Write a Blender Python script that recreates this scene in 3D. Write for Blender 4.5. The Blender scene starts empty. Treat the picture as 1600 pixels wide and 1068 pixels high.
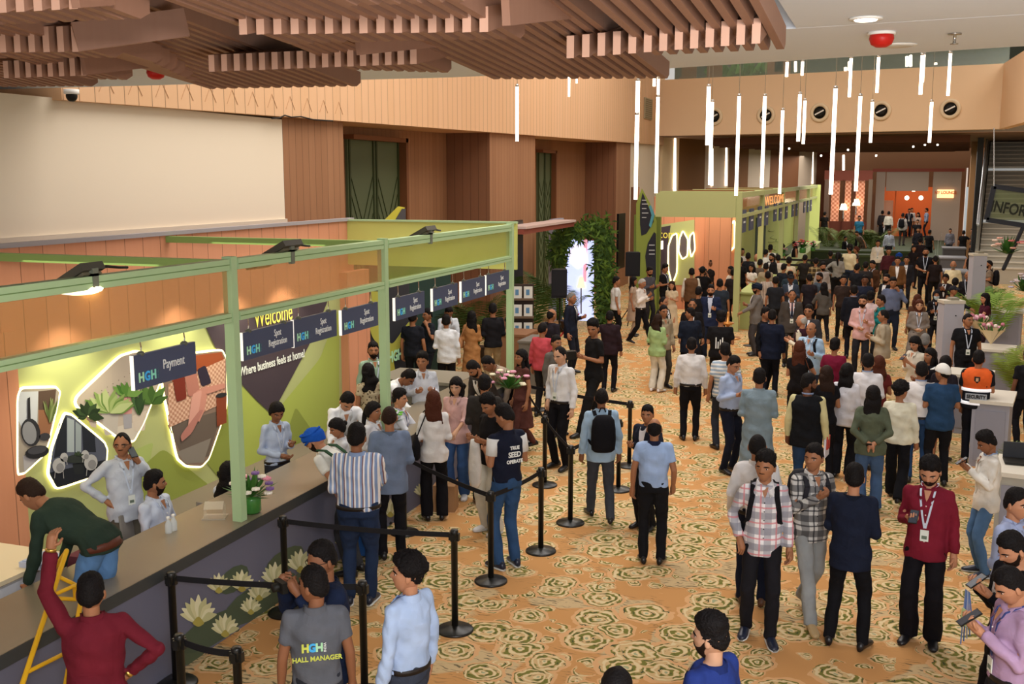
import bpy, math, random
import numpy as np
from mathutils import Vector, Matrix, Euler
random.seed(7)
C = bpy.context.scene.collection
PI = math.pi
# ---------------------------------------------------------------- camera model (1600x1068 photograph)
F = 1650.; PITCH = math.atan((534-277)/F); HC = 4.2
YAW = math.atan(596/(F*math.cos(PITCH)+257*math.sin(PITCH)))
K_CP, K_SP, K_CY, K_SY = math.cos(PITCH), math.sin(PITCH), math.cos(YAW), math.sin(YAW)
def ray(px, py):
    u = px-800; v = py-534
    fw = F*K_CP-v*K_SP; dn = v*K_CP+F*K_SP
    return (-K_SY*fw+K_CY*u, K_CY*fw+K_SY*u, -dn)
def G(px, py, z=0.):
    d = ray(px, py); t = (z-HC)/d[2]
    return Vector((d[0]*t, d[1]*t, z))
def onX(px, py, X):
    d = ray(px, py); t = X/d[0]
    return Vector((X, d[1]*t, HC+d[2]*t))
def onY(px, py, Y):
    d = ray(px, py); t = Y/d[1]
    return Vector((d[0]*t, Y, HC+d[2]*t))
def onP(px, py, D):                       # point at horizontal distance D from the lens
    d = ray(px, py); t = D/math.hypot(d[0], d[1])
    return Vector((d[0]*t, d[1]*t, HC+d[2]*t))

# ---------------------------------------------------------------- materials
def lin(c):
    if isinstance(c, str):
        c = [int(c[i:i+2], 16)/255 for i in (0, 2, 4)]
    return [(x/12.92 if x <= .04045 else ((x+.055)/1.055)**2.4) for x in c]
_m = {}
def mat(name, col, rough=.7, metal=0, emit=0, ecol=None, alpha=1, trans=0, spec=.3, bump=0, bscale=40):
    if name in _m: return _m[name]
    m = bpy.data.materials.new(name); m.use_nodes = True; _m[name] = m
    b = m.node_tree.nodes['Principled BSDF']
    b.inputs['Base Color'].default_value = (*lin(col), 1)
    b.inputs['Roughness'].default_value = rough
    b.inputs['Metallic'].default_value = metal
    b.inputs['Specular IOR Level'].default_value = spec
    if emit:
        b.inputs['Emission Color'].default_value = (*lin(ecol or col), 1)
        b.inputs['Emission Strength'].default_value = emit
    if alpha < 1: b.inputs['Alpha'].default_value = alpha
    if trans: b.inputs['Transmission Weight'].default_value = trans
    if bump:
        nt = m.node_tree
        t = nt.nodes.new('ShaderNodeTexCoord'); n = nt.nodes.new('ShaderNodeTexNoise'); n.inputs['Scale'].default_value = bscale
        bp = nt.nodes.new('ShaderNodeBump'); bp.inputs['Strength'].default_value = bump; bp.inputs['Distance'].default_value = .02
        nt.links.new(t.outputs['Object'], n.inputs['Vector']); nt.links.new(n.outputs['Fac'], bp.inputs['Height'])
        nt.links.new(bp.outputs['Normal'], b.inputs['Normal'])
    return m
class NT:                                 # small node-tree builder
    def __init__(s, name, rough=.8, spec=.2):
        s.m = bpy.data.materials.new(name); s.m.use_nodes = True; _m[name] = s.m
        s.t = s.m.node_tree; s.b = s.t.nodes['Principled BSDF']
        s.b.inputs['Roughness'].default_value = rough; s.b.inputs['Specular IOR Level'].default_value = spec
        s.tc = s.t.nodes.new('ShaderNodeTexCoord')
    def n(s, typ, ins=None, **kw):
        x = s.t.nodes.new('ShaderNode'+typ)
        for k, v in kw.items(): setattr(x, k, v)
        for k, v in (ins or {}).items():
            if isinstance(v, bpy.types.NodeSocket): s.t.links.new(v, x.inputs[k])
            else: x.inputs[k].default_value = v
        return x
    def math(s, op, a, b=0.):
        return s.n('Math', {0: a, 1: b}, operation=op).outputs[0]
    def mix(s, f, a, b):
        x = s.n('Mix', data_type='RGBA')
        for k, v in ((0, f), (6, a), (7, b)):
            if isinstance(v, bpy.types.NodeSocket): s.t.links.new(v, x.inputs[k])
            elif k == 0: x.inputs[k].default_value = v
            else: x.inputs[k].default_value = (*lin(v), 1)
        return x.outputs[2]
    def step(s, v, lo, hi):
        return s.n('MapRange', {'Value': v, 'From Min': lo, 'From Max': hi}, clamp=True).outputs[0]
    def col(s, v): s.t.links.new(v, s.b.inputs['Base Color']); return s.m
    def xyz(s, out='Object'):
        x = s.n('SeparateXYZ', {0: s.tc.outputs[out]}); return x.outputs

def wood(name, c1, c2, axis=1, pitch=.2, line=.03, rough=.6, vert=True):
    t = NT(name, rough); x = t.xyz()
    a = x[axis]
    fr = t.math('FRACT', t.math('DIVIDE', a, pitch))
    seam = t.math('LESS_THAN', fr, line)
    idx = t.math('FLOOR', t.math('DIVIDE', a, pitch))
    rnd = t.n('TexWhiteNoise', {'W': idx}, noise_dimensions='1D').outputs['Value']
    mp = t.n('Mapping', {'Vector': t.tc.outputs['Object'], 'Scale': (12, 12, .8) if vert else (2, 2, 14)})
    nz = t.n('TexNoise', {'Vector': mp.outputs[0], 'Scale': 2., 'Detail': 3.}).outputs['Fac']
    f = t.math('ADD', t.math('MULTIPLY', rnd, .5), t.math('MULTIPLY', nz, .5))
    c = t.mix(f, c1, c2)
    return t.col(t.mix(t.math('MULTIPLY', seam, .65), c, '3a2114'))

# ---------------------------------------------------------------- mesh building
class MB:
    def __init__(s): s.v = []; s.f = []; s.mi = []; s.m = 0
    def add(s, vs, fs):
        b = len(s.v); s.v.extend([tuple(p) for p in vs]); s.f.extend([tuple(b+i for i in f) for f in fs]); s.mi.extend([s.m]*len(fs)); return s
    def box(s, lo, hi, M=None):
        a, b = lo, hi
        vs = [Vector((x, y, z)) for x in (a[0], b[0]) for y in (a[1], b[1]) for z in (a[2], b[2])]
        if M is not None: vs = [M @ v for v in vs]
        return s.add(vs, [(0, 1, 3, 2), (4, 6, 7, 5), (0, 4, 5, 1), (2, 3, 7, 6), (0, 2, 6, 4), (1, 5, 7, 3)])
    def bar(s, p, q, w, h=None, up=Vector((0, 0, 1))):        # rectangular bar from p to q
        p, q = Vector(p), Vector(q); d = (q-p).normalized(); h = h or w
        if abs(d.dot(up)) > .99: up = Vector((0, 1, 0))
        r = d.cross(up).normalized(); u = r.cross(d)
        vs = [c+r*a*w/2+u*b*h/2 for c in (p, q) for a, b in ((-1, -1), (1, -1), (1, 1), (-1, 1))]
        return s.add(vs, [(0, 1, 2, 3), (7, 6, 5, 4), (0, 4, 5, 1), (1, 5, 6, 2), (2, 6, 7, 3), (3, 7, 4, 0)])
    def rings(s, R, cap=True):            # list of rings (equal length)
        n = len(R[0]); vs = [p for r in R for p in r]; fs = []
        for i in range(len(R)-1):
            for j in range(n):
                k = (j+1) % n
                fs.append((i*n+j, i*n+k, (i+1)*n+k, (i+1)*n+j))
        if cap: fs.append(tuple(range(n))[::-1]); fs.append(tuple((len(R)-1)*n+j for j in range(n)))
        return s.add(vs, fs)
    def tube(s, pts, rad, n=10, rnd=True):  # circular tube through pts
        pts = [Vector(p) for p in pts]
        if not hasattr(rad, '__len__'): rad = [rad]*len(pts)
        R = []; prev = None
        L = len(pts)
        for i in range(L):
            d = (pts[min(i+1, L-1)]-pts[max(i-1, 0)])
            d = d.normalized() if d.length > 1e-9 else Vector((0, 0, 1))
            if prev is None:
                a = Vector((1, 0, 0)) if abs(d.x) < .8 else Vector((0, 1, 0))
                u = (a-d*a.dot(d)).normalized()
            else:
                u = prev-d*prev.dot(d); u = u.normalized()
            prev = u; w = d.cross(u)
            def ring(c, r): return [c+(u*math.cos(t)+w*math.sin(t))*r for t in [2*PI*k/n for k in range(n)]]
            if i == 0 and rnd: R.append(ring(pts[0]-d*rad[0]*.85, rad[0]*.35)); R.append(ring(pts[0]-d*rad[0]*.5, rad[0]*.82))
            R.append(ring(pts[i], rad[i]))
            if i == L-1 and rnd: R.append(ring(pts[i]+d*rad[i]*.5, rad[i]*.82)); R.append(ring(pts[i]+d*rad[i]*.85, rad[i]*.35))
        return s.rings(R)
    def erings(s, L, n=16, ax=Vector((1, 0, 0))):  # L of (centre, rx, ry, axisY)
        R = []
        for c, rx, ry, ay in L:
            R.append([Vector(c)+ax*rx*math.cos(t)+ay*ry*math.sin(t) for t in [2*PI*k/n for k in range(n)]])
        return s.rings(R)
    def ball(s, c, r, n=12, m=8, M=None):
        if not hasattr(r, '__len__'): r = (r, r, r)
        c = Vector(c); R = []
        for i in range(1, m):
            ph = -PI/2+PI*i/m
            R.append([Vector((math.cos(ph)*math.cos(2*PI*k/n)*r[0], math.cos(ph)*math.sin(2*PI*k/n)*r[1], math.sin(ph)*r[2])) for k in range(n)])
        if M is not None: R = [[M @ p for p in q] for q in R]
        return s.rings([[p+c for p in q] for q in R])
    def lathe(s, c, prof, n=20):          # prof: (radius, z)
        c = Vector(c)
        return s.rings([[c+Vector((r*math.cos(2*PI*k/n), r*math.sin(2*PI*k/n), z)) for k in range(n)] for r, z in prof])
    def poly(s, pts, off=Vector((0, 0, 0))):
        pts = [Vector(p) for p in pts]
        n = len(pts)
        if off.length == 0: return s.add(pts, [tuple(range(n))])
        return s.add(pts+[p+off for p in pts], [tuple(range(n))[::-1], tuple(range(n, 2*n))]+[(i, (i+1) % n, n+(i+1) % n, n+i) for i in range(n)])
    def build(s, name, mats, parent=None, smooth=False, loc=None):
        me = bpy.data.meshes.new(name); me.from_pydata([tuple(v) for v in s.v], [], s.f)
        if not isinstance(mats, (list, tuple)): mats = [mats]
        for m in mats: me.materials.append(m)
        if len(mats) > 1: me.polygons.foreach_set('material_index', s.mi)
        if smooth: me.polygons.foreach_set('use_smooth', [True]*len(me.polygons))
        me.update()
        o = bpy.data.objects.new(name, me); C.objects.link(o)
        if parent: o.parent = parent
        if loc is not None: o.location = loc
        return o
def tag(o, label=None, cat=None, group=None, kind=None):
    if label: o['label'] = label
    if cat: o['category'] = cat
    if group: o['group'] = group
    if kind: o['kind'] = kind
    return o
def thing(name, label, cat, loc=(0, 0, 0), rz=0, group=None):
    o = bpy.data.objects.new(name, None); C.objects.link(o); o.empty_display_size = .1
    o.location = loc; o.rotation_euler = (0, 0, rz)
    return tag(o, label, cat, group)
def struct(name, mb, m, smooth=False):
    return tag(mb.build(name, m, smooth=smooth), kind='structure')
def text(body, size, M, m, parent, name='lettering', align='CENTER', sx=1, bold=0, ext=.002):
    cu = bpy.data.curves.new(name, 'FONT'); cu.body = body; cu.size = size; cu.align_x = align; cu.align_y = 'CENTER'
    cu.extrude = ext; cu.offset = bold; cu.space_line = .95; cu.resolution_u = 3
    cu.materials.append(m)
    o = bpy.data.objects.new(name, cu); C.objects.link(o)
    if parent: o.parent = parent
    o.matrix_local = M @ Matrix.Diagonal((sx, 1, 1, 1))
    return o
def frameM(o, xdir, zdir=None, up=Vector((0, 0, 1))):  # text frame: x along xdir, y up, z outward
    x = Vector(xdir).normalized(); y = (up-x*up.dot(x)).normalized(); z = x.cross(y)
    return Matrix.Translation(Vector(o)) @ Matrix((x, y, z)).transposed().to_4x4()
def smoothpoly(pts, r=.25, k=6):          # rounded corners
    out = []; n = len(pts)
    for i in range(n):
        p0, p, p1 = Vector(pts[i-1]), Vector(pts[i]), Vector(pts[(i+1) % n])
        a = p+(p0-p)*r; b = p+(p1-p)*r
        for j in range(k+1):
            t = j/k; out.append((1-t)**2*a+2*t*(1-t)*p+t*t*b)
    return out
# ================================================================ SETTING
def carpet():
    t = NT('carpet', .95, .05)
    P_ = t.tc.outputs['Object']
    nz = t.n('TexNoise', {'Vector': P_, 'Scale': 5.5, 'Detail': 2.})
    nzc = t.n('VectorMath', {0: nz.outputs['Color'], 1: (.5, .5, .5)}, operation='SUBTRACT').outputs[0]
    nzs = t.n('VectorMath', {0: nzc, 'Scale': .15}, operation='SCALE').outputs[0]
    pos = t.n('VectorMath', {0: P_, 1: nzs}, operation='ADD').outputs[0]
    def swirl(scale, rings, rad, seed):
        mp = t.n('Mapping', {'Vector': pos, 'Location': (seed, seed*1.7, 0)}).outputs[0]
        v = t.n('TexVoronoi', {'Vector': mp, 'Scale': scale, 'Randomness': .8})
        v.voronoi_dimensions = '2D'
        d = v.outputs['Distance']; cr = t.n('SeparateXYZ', {0: v.outputs['Color']}).outputs
        lim = t.math('MULTIPLY', t.math('ADD', t.math('MULTIPLY', cr[0], .5), .62), rad)
        q = t.math('DIVIDE', d, lim)                         # 0 centre, 1 rim
        n2 = t.n('TexNoise', {'Vector': P_, 'Scale': 14., 'Detail': 1.}).outputs['Fac']
        ph = t.math('ADD', t.math('MULTIPLY', q, rings), t.math('MULTIPLY', n2, 5.))
        w = t.math('SINE', ph)
        inside = t.math('LESS_THAN', q, 1.)
        present = t.math('GREATER_THAN', cr[1], .18)
        return q, w, t.math('MULTIPLY', inside, present), n2
    pn = t.n('TexNoise', {'Vector': P_, 'Scale': .9, 'Detail': 2.}).outputs['Fac']
    patch = t.step(pn, .53, .55)
    base = t.mix(patch, 'c8945e', 'c9ae84')
    # woven dashes in the pale patches
    mp = t.n('Mapping', {'Vector': pos, 'Scale': (3., 16., 1.)}).outputs[0]
    dash = t.n('TexNoise', {'Vector': mp, 'Scale': 2.6, 'Detail': 2.}).outputs['Fac']
    xx = t.n('SeparateXYZ', {0: pos}).outputs
    ln = t.math('GREATER_THAN', t.math('SINE', t.math('MULTIPLY', xx[1], 115.)), .1)
    near = t.step(pn, .47, .53)
    dm = t.math('MULTIPLY', t.math('MULTIPLY', t.step(dash, .53, .55), ln), near)
    base = t.mix(t.math('MULTIPLY', dm, .8), base, '4c4a38')
    cur = base
    for scale, rings, rad, seed in ((4.2, 14., .46, 5.3), (2.2, 21., .60, 0.)):
        q, w, m, n2 = swirl(scale, rings, rad, seed)
        n3 = t.n('TexNoise', {'Vector': P_, 'Scale': 8., 'Detail': 1.}).outputs['Fac']
        c = t.mix(t.math('MULTIPLY', t.step(w, -.2, .0), t.step(n3, .46, .50)), 'cfae7e', '77753a')    # sand / olive
        c = t.mix(t.step(w, -.7, -.5), 'dcc79c', c)
        edge = t.math('MULTIPLY', t.step(w, .84, .90), t.math('GREATER_THAN', n2, .54))
        c = t.mix(edge, c, '4a5038')
        rim = t.math('MULTIPLY', t.math('GREATER_THAN', q, .84), m)
        c = t.mix(rim, c, 'd8a878')
        cen = t.math('LESS_THAN', q, .07)
        c = t.mix(cen, c, 'a0a684')
        m = t.math('MULTIPLY', m, t.math('GREATER_THAN', t.n('TexNoise', {'Vector': P_, 'Scale': 1.3 if scale > 4 else .7}).outputs['Fac'], .44 if scale > 4 else .38))
        cur = t.mix(m, cur, c)
    return t.col(cur)
CARPET = carpet()
fl = MB().poly([(-14, -2, 0), (14, -2, 0), (14, 80, 0), (-14, 80, 0)])
struct('floor', fl, CARPET)

CREAM = mat('cream_wall', 'ecdcc4', .85); CEILM = mat('ceiling_white', 'e2e8f2', .9)
BAND = wood('band_panels', 'e4b890', 'deb084', 1, .28, .05, .7)
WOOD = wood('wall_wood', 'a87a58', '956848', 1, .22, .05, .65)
WOODX = wood('wall_wood_shaded', '8a5f44', '7e543a', 0, .22, .05, .65)  # darker copy of the wall wood: shade of the pilaster sides put into colour
DGREEN = mat('door_green', '5a6344', .6); DK = mat('near_black', '16140f', .6)
BRN = mat('brown_dark', '6b4426', .7)

# main long wall at the left: recessed plane, pilasters, doors, upper band
XR, XP = -11., -9.8
def yat(px, py, X): return onX(px, py, X).y
def wbox(name, X0, X1, Y0, Y1, z0, z1, m): return struct(name, MB().box((X0, Y0, z0), (X1, Y1, z1)), m)
yA0, yA1 = yat(443, 250, XP), yat(537, 250, XP)
yB0, yB1 = yat(765, 250, XP), yat(836, 250, XP)
yC0, yC1 = yat(963, 250, XP), yat(985, 250, XP)
HB = 5.22
wbox('wall_left', XR-.3, XR, -2, 48, 0, 9.5, WOOD)
for a, b in ((yA0, yA1), (yB0, yB1), (yC0, yC1)):
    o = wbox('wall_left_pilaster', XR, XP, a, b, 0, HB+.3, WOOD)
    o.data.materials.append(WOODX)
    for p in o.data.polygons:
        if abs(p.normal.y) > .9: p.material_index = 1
wbox('wall_left_cream', XR+.02, XP, 0, yA0-.01, 2.2, 5.17, CREAM)
wbox('wall_left_cream_far', XR+.02, XP, yC1+.01, 47.4, 0, 5.9, CREAM)
wbox('trim_1', XP, XP+.04, 0, yA0, 2.2, 3.5, mat('cream_shade', 'd8c8b4', .9))
# band (soffit) with its sloping lower edge
b0, b1 = onX(115, 155, -9.65), onX(985, 222, -9.65)
mb = MB(); zb0, zb1 = b0.z, b1.z
for X in (XR, -9.65):
    mb.v += [(X, b0.y-.2, zb0-.02), (X, 47, zb1+.06), (X, 47, 9.8), (X, b0.y-.2, 9.8)]
mb.f = [(3, 2, 1, 0), (4, 5, 6, 7), (0, 1, 5, 4), (0, 4, 7, 3), (1, 2, 6, 5), (2, 3, 7, 6)]; mb.mi = [0]*6
struct('wall_left_band', mb, BAND)
# zigzag relief lines low on the band
mb = MB(); Y = b0.y+.6
while Y < 18:
    zz = zb0+(zb1-zb0)*(Y-b0.y)/(47-b0.y)
    for s_ in (-1, 1): mb.bar((-9.645, Y, zz+.34), (-9.645, Y+s_*.14, zz+.12), .006, .008)
    Y += .56
struct('trim_2', mb, mat('groove', 'd2a47c', .9))
# cables on the cream wall top
mb = MB(); pts = [onX(x, y, -9.6) for x, y in ((425, 185), (437, 184), (445, 180), (455, 183), (470, 182), (490, 187), (520, 189))]
mb.tube(pts, .012, 6); tag(mb.build('cable', DK, smooth=True), 'loose black cable lying along the top of the cream wall panel', 'cable')
# green double doors in the recesses
for (pa, pb, n) in ((539, 620, 1), (838, 858, 2)):
    a, b = yat(pa, 250, XR), yat(pb, 250, XR)
    dr = MB().box((XR, a, 0), (XR+.06, b, 5.0))
    d = struct('door_%d' % n, dr, DGREEN)
    mb = MB(); mid = (a+b)/2
    for lo, hi in ((a, mid), (mid, b)):
        w = hi-lo
        mb.bar((XR+.07, lo+.06*w, 0), (XR+.07, lo+.06*w, 5), .03, .06); mb.bar((XR+.07, hi-.06*w, 0), (XR+.07, hi-.06*w, 5), .03, .06)
        for k in range(-2, 15):
            z0 = k*.4; c = (lo+hi)/2
            mb.bar((XR+.068, lo+.1*w, z0+w*.8+.0), (XR+.068, c, max(z0, 0)), .014, .02) if z0 >= 0 and z0+w*.8 < 4.4 else None
            mb.bar((XR+.068, hi-.1*w, z0+w*.8), (XR+.068, c, max(z0, 0)), .014, .02) if z0 >= 0 and z0+w*.8 < 4.4 else None
    g_ = mb.build('door_moulding', mat('door_green_dark', '37401f', .6)); g_.parent = d
    mb = MB().box((XR, b, 0), (XR+.25, b+.12, 5.1)).box((XR, a-.05, 5.0), (XR+.25, b+.12, 5.1))
    mb.build('door_frame', mat('door_frame_wood', '7d4c2b', .6), d)
# near ceiling slab (with plenum opening), edge toward the atrium
zc = 5.27
EP = [G(x, y, zc) for x, y in ((-60, 141), (700, 121), (1041, 107), (1583, 73), (2100, 40))]
YE = G(700, 121, zc).y
s = MB().poly([(-11.2, YE-1.4, zc), (7, YE-3.6, zc)][::1]+[(7, EP[4].y, zc)]+[tuple(EP[3]), tuple(EP[2]), tuple(EP[1]), tuple(EP[0]), (-11.2, EP[0].y, zc)], Vector((0, 0, .5))).box((-11.2, -3, zc+.001), (-10.2, YE-1.3, zc+.5)).box((-.72, -3, zc+.001), (7, YE-1.8, zc+.5))
CE = struct('ceiling', s, CEILM)
# slope-cornered end of the opening
op = [G(1187, 0, zc), G(1257, 52, zc), G(1210, 56, zc)]
wbox('ceiling_plenum', -10.2, -.6, -3, YE-1, zc+.75, zc+.8, DK)
mb = MB()
for k in range(9): mb.box((-9.8+k*1.1, -1, zc+.45), (-9.72+k*1.1, YE-1.3, zc+.5))
struct('ceiling_channels', mb, mat('dark_metal', '2b2c30', .5))
# upper atrium ceiling
wbox('ceiling_upper', -11.3, 8, YE+.0, 46, 11.6, 11.8, mat('upper_white', 'dcd2c4', .9))

# smoke detectors, downlight, sprinkler on the near ceiling
def ceil_thing(px, py, name, label, cat):
    p = G(px, py, zc-.0); return thing(name, label, cat, p), p
RED = mat('red_plastic', 'c4211a', .4); WHT = mat('white_plastic', 'f2efe8', .5); CHR = mat('chrome', 'b9b6b0', .25, .9)
for px, py, lb in ((1378, 50, 'red dome smoke detector on the white ceiling at the right'), (243, 106, 'red dome smoke detector seen between the timber baffles at the left')):
    t, p = ceil_thing(px, py, 'smoke_detector', lb, 'smoke detector')
    MB().lathe((0, 0, 0), [(.1, 0), (.1, -.02), (.09, -.022)]).build('base', WHT, t, True)
    MB().lathe((0, 0, 0), [(.085, -.02), (.09, -.05), (.075, -.09), (.04, -.11), (.01, -.112)]).build('dome', RED, t, True)
EMW = mat('lamp_white', 'fff3df', emit=6)
t, p = ceil_thing(1353, 28, 'downlight', 'round recessed downlight glowing in the white ceiling', 'light')
MB().lathe((0, 0, 0), [(.11, 0), (.11, -.012), (.08, -.014)]).build('rim', WHT, t, True)
MB().lathe((0, 0, 0), [(.08, -.012), (.07, -.02), (.01, -.022)]).build('diffuser', EMW, t, True)
t, p = ceil_thing(1402, 70, 'speaker_grille', 'flat round white grille in the ceiling behind the red detector', 'speaker')
MB().lathe((0, 0, 0), [(.13, 0), (.13, -.012), (.11, -.016), (.01, -.016)]).build('grille', mat('grille_white', 'd8d4cc', .7), t, True)
MB().lathe((0, 0, 0), [(.155, -.001), (.155, -.008), (.13, -.01)]).build('rim', WHT, t, True)
t, p = ceil_thing(1492, 52, 'sprinkler', 'small chrome sprinkler head hanging from the ceiling', 'sprinkler')
MB().lathe((0, 0, 0), [(.05, 0), (.05, -.01), (.012, -.012), (.012, -.07), (.03, -.075), (.03, -.08), (.005, -.082)]).build('head', CHR, t, True)
t = thing('camera_dome', 'small dome security camera at the left end of the orange band', 'camera', onX(112, 150, -9.5))
MB().lathe((0, 0, 0), [(.09, .08), (.09, .03), (.08, .02)]).build('base', WHT, t, True); MB().ball((0, 0, 0), .07).build('dome', DK, t, True)

# ---- timber baffles of the near ceiling
TM = wood('baffle_wood', '9a7460', '8a6450', 1, 50, 0, .55, True); TC = mat('baffle_end', 'd0a48c', .6)
nb = [0]
def baffle(mb_parts, label, parent): pass
def baffle_row(kind, a, b, n, z, hgt, L, wd=.045, last_len=None):
    """A row of boards running down the hall. 'tip': far ends along a->b; 'cap': near ends along a->b."""
    for i in range(n):
        t = i/max(n-1, 1); px, py = a[0]+(b[0]-a[0])*t, a[1]+(b[1]-a[1])*t
        p = G(px, py, z); LL = L if (last_len is None or i < n-1) else last_len
        mb = MB(); w = wd/2
        if kind == 'tip':
            y0 = p.y-LL
            ti = .10 if p.x < -3.2 else .066; prof = [(y0, z+ti*LL), (p.y-.07, z), (p.y, z+.035), (p.y, z+hgt), (y0, z+hgt+ti*LL)]
        else:
            prof = [(p.y, z), (p.y+LL, z+hgt*.95+.03), (p.y+LL, z+hgt+.12), (p.y, z+hgt)]
        k = len(prof)
        vs = [(p.x-w, y_, z_) for y_, z_ in prof]+[(p.x+w, y_, z_) for y_, z_ in prof]
        mb.add(vs, [tuple(range(k)), tuple(range(k, 2*k))[::-1]]); 
        for j in range(k):
            q = (j+1) % k; mb.m = 1 if (kind == 'cap' and j == k-1) or (kind == 'tip' and j in (1, 2)) else 0
            mb.add([vs[j], vs[j+k], vs[q+k], vs[q]], [(0, 1, 2, 3)])
        mb.m = 0
        o = mb.build('timber_baffle', [TM, TC])
        tag(o, BL[kind][0], 'ceiling baffle', BL[kind][1])
BL = {'tip': ('long brown timber ceiling baffle with its cut far end showing', 'long timber baffles of the ceiling'),
      'cap': ('short brown timber ceiling baffle with its pale square end facing the hall', 'square ended timber baffles of the ceiling')}
for a, b, n, z, h, L in (((340, 140), (560, 136), 14, 4.93, .12, 3.5), ((781, 125), (1041, 124), 16, 4.93, .13, 4.),
                         ((1032, 88), (1221, 79), 9, 4.95, .14, 3.5), ((468, 71), (740, 64), 12, 4.93, .1, 1.5), ((742, 65), (814, 63), 4, 4.93, .13, 2.5),
                         ((563, 111), (701, 115), 9, 4.93, .12, 2.5), ((562, 13), (728, 7), 6, 4.93, .12, 1.5),
                         ((17, 42), (229, 33), 9, 4.93, .12, 1.2), ((20, 93), (188, 92), 9, 4.93, .1, 1.2), ((4, 137), (150, 136), 11, 4.93, .07, 1.4),
                         ((155, 125), (204, 126), 4, 4.93, .1, 2.4), ((250, 100), (322, 134), 7, 4.95, .12, 3.)):
    baffle_row('tip', a, b, n, z, h, L)
for a, b, n, z, h, L in (((331, 112), (646, 100), 17, 4.90, .11, .7), ((380, 54), (756, 50), 15, 4.90, .12, .6), ((891, 91), (1181, 68), 13, 4.90, .13, .55),
                         ((5, 82), (118, 81), 6, 4.90, .14, .6), ((10, 122), (131, 118), 8, 4.90, .12, .8), ((4, 20), (115, 14), 5, 4.90, .16, .5)):
    baffle_row('cap', a, b, n, z, h, L)
# wide side boards closing the modules
def sideboard(p4, z):
    # quad given by near-bottom and far-bottom pixels, height h
    (a, b, h, zb) = p4
    A, B = G(*a, z), G(*b, zb)
    mb = MB().bar(A+Vector((0, 0, h/2)), B+Vector((0, 0, h/2)), .04, h)
    tag(mb.build('fascia_board', TM), 'wide flat brown timber board closing a group of ceiling baffles', 'ceiling board', 'wide timber boards between the ceiling baffles')
for q in (((118, 81), (292, 57), .16, 5.02), ((131, 117), (270, 101), .13, 5.05), ((115, 12), (170, 8), .2, 4.95), ((790, 40), (900, 28), .14, 5.1), ((560, 86), (750, 66), .1, 5.1)):
    sideboard(q, 4.9)

# ---- pendant light tubes
PT = mat('tube_light', 'fff0dc', emit=5.5, ecol='ffe9cf')
tubes = [(810, 134, 222, 22, 7), (891, 116, 152, 30, 5), (903, 122, 131, 31, 4), (997, 125, 222, 24, 9), (995, 178, 313, 23, 8), (1024, 115, 136, 28, 6), (1030, 122, 160, 28, 6), (1027, 150, 303, 25, 7),
         (1107, 134, 228, 24, 8), (1111, 158, 290, 27, 7), (1152, 149, 307, 23, 7), (1192, 149, 295, 25, 7), (1220, 171, 304, 26, 6), (1249, 146, 222, 27, 7), (1257, 156, 226, 29, 6),
         (1300, 137, 305, 22, 8), (1339, 149, 300, 23, 7), (1362, 158, 224, 28, 6), (1231, 96, 121, 30, 6), (1255, 95, 119, 30, 6), (1329, 90, 153, 27, 6), (1372, 88, 146, 28, 6), (1440, 85, 149, 25, 7), (1443, 84, 130, 26, 6), (1483, 82, 151, 25, 6), (1454, 158, 224, 29, 6)]
for px, y0, y1, D, w in tubes:
    a, b = onP(px-2, y1, D), onP(px, y0, D); r = w/1650*D/2*.72
    t = thing('pendant_light', 'slim glowing white tube light hanging upright on thin wires in the hall', 'light', (a.x, a.y, a.z), 0, 'hanging tube lights')
    H = b.z-a.z
    MB().tube([(0, 0, .02), (0, 0, H-.02)], r, 10, False).build('tube', PT, t, True)
    MB().lathe((0, 0, H-.02), [(r*1.05, 0), (r*1.05, .05), (.01, .06)], 10).build('cap', CHR, t, True)
    MB().tube([(0, 0, H+.03), (0, 0, 11.6-a.z)], .006, 4, False).build('wire', mat('wire', '8a7c68', .5), t)

# ---- balcony across the far side of the atrium
YB = 46.
bl0, bl1, bt0 = onY(1030, 215, YB), onY(1572, 199, YB), onY(1040, 125, YB)
zl, zt = 5.97, 8.33
BLp, BRp = Vector((-9.9, 46, 0)), Vector((3.75, 43.6, 0)); BD = (BRp-BLp).normalized(); BN = Vector((BD.y, -BD.x, 0))
def onB(px, py, off=0.):
    d = ray(px, py); o = BLp+BN*off; t_ = (o.x*BD.y-o.y*BD.x)/(d[0]*BD.y-d[1]*BD.x)
    return Vector((d[0]*t_, d[1]*t_, HC+d[2]*t_))
bl1 = BRp
BALC = mat('balcony_cream', 'f0d0aa', .8)
mb = MB().bar(BLp+Vector((0, 0, (zl+zt)/2))-BN*.2, BRp+Vector((0, 0, (zl+zt)/2))-BN*.2, .4, zt-zl); struct('wall_balcony', mb, BALC)
q0 = Vector((bl1.x, bl1.y, zl)); q1 = onP(1600, 150, 40); dirq = (Vector((q1.x, q1.y, 0))-Vector((q0.x, q0.y, 0))).normalized()
q1 = q0+dirq*16
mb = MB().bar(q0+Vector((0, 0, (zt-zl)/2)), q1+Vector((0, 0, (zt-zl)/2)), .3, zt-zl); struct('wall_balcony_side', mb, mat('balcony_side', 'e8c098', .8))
GL = mat('glass_clear', 'c8dccf', .05, alpha=.14, spec=.5)
g = MB().bar(BLp-BN*.2+Vector((0, 0, zt+.575)), BRp-BN*.2+Vector((0, 0, zt+.575)), .02, 1.15); struct('window_1', g, GL)
mb = MB().bar(BLp-BN*.2+Vector((0, 0, zt+1.18)), BRp-BN*.2+Vector((0, 0, zt+1.18)), .08, .05); struct('trim_3', mb, CHR)
wbox('wall_upper_far', -11, 8, 56, 56.2, zt-2, 11.6, mat('upper_dark', '3a3c30', .8))
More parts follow.
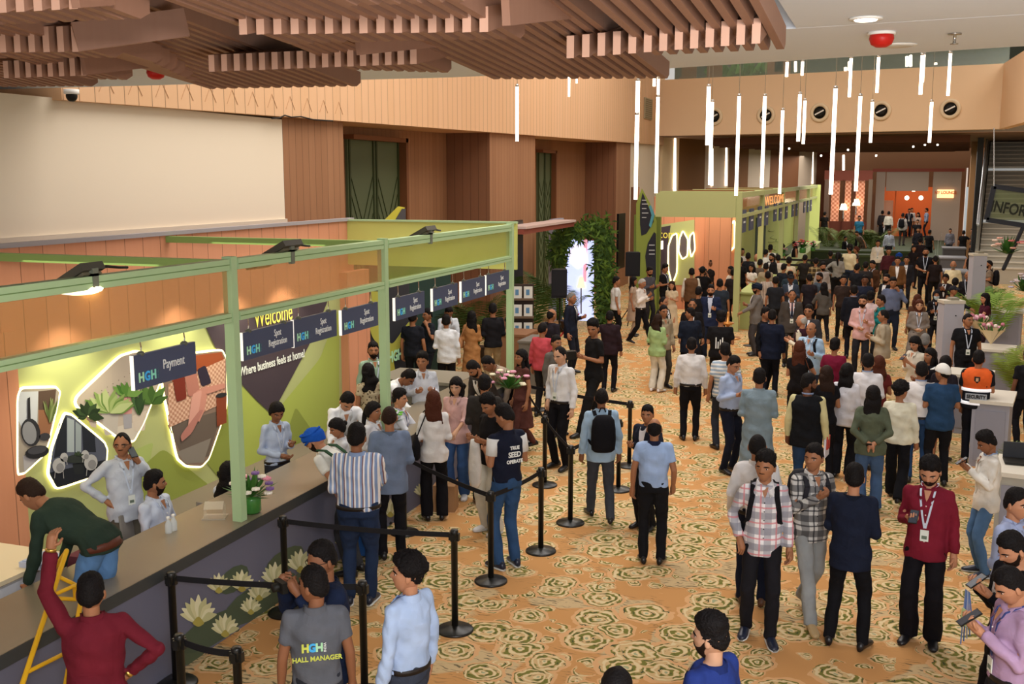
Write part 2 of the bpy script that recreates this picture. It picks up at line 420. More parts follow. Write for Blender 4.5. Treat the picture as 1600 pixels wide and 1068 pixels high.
wbox('floor_upper', -11, 8, YB+.4, 56, zl, zl+.5, mat('upper_floor', '6a5a44', .8))
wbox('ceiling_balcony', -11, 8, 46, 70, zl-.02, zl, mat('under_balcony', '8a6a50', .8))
# things on the upper floor behind the glass
for px, py, h, w in ((1115, 112, .9, 1.), (1222, 104, 1.1, .9), (1075, 112, .9, .9), (1210, 108, .7, .7)):
    b = onY(px, py, 50.); t = thing('armchair', 'brown wooden chair on the upper floor behind the glass balustrade', 'chair', (b.x, b.y, b.z-.75), 0, 'chairs on the upper floor')
    MB().box((-.35, -.3, .35), (.35, .3, .5)).build('seat', BRN, t); MB().box((-.35, .25, .5), (.35, .32, 1.1)).build('backrest', BRN, t)
    for sx in (-.3, .3): MB().box((sx-.03, -.28, 0), (sx+.03, -.22, .4)).build('leg', BRN, t)
for px in (1120, 1160, 1185, 1199): 
    b = onY(px, 108, 51.)
    mb = MB()
    for k in range(40):
        a_ = random.uniform(0, 2*PI); r_ = random.uniform(.2, .8)
        mb.add([(0, 0, .2), (math.cos(a_)*r_*.6, math.sin(a_)*r_*.6-.05, .5+random.uniform(0, .6)), (math.cos(a_)*r_, math.sin(a_)*r_, .4+random.uniform(-.2, .7)), (math.cos(a_)*r_*.6+.08, math.sin(a_)*r_*.6+.08, .5)], [(0, 1, 2, 3)])
    o = mb.build('shrub', mat('upper_leaf', '3f6a22', .7), loc=(b.x, b.y, b.z-.7)); tag(o, 'leafy green shrub on the upper floor behind the glass', 'plant', 'shrubs on the upper floor')
for px, y0, y1 in ((1189, 98, 114), (1213, 110, 119), (1243, 96, 112), (1327, 96, 112), (1417, 88, 104), (1423, 86, 104), (1321, 105, 112), (1462, 98, 101)):
    a, b = onY(px, y1, 52.), onY(px, y0, 52.)
    mb = MB().tube([a, b], .06, 8, False); tag(mb.build('small_pendant', PT, smooth=True), 'short glowing tube light far back on the upper floor', 'light', 'short tube lights of the upper floor')
# round air vents and grille
for px, py in ((1116, 182), (1197, 180), (1281, 176), (1377, 173), (1485, 170)):
    p = onB(px, py); t = thing('round_vent', 'round cream air vent with dark tilted disc set in the far balcony front', 'vent', p, math.atan2(BD.y, BD.x), 'round vents of the far balcony')
    def ring(y0, pr): return MB().rings([[Vector((r*math.cos(2*PI*k/24), y, r*math.sin(2*PI*k/24))) for k in range(24)] for r, y in pr])
    ring(0, [(.38, 0), (.38, -.06), (.3, -.1), (.24, -.05), (.24, -.02)]).build('ring', mat('vent_cream', 'e9d3b0', .6), t, True)
    ring(0, [(.24, -.055), (.1, -.06), (.01, -.06)]).build('disc', DK, t, True)
    MB().bar((-.17, -.09, -.08), (.17, -.09, .09), .05, .05).build('blade', WHT, t)
p = onX(1013, 170, -9.62)
t = thing('air_grille', 'square metal air grille on the orange band near the corner', 'vent', p)
MB().box((-.02, -.7, -.42), (.02, .7, .42)).build('frame', mat('grille_metal', 'a59677', .5), t)
mb = MB()
for k in range(10): mb.box((.02, -.62, -.38+k*.08), (.035, .62, -.35+k*.08))
mb.build('louvre', mat('grille_dark', '7a6c50', .5), t)

# ---- far part of the hall: staggered panels, light strips, ceiling baffles, end wall
cols = [(1030, 1056, 'ecd2a8'), (1056, 1097, '8a6038'), (1097, 1134, 'e2ccb4'), (1134, 1165, '7f5634'), (1165, 1199, 'cdbba6'), (1199, 1244, '74492c'), (1244, 1272, 'b9a793'), (1272, 1292, '6d4128')]
A0, A1 = onY(1030, 260, 47.), onY(1292, 260, 67.)
def diag(px):
    d = ray(px, 260); ex, ey = A1.x-A0.x, A1.y-A0.y
    det = d[0]*(-ey)+ex*d[1]; t_ = (A0.x*(-ey)+ex*A0.y)/det
    return Vector((d[0]*t_, d[1]*t_, 0))
for i, (a, b, c) in enumerate(cols):
    p, q = diag(a), diag(b)
    mb = MB().bar(p+Vector((0, 0, 3)), q+Vector((0, 0, 3)), .3, 6); struct('wall_far_panel_%d' % i, mb, mat('farp'+c, c, .8))
for px, y0, y1 in ((1054, 216, 298), (1134, 230, 290), (1269, 234, 287), (1318, 242, 268), (1112, 232, 290)):
    p = diag(px); dd = math.hypot(p.x, p.y)-.35; a, b = onP(px, y1, dd), onP(px, y0, dd)
    tag(MB().tube([a, b], .07, 8, False).build('wall_light_strip', PT, smooth=True), 'upright glowing light strip between the far wall panels', 'light', 'light strips on the far wall panels')
struct('wall_far', MB().box((A1.x-.5, 71.4, 0), (9, 71.7, 6)), mat('far_brown', '9a7050', .8))
mb = MB(); nn = 0
for j in range(40):
    Y_ = 47+j*.45
    x0_, x1_ = onY(1105, 230, Y_).x, onY(1515, 230, Y_).x
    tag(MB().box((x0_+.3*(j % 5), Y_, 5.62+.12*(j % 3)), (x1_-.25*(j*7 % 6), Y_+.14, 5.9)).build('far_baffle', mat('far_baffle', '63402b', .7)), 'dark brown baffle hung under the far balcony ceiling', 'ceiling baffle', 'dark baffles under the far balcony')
for px, py in ((1233, 232), (1325, 234), (1427, 229), (1465, 226), (1446, 212), (1369, 243), (1283, 243)):
    p = onP(px, py, 50); tag(MB().ball((p.x, p.y, min(p.z, 5.6)), .045).build('spot_bulb', EMW, smooth=True), 'tiny bright spotlight among the dark baffles', 'light', 'tiny spotlights under the far balcony')
# right-hand side walls out of frame
wbox('wall_right', 9, 9.3, 8, 80, 0, 5.9, mat('right_wall', 'b3a590', .8))
# ================================================================ REGISTRATION BOOTH (near)
XF, XB = -5.65, -8.7
FR = mat('frame_green', 'aecb9c', .5); FR2 = mat('frame_green_side', '93b468', .5)
LIME = mat('lime_panel', 'b3b97e', .6); LIMED = mat('lime_dark', '97a04a', .6)
ORP = wood('orange_panel', 'dc9a78', 'd08c6a', 1, .33, .03, .6)
ORPX = wood('orange_panel_x', 'dc9a78', 'd08c6a', 0, .33, .03, .6)
SLATE = mat('slate', '48506a', .5); WPT = mat('print_white', 'eef0ee', .6); YPT = mat('print_yellow', 'e3d45e', .6, emit=.25)  # yellow print carries a faint glow to brighten the lettering
TEALP = mat('logo_teal', '7cc0a8', .6, emit=.25); BLUEP = mat('logo_blue', '3d9ad0', .6, emit=.25); GRNP = mat('logo_green', '9cc8a0', .6, emit=.25)  # logo colours given a slight glow so the letters look brighter
YP = [onX(360, 450, XF).y, onX(599, 450, XF).y, onX(797, 400, XF).y]
Y0b, Y1b = 3.2, YP[2]
ZT, ZL = 3.47, 2.98
booth = thing('registration_booth', 'large registration booth with pale green frames, amber glass and lime back wall', 'booth', (XB, Y0b, 0))
MIb = Matrix.Translation((-XB, -Y0b, 0))
def bp(name, mb, m, smooth=False):
    mb.v = [tuple(MIb @ Vector(v)) for v in mb.v]; return mb.build(name, m, booth, smooth)
for i, Y in enumerate(YP):
    mb = MB().box((XF-.05, Y-.045, 1.0 if i < 2 else 0), (XF+.05, Y+.045, ZT+.02)); mb.box((XF-.06, Y-.015, 1.0 if i < 2 else 0), (XF-.05, Y+.015, ZT))
    bp('post', mb, FR)
for z0, z1 in ((ZT-.1, ZT), (ZL-.08, ZL)):
    for a, b in ((Y0b, YP[0]), (YP[0], YP[1]), (YP[1], YP[2])):
        mb = MB().box((XF-.05, a+.07, z0), (XF+.05, b-.07, z1)); bp('beam', mb, FR)
        mb = MB().box((XF+.05, a+.07, (z0+z1)/2-.004), (XF+.052, b-.07, (z0+z1)/2+.004)); bp('beam_joint', mb, mat('joint', '6f9058', .6))
AMB = mat('amber_glass', 'd09a58', .08, alpha=.38, spec=.5)
LGL = mat('lime_glass', 'a5ad4c', .08, alpha=.42, spec=.5)
for k, (a, b) in enumerate(((Y0b, YP[0]), (YP[0], YP[1]), (YP[1], YP[2]))):
    bp('glass_panel', MB().box((XF-.01, a+.06, ZL), (XF+.01, b-.06, ZT-.1)), AMB if k < 2 else LGL)
for Y in YP[:2]:
    bp('cross_beam', MB().box((XB, Y-.04, ZT-.09), (XF-.06, Y+.04, ZT-.01)), FR2)
bp('back_panel', MB().box((XB-.05, Y0b, 2.22), (XB, YP[2]+.5, ZT)), ORP)
bp('top_rail', MB().box((XB-.06, Y0b, ZT), (XB+.03, YP[2]+.5, ZT+.05)), mat('rail_grey', 'a79fa2', .5))
bp('back_graphic_wall', MB().box((XB-.05, Y0b, 0), (XB, YP[2], 2.22)), LIME)
bp('end_fascia', MB().box((XB, Y1b+.3, ZL-.25), (XF, Y1b+.36, ZT)), mat('lime_fascia', 'c9cc72', .6))
bp('end_fascia_cap', MB().box((XB, Y1b+.28, ZT), (XF, Y1b+.38, ZT+.03)), FR)
yo0, yo1 = onX(532, 500, XB).y, onX(567, 500, XB).y
bp('orange_column', MB().box((XB, yo0, 0), (XB+.14, yo1, 2.62)), ORP)
yl = onX(25, 600, XB).y
bp('orange_column', MB().box((XB, Y0b, 0), (XB+.04, yl, 2.6)), ORP)
# two clips and floodlights on the top beam
def flood(px, py, lab, s=1.):
    p = onX(px, py, XF); t = thing('floodlight', lab, 'lamp', (XF, p.y, ZT))
    M = Matrix.Rotation(-.5, 4, 'Y')
    MB().box((-.42*s, -.17*s, .02), (.1*s, .17*s, .08), M).build('housing', mat('lamp_housing', '4a463c', .6), t)
    MB().box((-.36*s, -.14*s, -.005), (.05*s, .14*s, .018), M).build('lens', mat('lamp_lens', '6b6450', .3), t)
    MB().box((.02, -.03, -.12), (.06, .03, .06)).box((-.06, -.03, .0), (.06, .03, .02)).build('clip', mat('clip_grey', '6f7466', .5), t)
    MB().tube([(.03, 0, .03), (.03, .15, .06), (.02, .3, .04), (.0, .42, .03)], .012, 6).build('cord', DK, t, True)
    return t
flood(450, 392, 'dark floodlight clipped on the green top beam above the first hanging signs'); flood(668, 368, 'dark floodlight clipped on the green top beam nearest the far end of the booth', .9)
t = flood(140, 432, 'lit floodlight clipped on the green top beam above the payment sign', .7)
MB().ball((-.12, 0, -.1), (.2, .16, .05)).build('glowing_lens', mat('flood_glow', 'fff2c0', emit=7), t, True)

# ---- flat picture pieces on a plane X=const
def wp(name, pts, X, m, parent, r=0, k=5):
    P_ = [onX(x, y, X) for x, y in pts]
    if r: P_ = smoothpoly(P_, r, k)
    mb = MB().poly(P_); o = mb.build(name, m)
    if parent:
        o.parent = parent; o.matrix_parent_inverse = Matrix.Translation(parent.location).inverted()
    return o
def flat(c, e=0): return mat('print_'+c+('e' if e else ''), c, .7, emit=e)
GLOW = mat('led_glow', 'fff6c0', emit=3., ecol='fff0a8')
def picture(label, outline, items, glowseg=None, name='picture_panel', bg='a89c90', X=XB+.03):
    c = onX(sum(p[0] for p in outline)/len(outline), sum(p[1] for p in outline)/len(outline), X)
    t = thing(name, label, 'picture', c)
    P_ = smoothpoly([onX(x, y, X) for x, y in outline], .18)
    def loc(o): o.parent = t; o.matrix_parent_inverse = Matrix.Translation(t.location).inverted(); return o
    loc(MB().poly(P_, Vector((.012, 0, 0))).build('print', flat(bg)))
    loc(MB().tube(P_+[P_[0]], .017, 8, False).build('glowing_edge', GLOW, None, True))
    for nm, pts, col, r in items: wp(nm, pts, X+.0125+.0003*items.index((nm, pts, col, r)), flat(col), t, r)
    return t
# dark welcome graphic
dw = thing('welcome_graphic', 'dark aubergine pointed graphic reading Welcome on the lime back wall', 'wall graphic', onX(430, 560, XB+.01))
wp('backdrop', [(318, 503), (400, 487), (514, 466), (484, 537), (432, 634), (421, 643), (402, 626), (370, 591), (340, 550)], XB+.012, mat('aubergine', '473c46', .5), dw, .12)
def walltext(s, px, py, size, m, parent, X, nm='lettering', sx=1, bold=0):
    p = onX(px, py, X)
    M = frameM(p-parent.location, (0, 1, 0)); return text(s, size, M, m, parent, nm, sx=sx, bold=bold)
walltext('Welcome', 428, 492.5, .40, YPT, dw, XB+.02, sx=.66)
walltext('Where business feels at home!', 428, 566, .18, WPT, dw, XB+.02, sx=.80, bold=.003)
# pale sweep shapes
for q, c in (([(360, 585), (425, 650), (500, 560), (530, 480), (530, 700), (340, 760)], 'aab657'), ([(440, 700), (462, 635), (500, 690)], '8d9846'), ([(320, 720), (352, 640), (380, 700), (380, 790)], '8d9846'),
             ([(170, 720), (240, 690), (230, 745), (180, 765)], 'a9b86c'), ([(180, 765), (255, 700), (330, 760), (250, 860), (170, 860)], '8f9a48')):
    wp('tonal_shape', q, XB+.004+.0015*random.random(), flat(c), booth, .1)
def leafy(t, cx, cy, n, L, cols, w=.22, a0=-75, a1=75, X=XB+.05):
    rnd = random.Random(int(cx*7+cy)); 
    for k in range(n):
        a = math.radians(a0+(a1-a0)*(k+.5)/n+rnd.uniform(-6, 6)); l = L*rnd.uniform(.65, 1.05); bx, by = cx+rnd.uniform(-2, 2), cy
        dx, dy = math.sin(a)*l, -math.cos(a)*l; nx, ny = -dy*w*.5, dx*w*.5
        wp('painted_leaf', [(bx, by), (bx+dx*.45+nx, by+dy*.45+ny), (bx+dx, by+dy), (bx+dx*.5-nx, by+dy*.5-ny)], X+.0004*k, flat(rnd.choice(cols)), t, .2, 3)
pc = picture('glowing edged wall picture of frying pans', [(26, 606), (86, 604), (93, 612), (86, 645), (74, 695), (66, 712), (37, 739), (26, 741)],
        [('towel', [(28, 612), (60, 611), (58, 660), (34, 668), (28, 655)], 'c9cbd4', 0), ('cabinet', [(60, 611), (88, 608), (84, 640), (60, 640)], '5a463c', 0), ('board', [(60, 640), (84, 640), (76, 690), (60, 680)], '94654a', 0),
         ('table', [(36, 712), (72, 706), (62, 716), (38, 738)], 'b3aeb2', 0)])
def blob(t, nm, cx, cy, rx, ry, c, X, tilt=0., n=16): wp(nm, [(cx+rx*math.cos(k*2*PI/n)*math.cos(tilt)-ry*math.sin(k*2*PI/n)*math.sin(tilt), cy+rx*math.cos(k*2*PI/n)*math.sin(tilt)+ry*math.sin(k*2*PI/n)*math.cos(tilt)) for k in range(n)], X, flat(c), t)
wp('pan_handle', [(43, 622), (47, 620), (48, 655), (43, 657)], XB+.050, flat('26242a'), pc)
blob(pc, 'pan', 48, 675, 15, 22, '2c2c32', XB+.052, -.15); blob(pc, 'pan_base', 46, 676, 11, 18, '8c8c92', XB+.054, -.15)
blob(pc, 'saucepan', 58, 706, 19, 10, '232228', XB+.056, -.2); blob(pc, 'saucepan_base', 58, 703, 15, 6, '45444c', XB+.058, -.2); blob(pc, 'small_pan', 70, 682, 9, 6, '3c3a40', XB+.052, -.1)
leafy(pc, 78, 662, 9, 44, ['6f7c48', '8a9460', '5a6838'], .12, -14, 18)
pc = picture('glowing edged wall picture of potted houseplants', [(110, 628), (186, 556), (212, 548), (250, 560), (252, 590), (224, 660), (208, 690), (184, 684)],
        [('shelf', [(160, 672), (228, 655), (208, 688), (186, 682)], 'd4c8bc', 0),
         ('pot', [(158, 644), (186, 641), (183, 678), (164, 680)], 'c4bab2', .1), ('pot', [(190, 620), (208, 618), (206, 646), (193, 647)], 'd99a94', .1), ('pot_rim', [(189, 618), (209, 616), (208, 622), (190, 624)], 'e0a8a0', 0), ('pot', [(206, 650), (230, 640), (226, 672), (210, 674)], 'd4c4b6', .1),
         ('plinth', [(192, 648), (206, 646), (206, 668), (194, 670)], 'a8a4ac', 0), ('pot', [(138, 656), (152, 654), (150, 668), (142, 666)], 'c8b8ac', .1)], bg='c4b4a6')
for k in range(60):
    u, v = (k % 10)/9, (k//10)/6; px, py = 150+u*80+v*8, 615-u*48+v*50
    if 575 < py < 650: blob(pc, 'peg_hole', px, py, .9, .9, '8c7c72', XB+.0445, 0, 6)
leafy(pc, 172, 646, 22, 44, ['8fa860', 'a9bc78', '6c8c44', 'c0cc90'], .34); leafy(pc, 200, 620, 11, 30, ['5d8a3c', '4a7a30', '78a050'], .4); leafy(pc, 138, 650, 14, 26, ['2c3f24', '24361e', '3c5230'], .5, -110, 100)
leafy(pc, 218, 650, 7, 46, ['34502c', '2c4626', '48683c'], .16, -16, 16); leafy(pc, 238, 632, 10, 36, ['44652c', '35541f', '587c3a'], .4); leafy(pc, 146, 658, 12, 16, ['6c7c4c', '9a7870'], .3)
pc = picture('glowing edged wall picture of a dining table', [(100, 645), (112, 648), (162, 690), (167, 702), (164, 738), (88, 764), (74, 740), (80, 700)],
        [('curtain', [(92, 662), (104, 650), (104, 708), (84, 716)], '20242f', 0), ('curtain', [(128, 664), (148, 680), (150, 706), (130, 706)], '20242f', 0), ('window', [(105, 652), (116, 656), (116, 706), (105, 706)], 'a4aeb4', 0), ('window', [(118, 658), (127, 665), (127, 706), (118, 706)], '98a2a8', 0),
         ('floor', [(78, 738), (164, 718), (164, 738), (88, 762)], '1b1e28', 0), ('table_leg', [(113, 724), (133, 722), (130, 740), (117, 741)], '22262a', .1)], bg='54586a')
blob(pc, 'painted_table', 122, 716, 20, 7, '2e3432', XB+.05, -.1); 
for cx_, cy_, s_ in ((92, 727, 1.), (100, 714, .6), (142, 722, 1.05), (133, 710, .6)):
    blob(pc, 'painted_chair', cx_, cy_, 10*s_, 12*s_, 'b4b2b4', XB+.052, .1); blob(pc, 'chair_shadow', cx_+2, cy_+3, 6*s_, 7*s_, '8a888c', XB+.0535, .1)
    for q in (-6, 6): wp('painted_leg', [(cx_+q*s_, cy_+8*s_), (cx_+q*s_+1, cy_+8*s_), (cx_+q*s_*1.2+1, cy_+20*s_), (cx_+q*s_*1.2, cy_+20*s_)], XB+.051, flat('a8a6a8'), pc)
leafy(pc, 122, 712, 9, 9, ['3c4a34', '2c3a28'], .4)
pc = picture('glowing edged wall picture of a rattan sofa', [(251, 594), (262, 556), (346, 546), (353, 560), (354, 636), (326, 716), (314, 729), (290, 728), (276, 716)],
        [('wall', [(262, 560), (346, 550), (352, 566), (270, 600)], '9a4a28', 0), ('floor', [(262, 664), (348, 640), (326, 712), (290, 724)], '6a5c54', 0), ('rug', [(276, 706), (330, 684), (318, 722), (290, 724)], '8a8078', 0)], bg='8a7266')
RT = NT('rattan_print', .7); x_ = RT.xyz(); q_ = RT.math('MULTIPLY', RT.math('SINE', RT.math('MULTIPLY', x_[1], 70.)), RT.math('SINE', RT.math('MULTIPLY', x_[2], 90.)))
RT.col(RT.mix(RT.step(q_, -.1, .1), 'b98670', 'dcb49e'))
wp('rattan_back', [(263, 600), (352, 560), (352, 612), (263, 654)], XB+.045, RT.m, pc); wp('rattan_seat', [(262, 648), (352, 606), (352, 628), (264, 668)], XB+.047, RT.m, pc)
for q, c in (([(270, 592), (288, 584), (292, 622), (276, 628)], '7a2c20'), ([(288, 584), (306, 577), (313, 614), (294, 620)], 'b4766a'), ([(308, 577), (321, 570), (331, 598), (315, 604)], '2c2438')): wp('painted_cushion', q, XB+.050, flat(c), pc, .2)
for k, q in enumerate(([(304, 612), (326, 601), (320, 640), (310, 662)], [(300, 616), (316, 608), (308, 658), (292, 680)], [(312, 640), (318, 640), (300, 676), (284, 690), (282, 680)], [(324, 604), (352, 598), (352, 606), (322, 616)])): wp('painted_throw', q, XB+.052+.001*k, flat(('c98a7c', 'd69c90', 'b87a70')[k % 3]), pc, .2)
wp('side_table', [(338, 618), (354, 612), (354, 660), (339, 666)], XB+.051, flat('8a4028'), pc); blob(pc, 'table_top', 346, 617, 9, 3.5, '2c2a30', XB+.054, -.2)
for q in (268, 300, 338): wp('painted_leg', [(q, 662-.4*(q-268)), (q+2, 661-.4*(q-268)), (q+2, 676-.4*(q-268)), (q, 677-.4*(q-268))], XB+.046, flat('2a221e'), pc)
# ---- counter
CT = mat('counter_top', '857a68', .3, spec=.5); CF = mat('counter_front', '696a7c', .6); CE_ = mat('counter_edge', '3c3f40', .4)
ct = thing('reception_counter', 'long slate reception counter with taupe top and lotus print front', 'counter', (-5.9, 3, 0))
def cpt(name, mb, m, X0=-5.9, Y0=3.): mb.v = [(x+5.9, y-3., z) for x, y, z in mb.v]; return mb.build(name, m, ct)
cpt('worktop', MB().box((-6.3, 3, .955), (-5.53, 15.5, 1.0)), CT)
cpt('edge', MB().box((-5.535, 3, .9), (-5.525, 15.5, 1.0)), CE_)
cpt('front_panel', MB().box((-5.62, 3, 0), (-5.58, 15.5, .95)), CF)
cpt('led_strip', MB().box((-5.578, 3, .90), (-5.57, 15.5, .915)), mat('led_mauve', 'a890a4', emit=.7))
struct('floor_booth', MB().box((-8.7, 2, .004), (-6.3, 16.2, .02)), mat('booth_floor', '6e6254', .7))
cpt('inner_panel', MB().box((-6.26, 3, 0), (-6.24, 15.5, .95)), CF)
# lotus print on the counter front
lo = thing('lotus_print', 'cream lotus flowers and leaves printed low on the slate counter front', 'print', onX(370, 950, -5.575))
XC = -5.576
def onC(px, py): return onX(px, py, XC)
def lotus(cx, cy, s, o=0.):
    for k in range(9):
        a = math.radians(-78+k*19.5); L = s*(1-.25*abs(math.sin(a)))
        dx, dy = math.sin(a)*L, -math.cos(a)*L*.95
        nx, ny = -dy/L*s*.17, dx/L*s*.17
        pts = [(cx, cy+s*.25), (cx+dx*.5+nx, cy+dy*.5+ny), (cx+dx, cy+dy), (cx+dx*.5-nx, cy+dy*.5-ny)]
        wp('petal', pts, XC+.002+.0006*k, flat(('d8d4a4', 'e6e2bc', 'c4c392')[k % 3]), lo, .25, 3)
    wp('flower_heart', [(cx-s*.25, cy+.2*s), (cx, cy-.1*s), (cx+s*.25, cy+.2*s), (cx, cy+.35*s)], XC+.009, flat('b0a452'), lo, .3, 3)
for cx, cy, rx, ry in ((330, 985, 55, 24), (390, 945, 40, 26), (425, 925, 40, 26), (480, 905, 30, 20), (300, 1010, 30, 26), (445, 875, 30, 18), (365, 905, 24, 20)):
    wp('lotus_leaf', [(cx+rx*math.cos(a), cy+ry*math.sin(a)-.5*rx*math.cos(a)) for a in [i*PI/6 for i in range(12)]], XC+.0005+.0001*cx/100, flat(random.choice(['4e5a46', '566048', '606850'])), lo)
for c_ in ((310, 965, 34), (352, 985, 26), (342, 918, 22), (378, 915, 24), (405, 930, 22), (392, 952, 20), (430, 905, 26), (470, 885, 26), (448, 925, 18), (500, 880, 22), (540, 850, 20), (610, 800, 20), (660, 770, 16)): lotus(c_[0], c_[1], c_[2]*1.22)
# ---- things on the counter
def at_c(px, py, z=1.0): return G(px, py, z)
LEAFM = mat('leaf_green', '3f6e2c', .6)
def bouquet(px, py, z, sc, label, cols, vase=True, cat='flowers'):
    p = G(px, py, z); t = thing('flower_arrangement', label, cat, p); rnd = random.Random(px)
    if vase: MB().lathe((0, 0, 0), [(.075*sc, 0), (.09*sc, .02), (.09*sc, .14*sc), (.085*sc, .15*sc)]).build('vase', mat('vase_green', '3c7a34', .2, spec=.6), t, True)
    mb = MB()
    for k in range(70):
        a = rnd.uniform(0, 2*PI); e = rnd.uniform(.1, 1.4); L = sc*rnd.uniform(.14, .3)
        d = Vector((math.cos(a)*math.cos(e), math.sin(a)*math.cos(e), math.sin(e))); b = Vector((0, 0, .14*sc)); q = b+d*L; w = d.cross(Vector((0, 0, 1))).normalized()*.022*sc
        mb.add([b, b+d*L*.55+w, q, b+d*L*.55-w], [(0, 1, 2, 3)])
    mb.build('foliage', LEAFM, t)
    for k in range(16):
        a = rnd.uniform(0, 2*PI); e = rnd.uniform(.3, 1.4); L = sc*rnd.uniform(.18, .27)
        c = Vector((math.cos(a)*math.cos(e)*L, math.sin(a)*math.cos(e)*L, math.sin(e)*L+.14*sc)); mb = MB()
        for j in range(6):
            aa = j*PI/3; mb.ball(c+Vector((math.cos(aa), math.sin(aa), .3))*.022*sc, (.022*sc, .022*sc, .014*sc), 6, 5)
        mb.build('bloom', flat(rnd.choice(cols)), t, True)
    return t
bouquet(393, 800, 1.0, 1.05, 'pink and white flowers in a green glass vase on the counter behind the green post', ['e8b8c0', 'f0e8dc', 'd98aa0', '7a5a98'])
bouquet(795, 625, 1.0, 1.2, 'pink flowers with large leaves at the far end of the counter', ['e2a0b8', 'eee6c8'], False)
bouquet(612, 672, 1.0, .7, 'white and green flowers in the middle of the counter', ['eef0e0', '6fbf3c'], False)
p = at_c(336, 808); t = thing('acrylic_box', 'small clear acrylic house shaped box on the counter', 'box', p, .4)
AC = mat('acrylic', 'e6dcc8', .1, alpha=.45, spec=.6)
MB().box((-.11, -.08, 0), (.11, .08, .012)).build('base', AC, t)
mb = MB()
for x in (-.09, .09): mb.add([(x, -.07, .012), (x, .07, .012), (x, .07, .1), (x, 0, .16), (x, -.07, .1)], [(0, 1, 2, 3, 4)])
mb.add([(-.09, -.07, .1), (.09, -.07, .1), (.09, 0, .16), (-.09, 0, .16)], [(0, 1, 2, 3)]); mb.build('panes', AC, t)
for px, py in ((264, 832), (272, 828)):
    t = thing('water_bottle', 'small clear water bottle standing behind the counter edge by the seated man', 'bottle', G(px, py+8, .95), 0, 'small water bottles behind the counter')
    MB().lathe((0, 0, 0), [(.03, 0), (.032, .02), (.032, .13), (.014, .17), (.014, .18)], 12).build('body', mat('bottle_clear', 'dfe6ea', .1, alpha=.6), t, True)
    MB().lathe((0, 0, .18), [(.016, 0), (.016, .02), (.01, .022)], 10).build('cap', WHT, t, True)
# return desk at the far end, work table near the ladder
p = G(720, 640, 0)
t = thing('return_desk', 'grey return desk at the far end of the booth', 'desk', (-7.1, 15.6, 0))
MB().box((-.7, -.45, .93), (.75, .55, .98)).build('top', mat('desk_grey', '8b8577', .4), t); MB().box((-.66, -.42, 0), (.7, .5, .93)).build('body', mat('desk_body', '6f6b64', .6), t)
t = thing('work_table', 'white work table behind the counter at the left edge', 'table', (-7.55, 6.6, 0))
MB().box((-.55, -.9, .7), (.45, .9, .74)).build('top', mat('table_cream', 'e9d9b8', .5), t)
for x, y in ((-.5, -.85), (.4, -.85), (-.5, .85), (.4, .85)): MB().box((x-.03, y-.03, 0), (x+.03, y+.03, .7)).build('leg', WHT, t)
MB().box((.38, -.85, .25), (.42, .85, .66)).build('front_panel', mat('table_white', 'dfe2ea', .5), t)
for (x, y, c, lb) in ((-7.1, 7.2, 'b9c4de', 'pale blue folded brochure pile on the white work table'), (-7.25, 6.5, 'e8e8ee', 'white printed leaflet pile on the white work table')):
    tag(MB().box((x-.12, y-.15, .74), (x+.12, y+.15, .79)).box((x-.1, y-.13, .79), (x+.13, y+.14, .80)).build('leaflet_pile', flat(c)), lb, 'leaflets')
t = thing('jar', 'clear glass jar on the white work table', 'jar', (-7.75, 7.2, .74)); MB().lathe((0, 0, 0), [(.06, 0), (.07, .02), (.07, .15), (.05, .17)]).build('body', mat('bottle_clear', 'dfe6ea'), t, True); MB().lathe((0, 0, .17), [(.055, 0), (.055, .03), (.01, .032)]).build('lid', CHR, t, True)
t = thing('tote_bag', 'dark patterned tote bag with orange item behind the counter', 'bag', G(140, 885, .6)); MB().box((-.12, -.16, -.2), (.12, .16, .15)).build('body', mat('bag_pattern', '6d3640', .8), t); MB().tube([(0, -.1, .15), (0, -.06, .3), (0, .06, .3), (0, .1, .15)], .012, 6).build('handle', DK, t, True)
MB().box((-.04, .02, .1), (.1, .12, .2)).build('orange_packet', flat('d96a2c'), t)
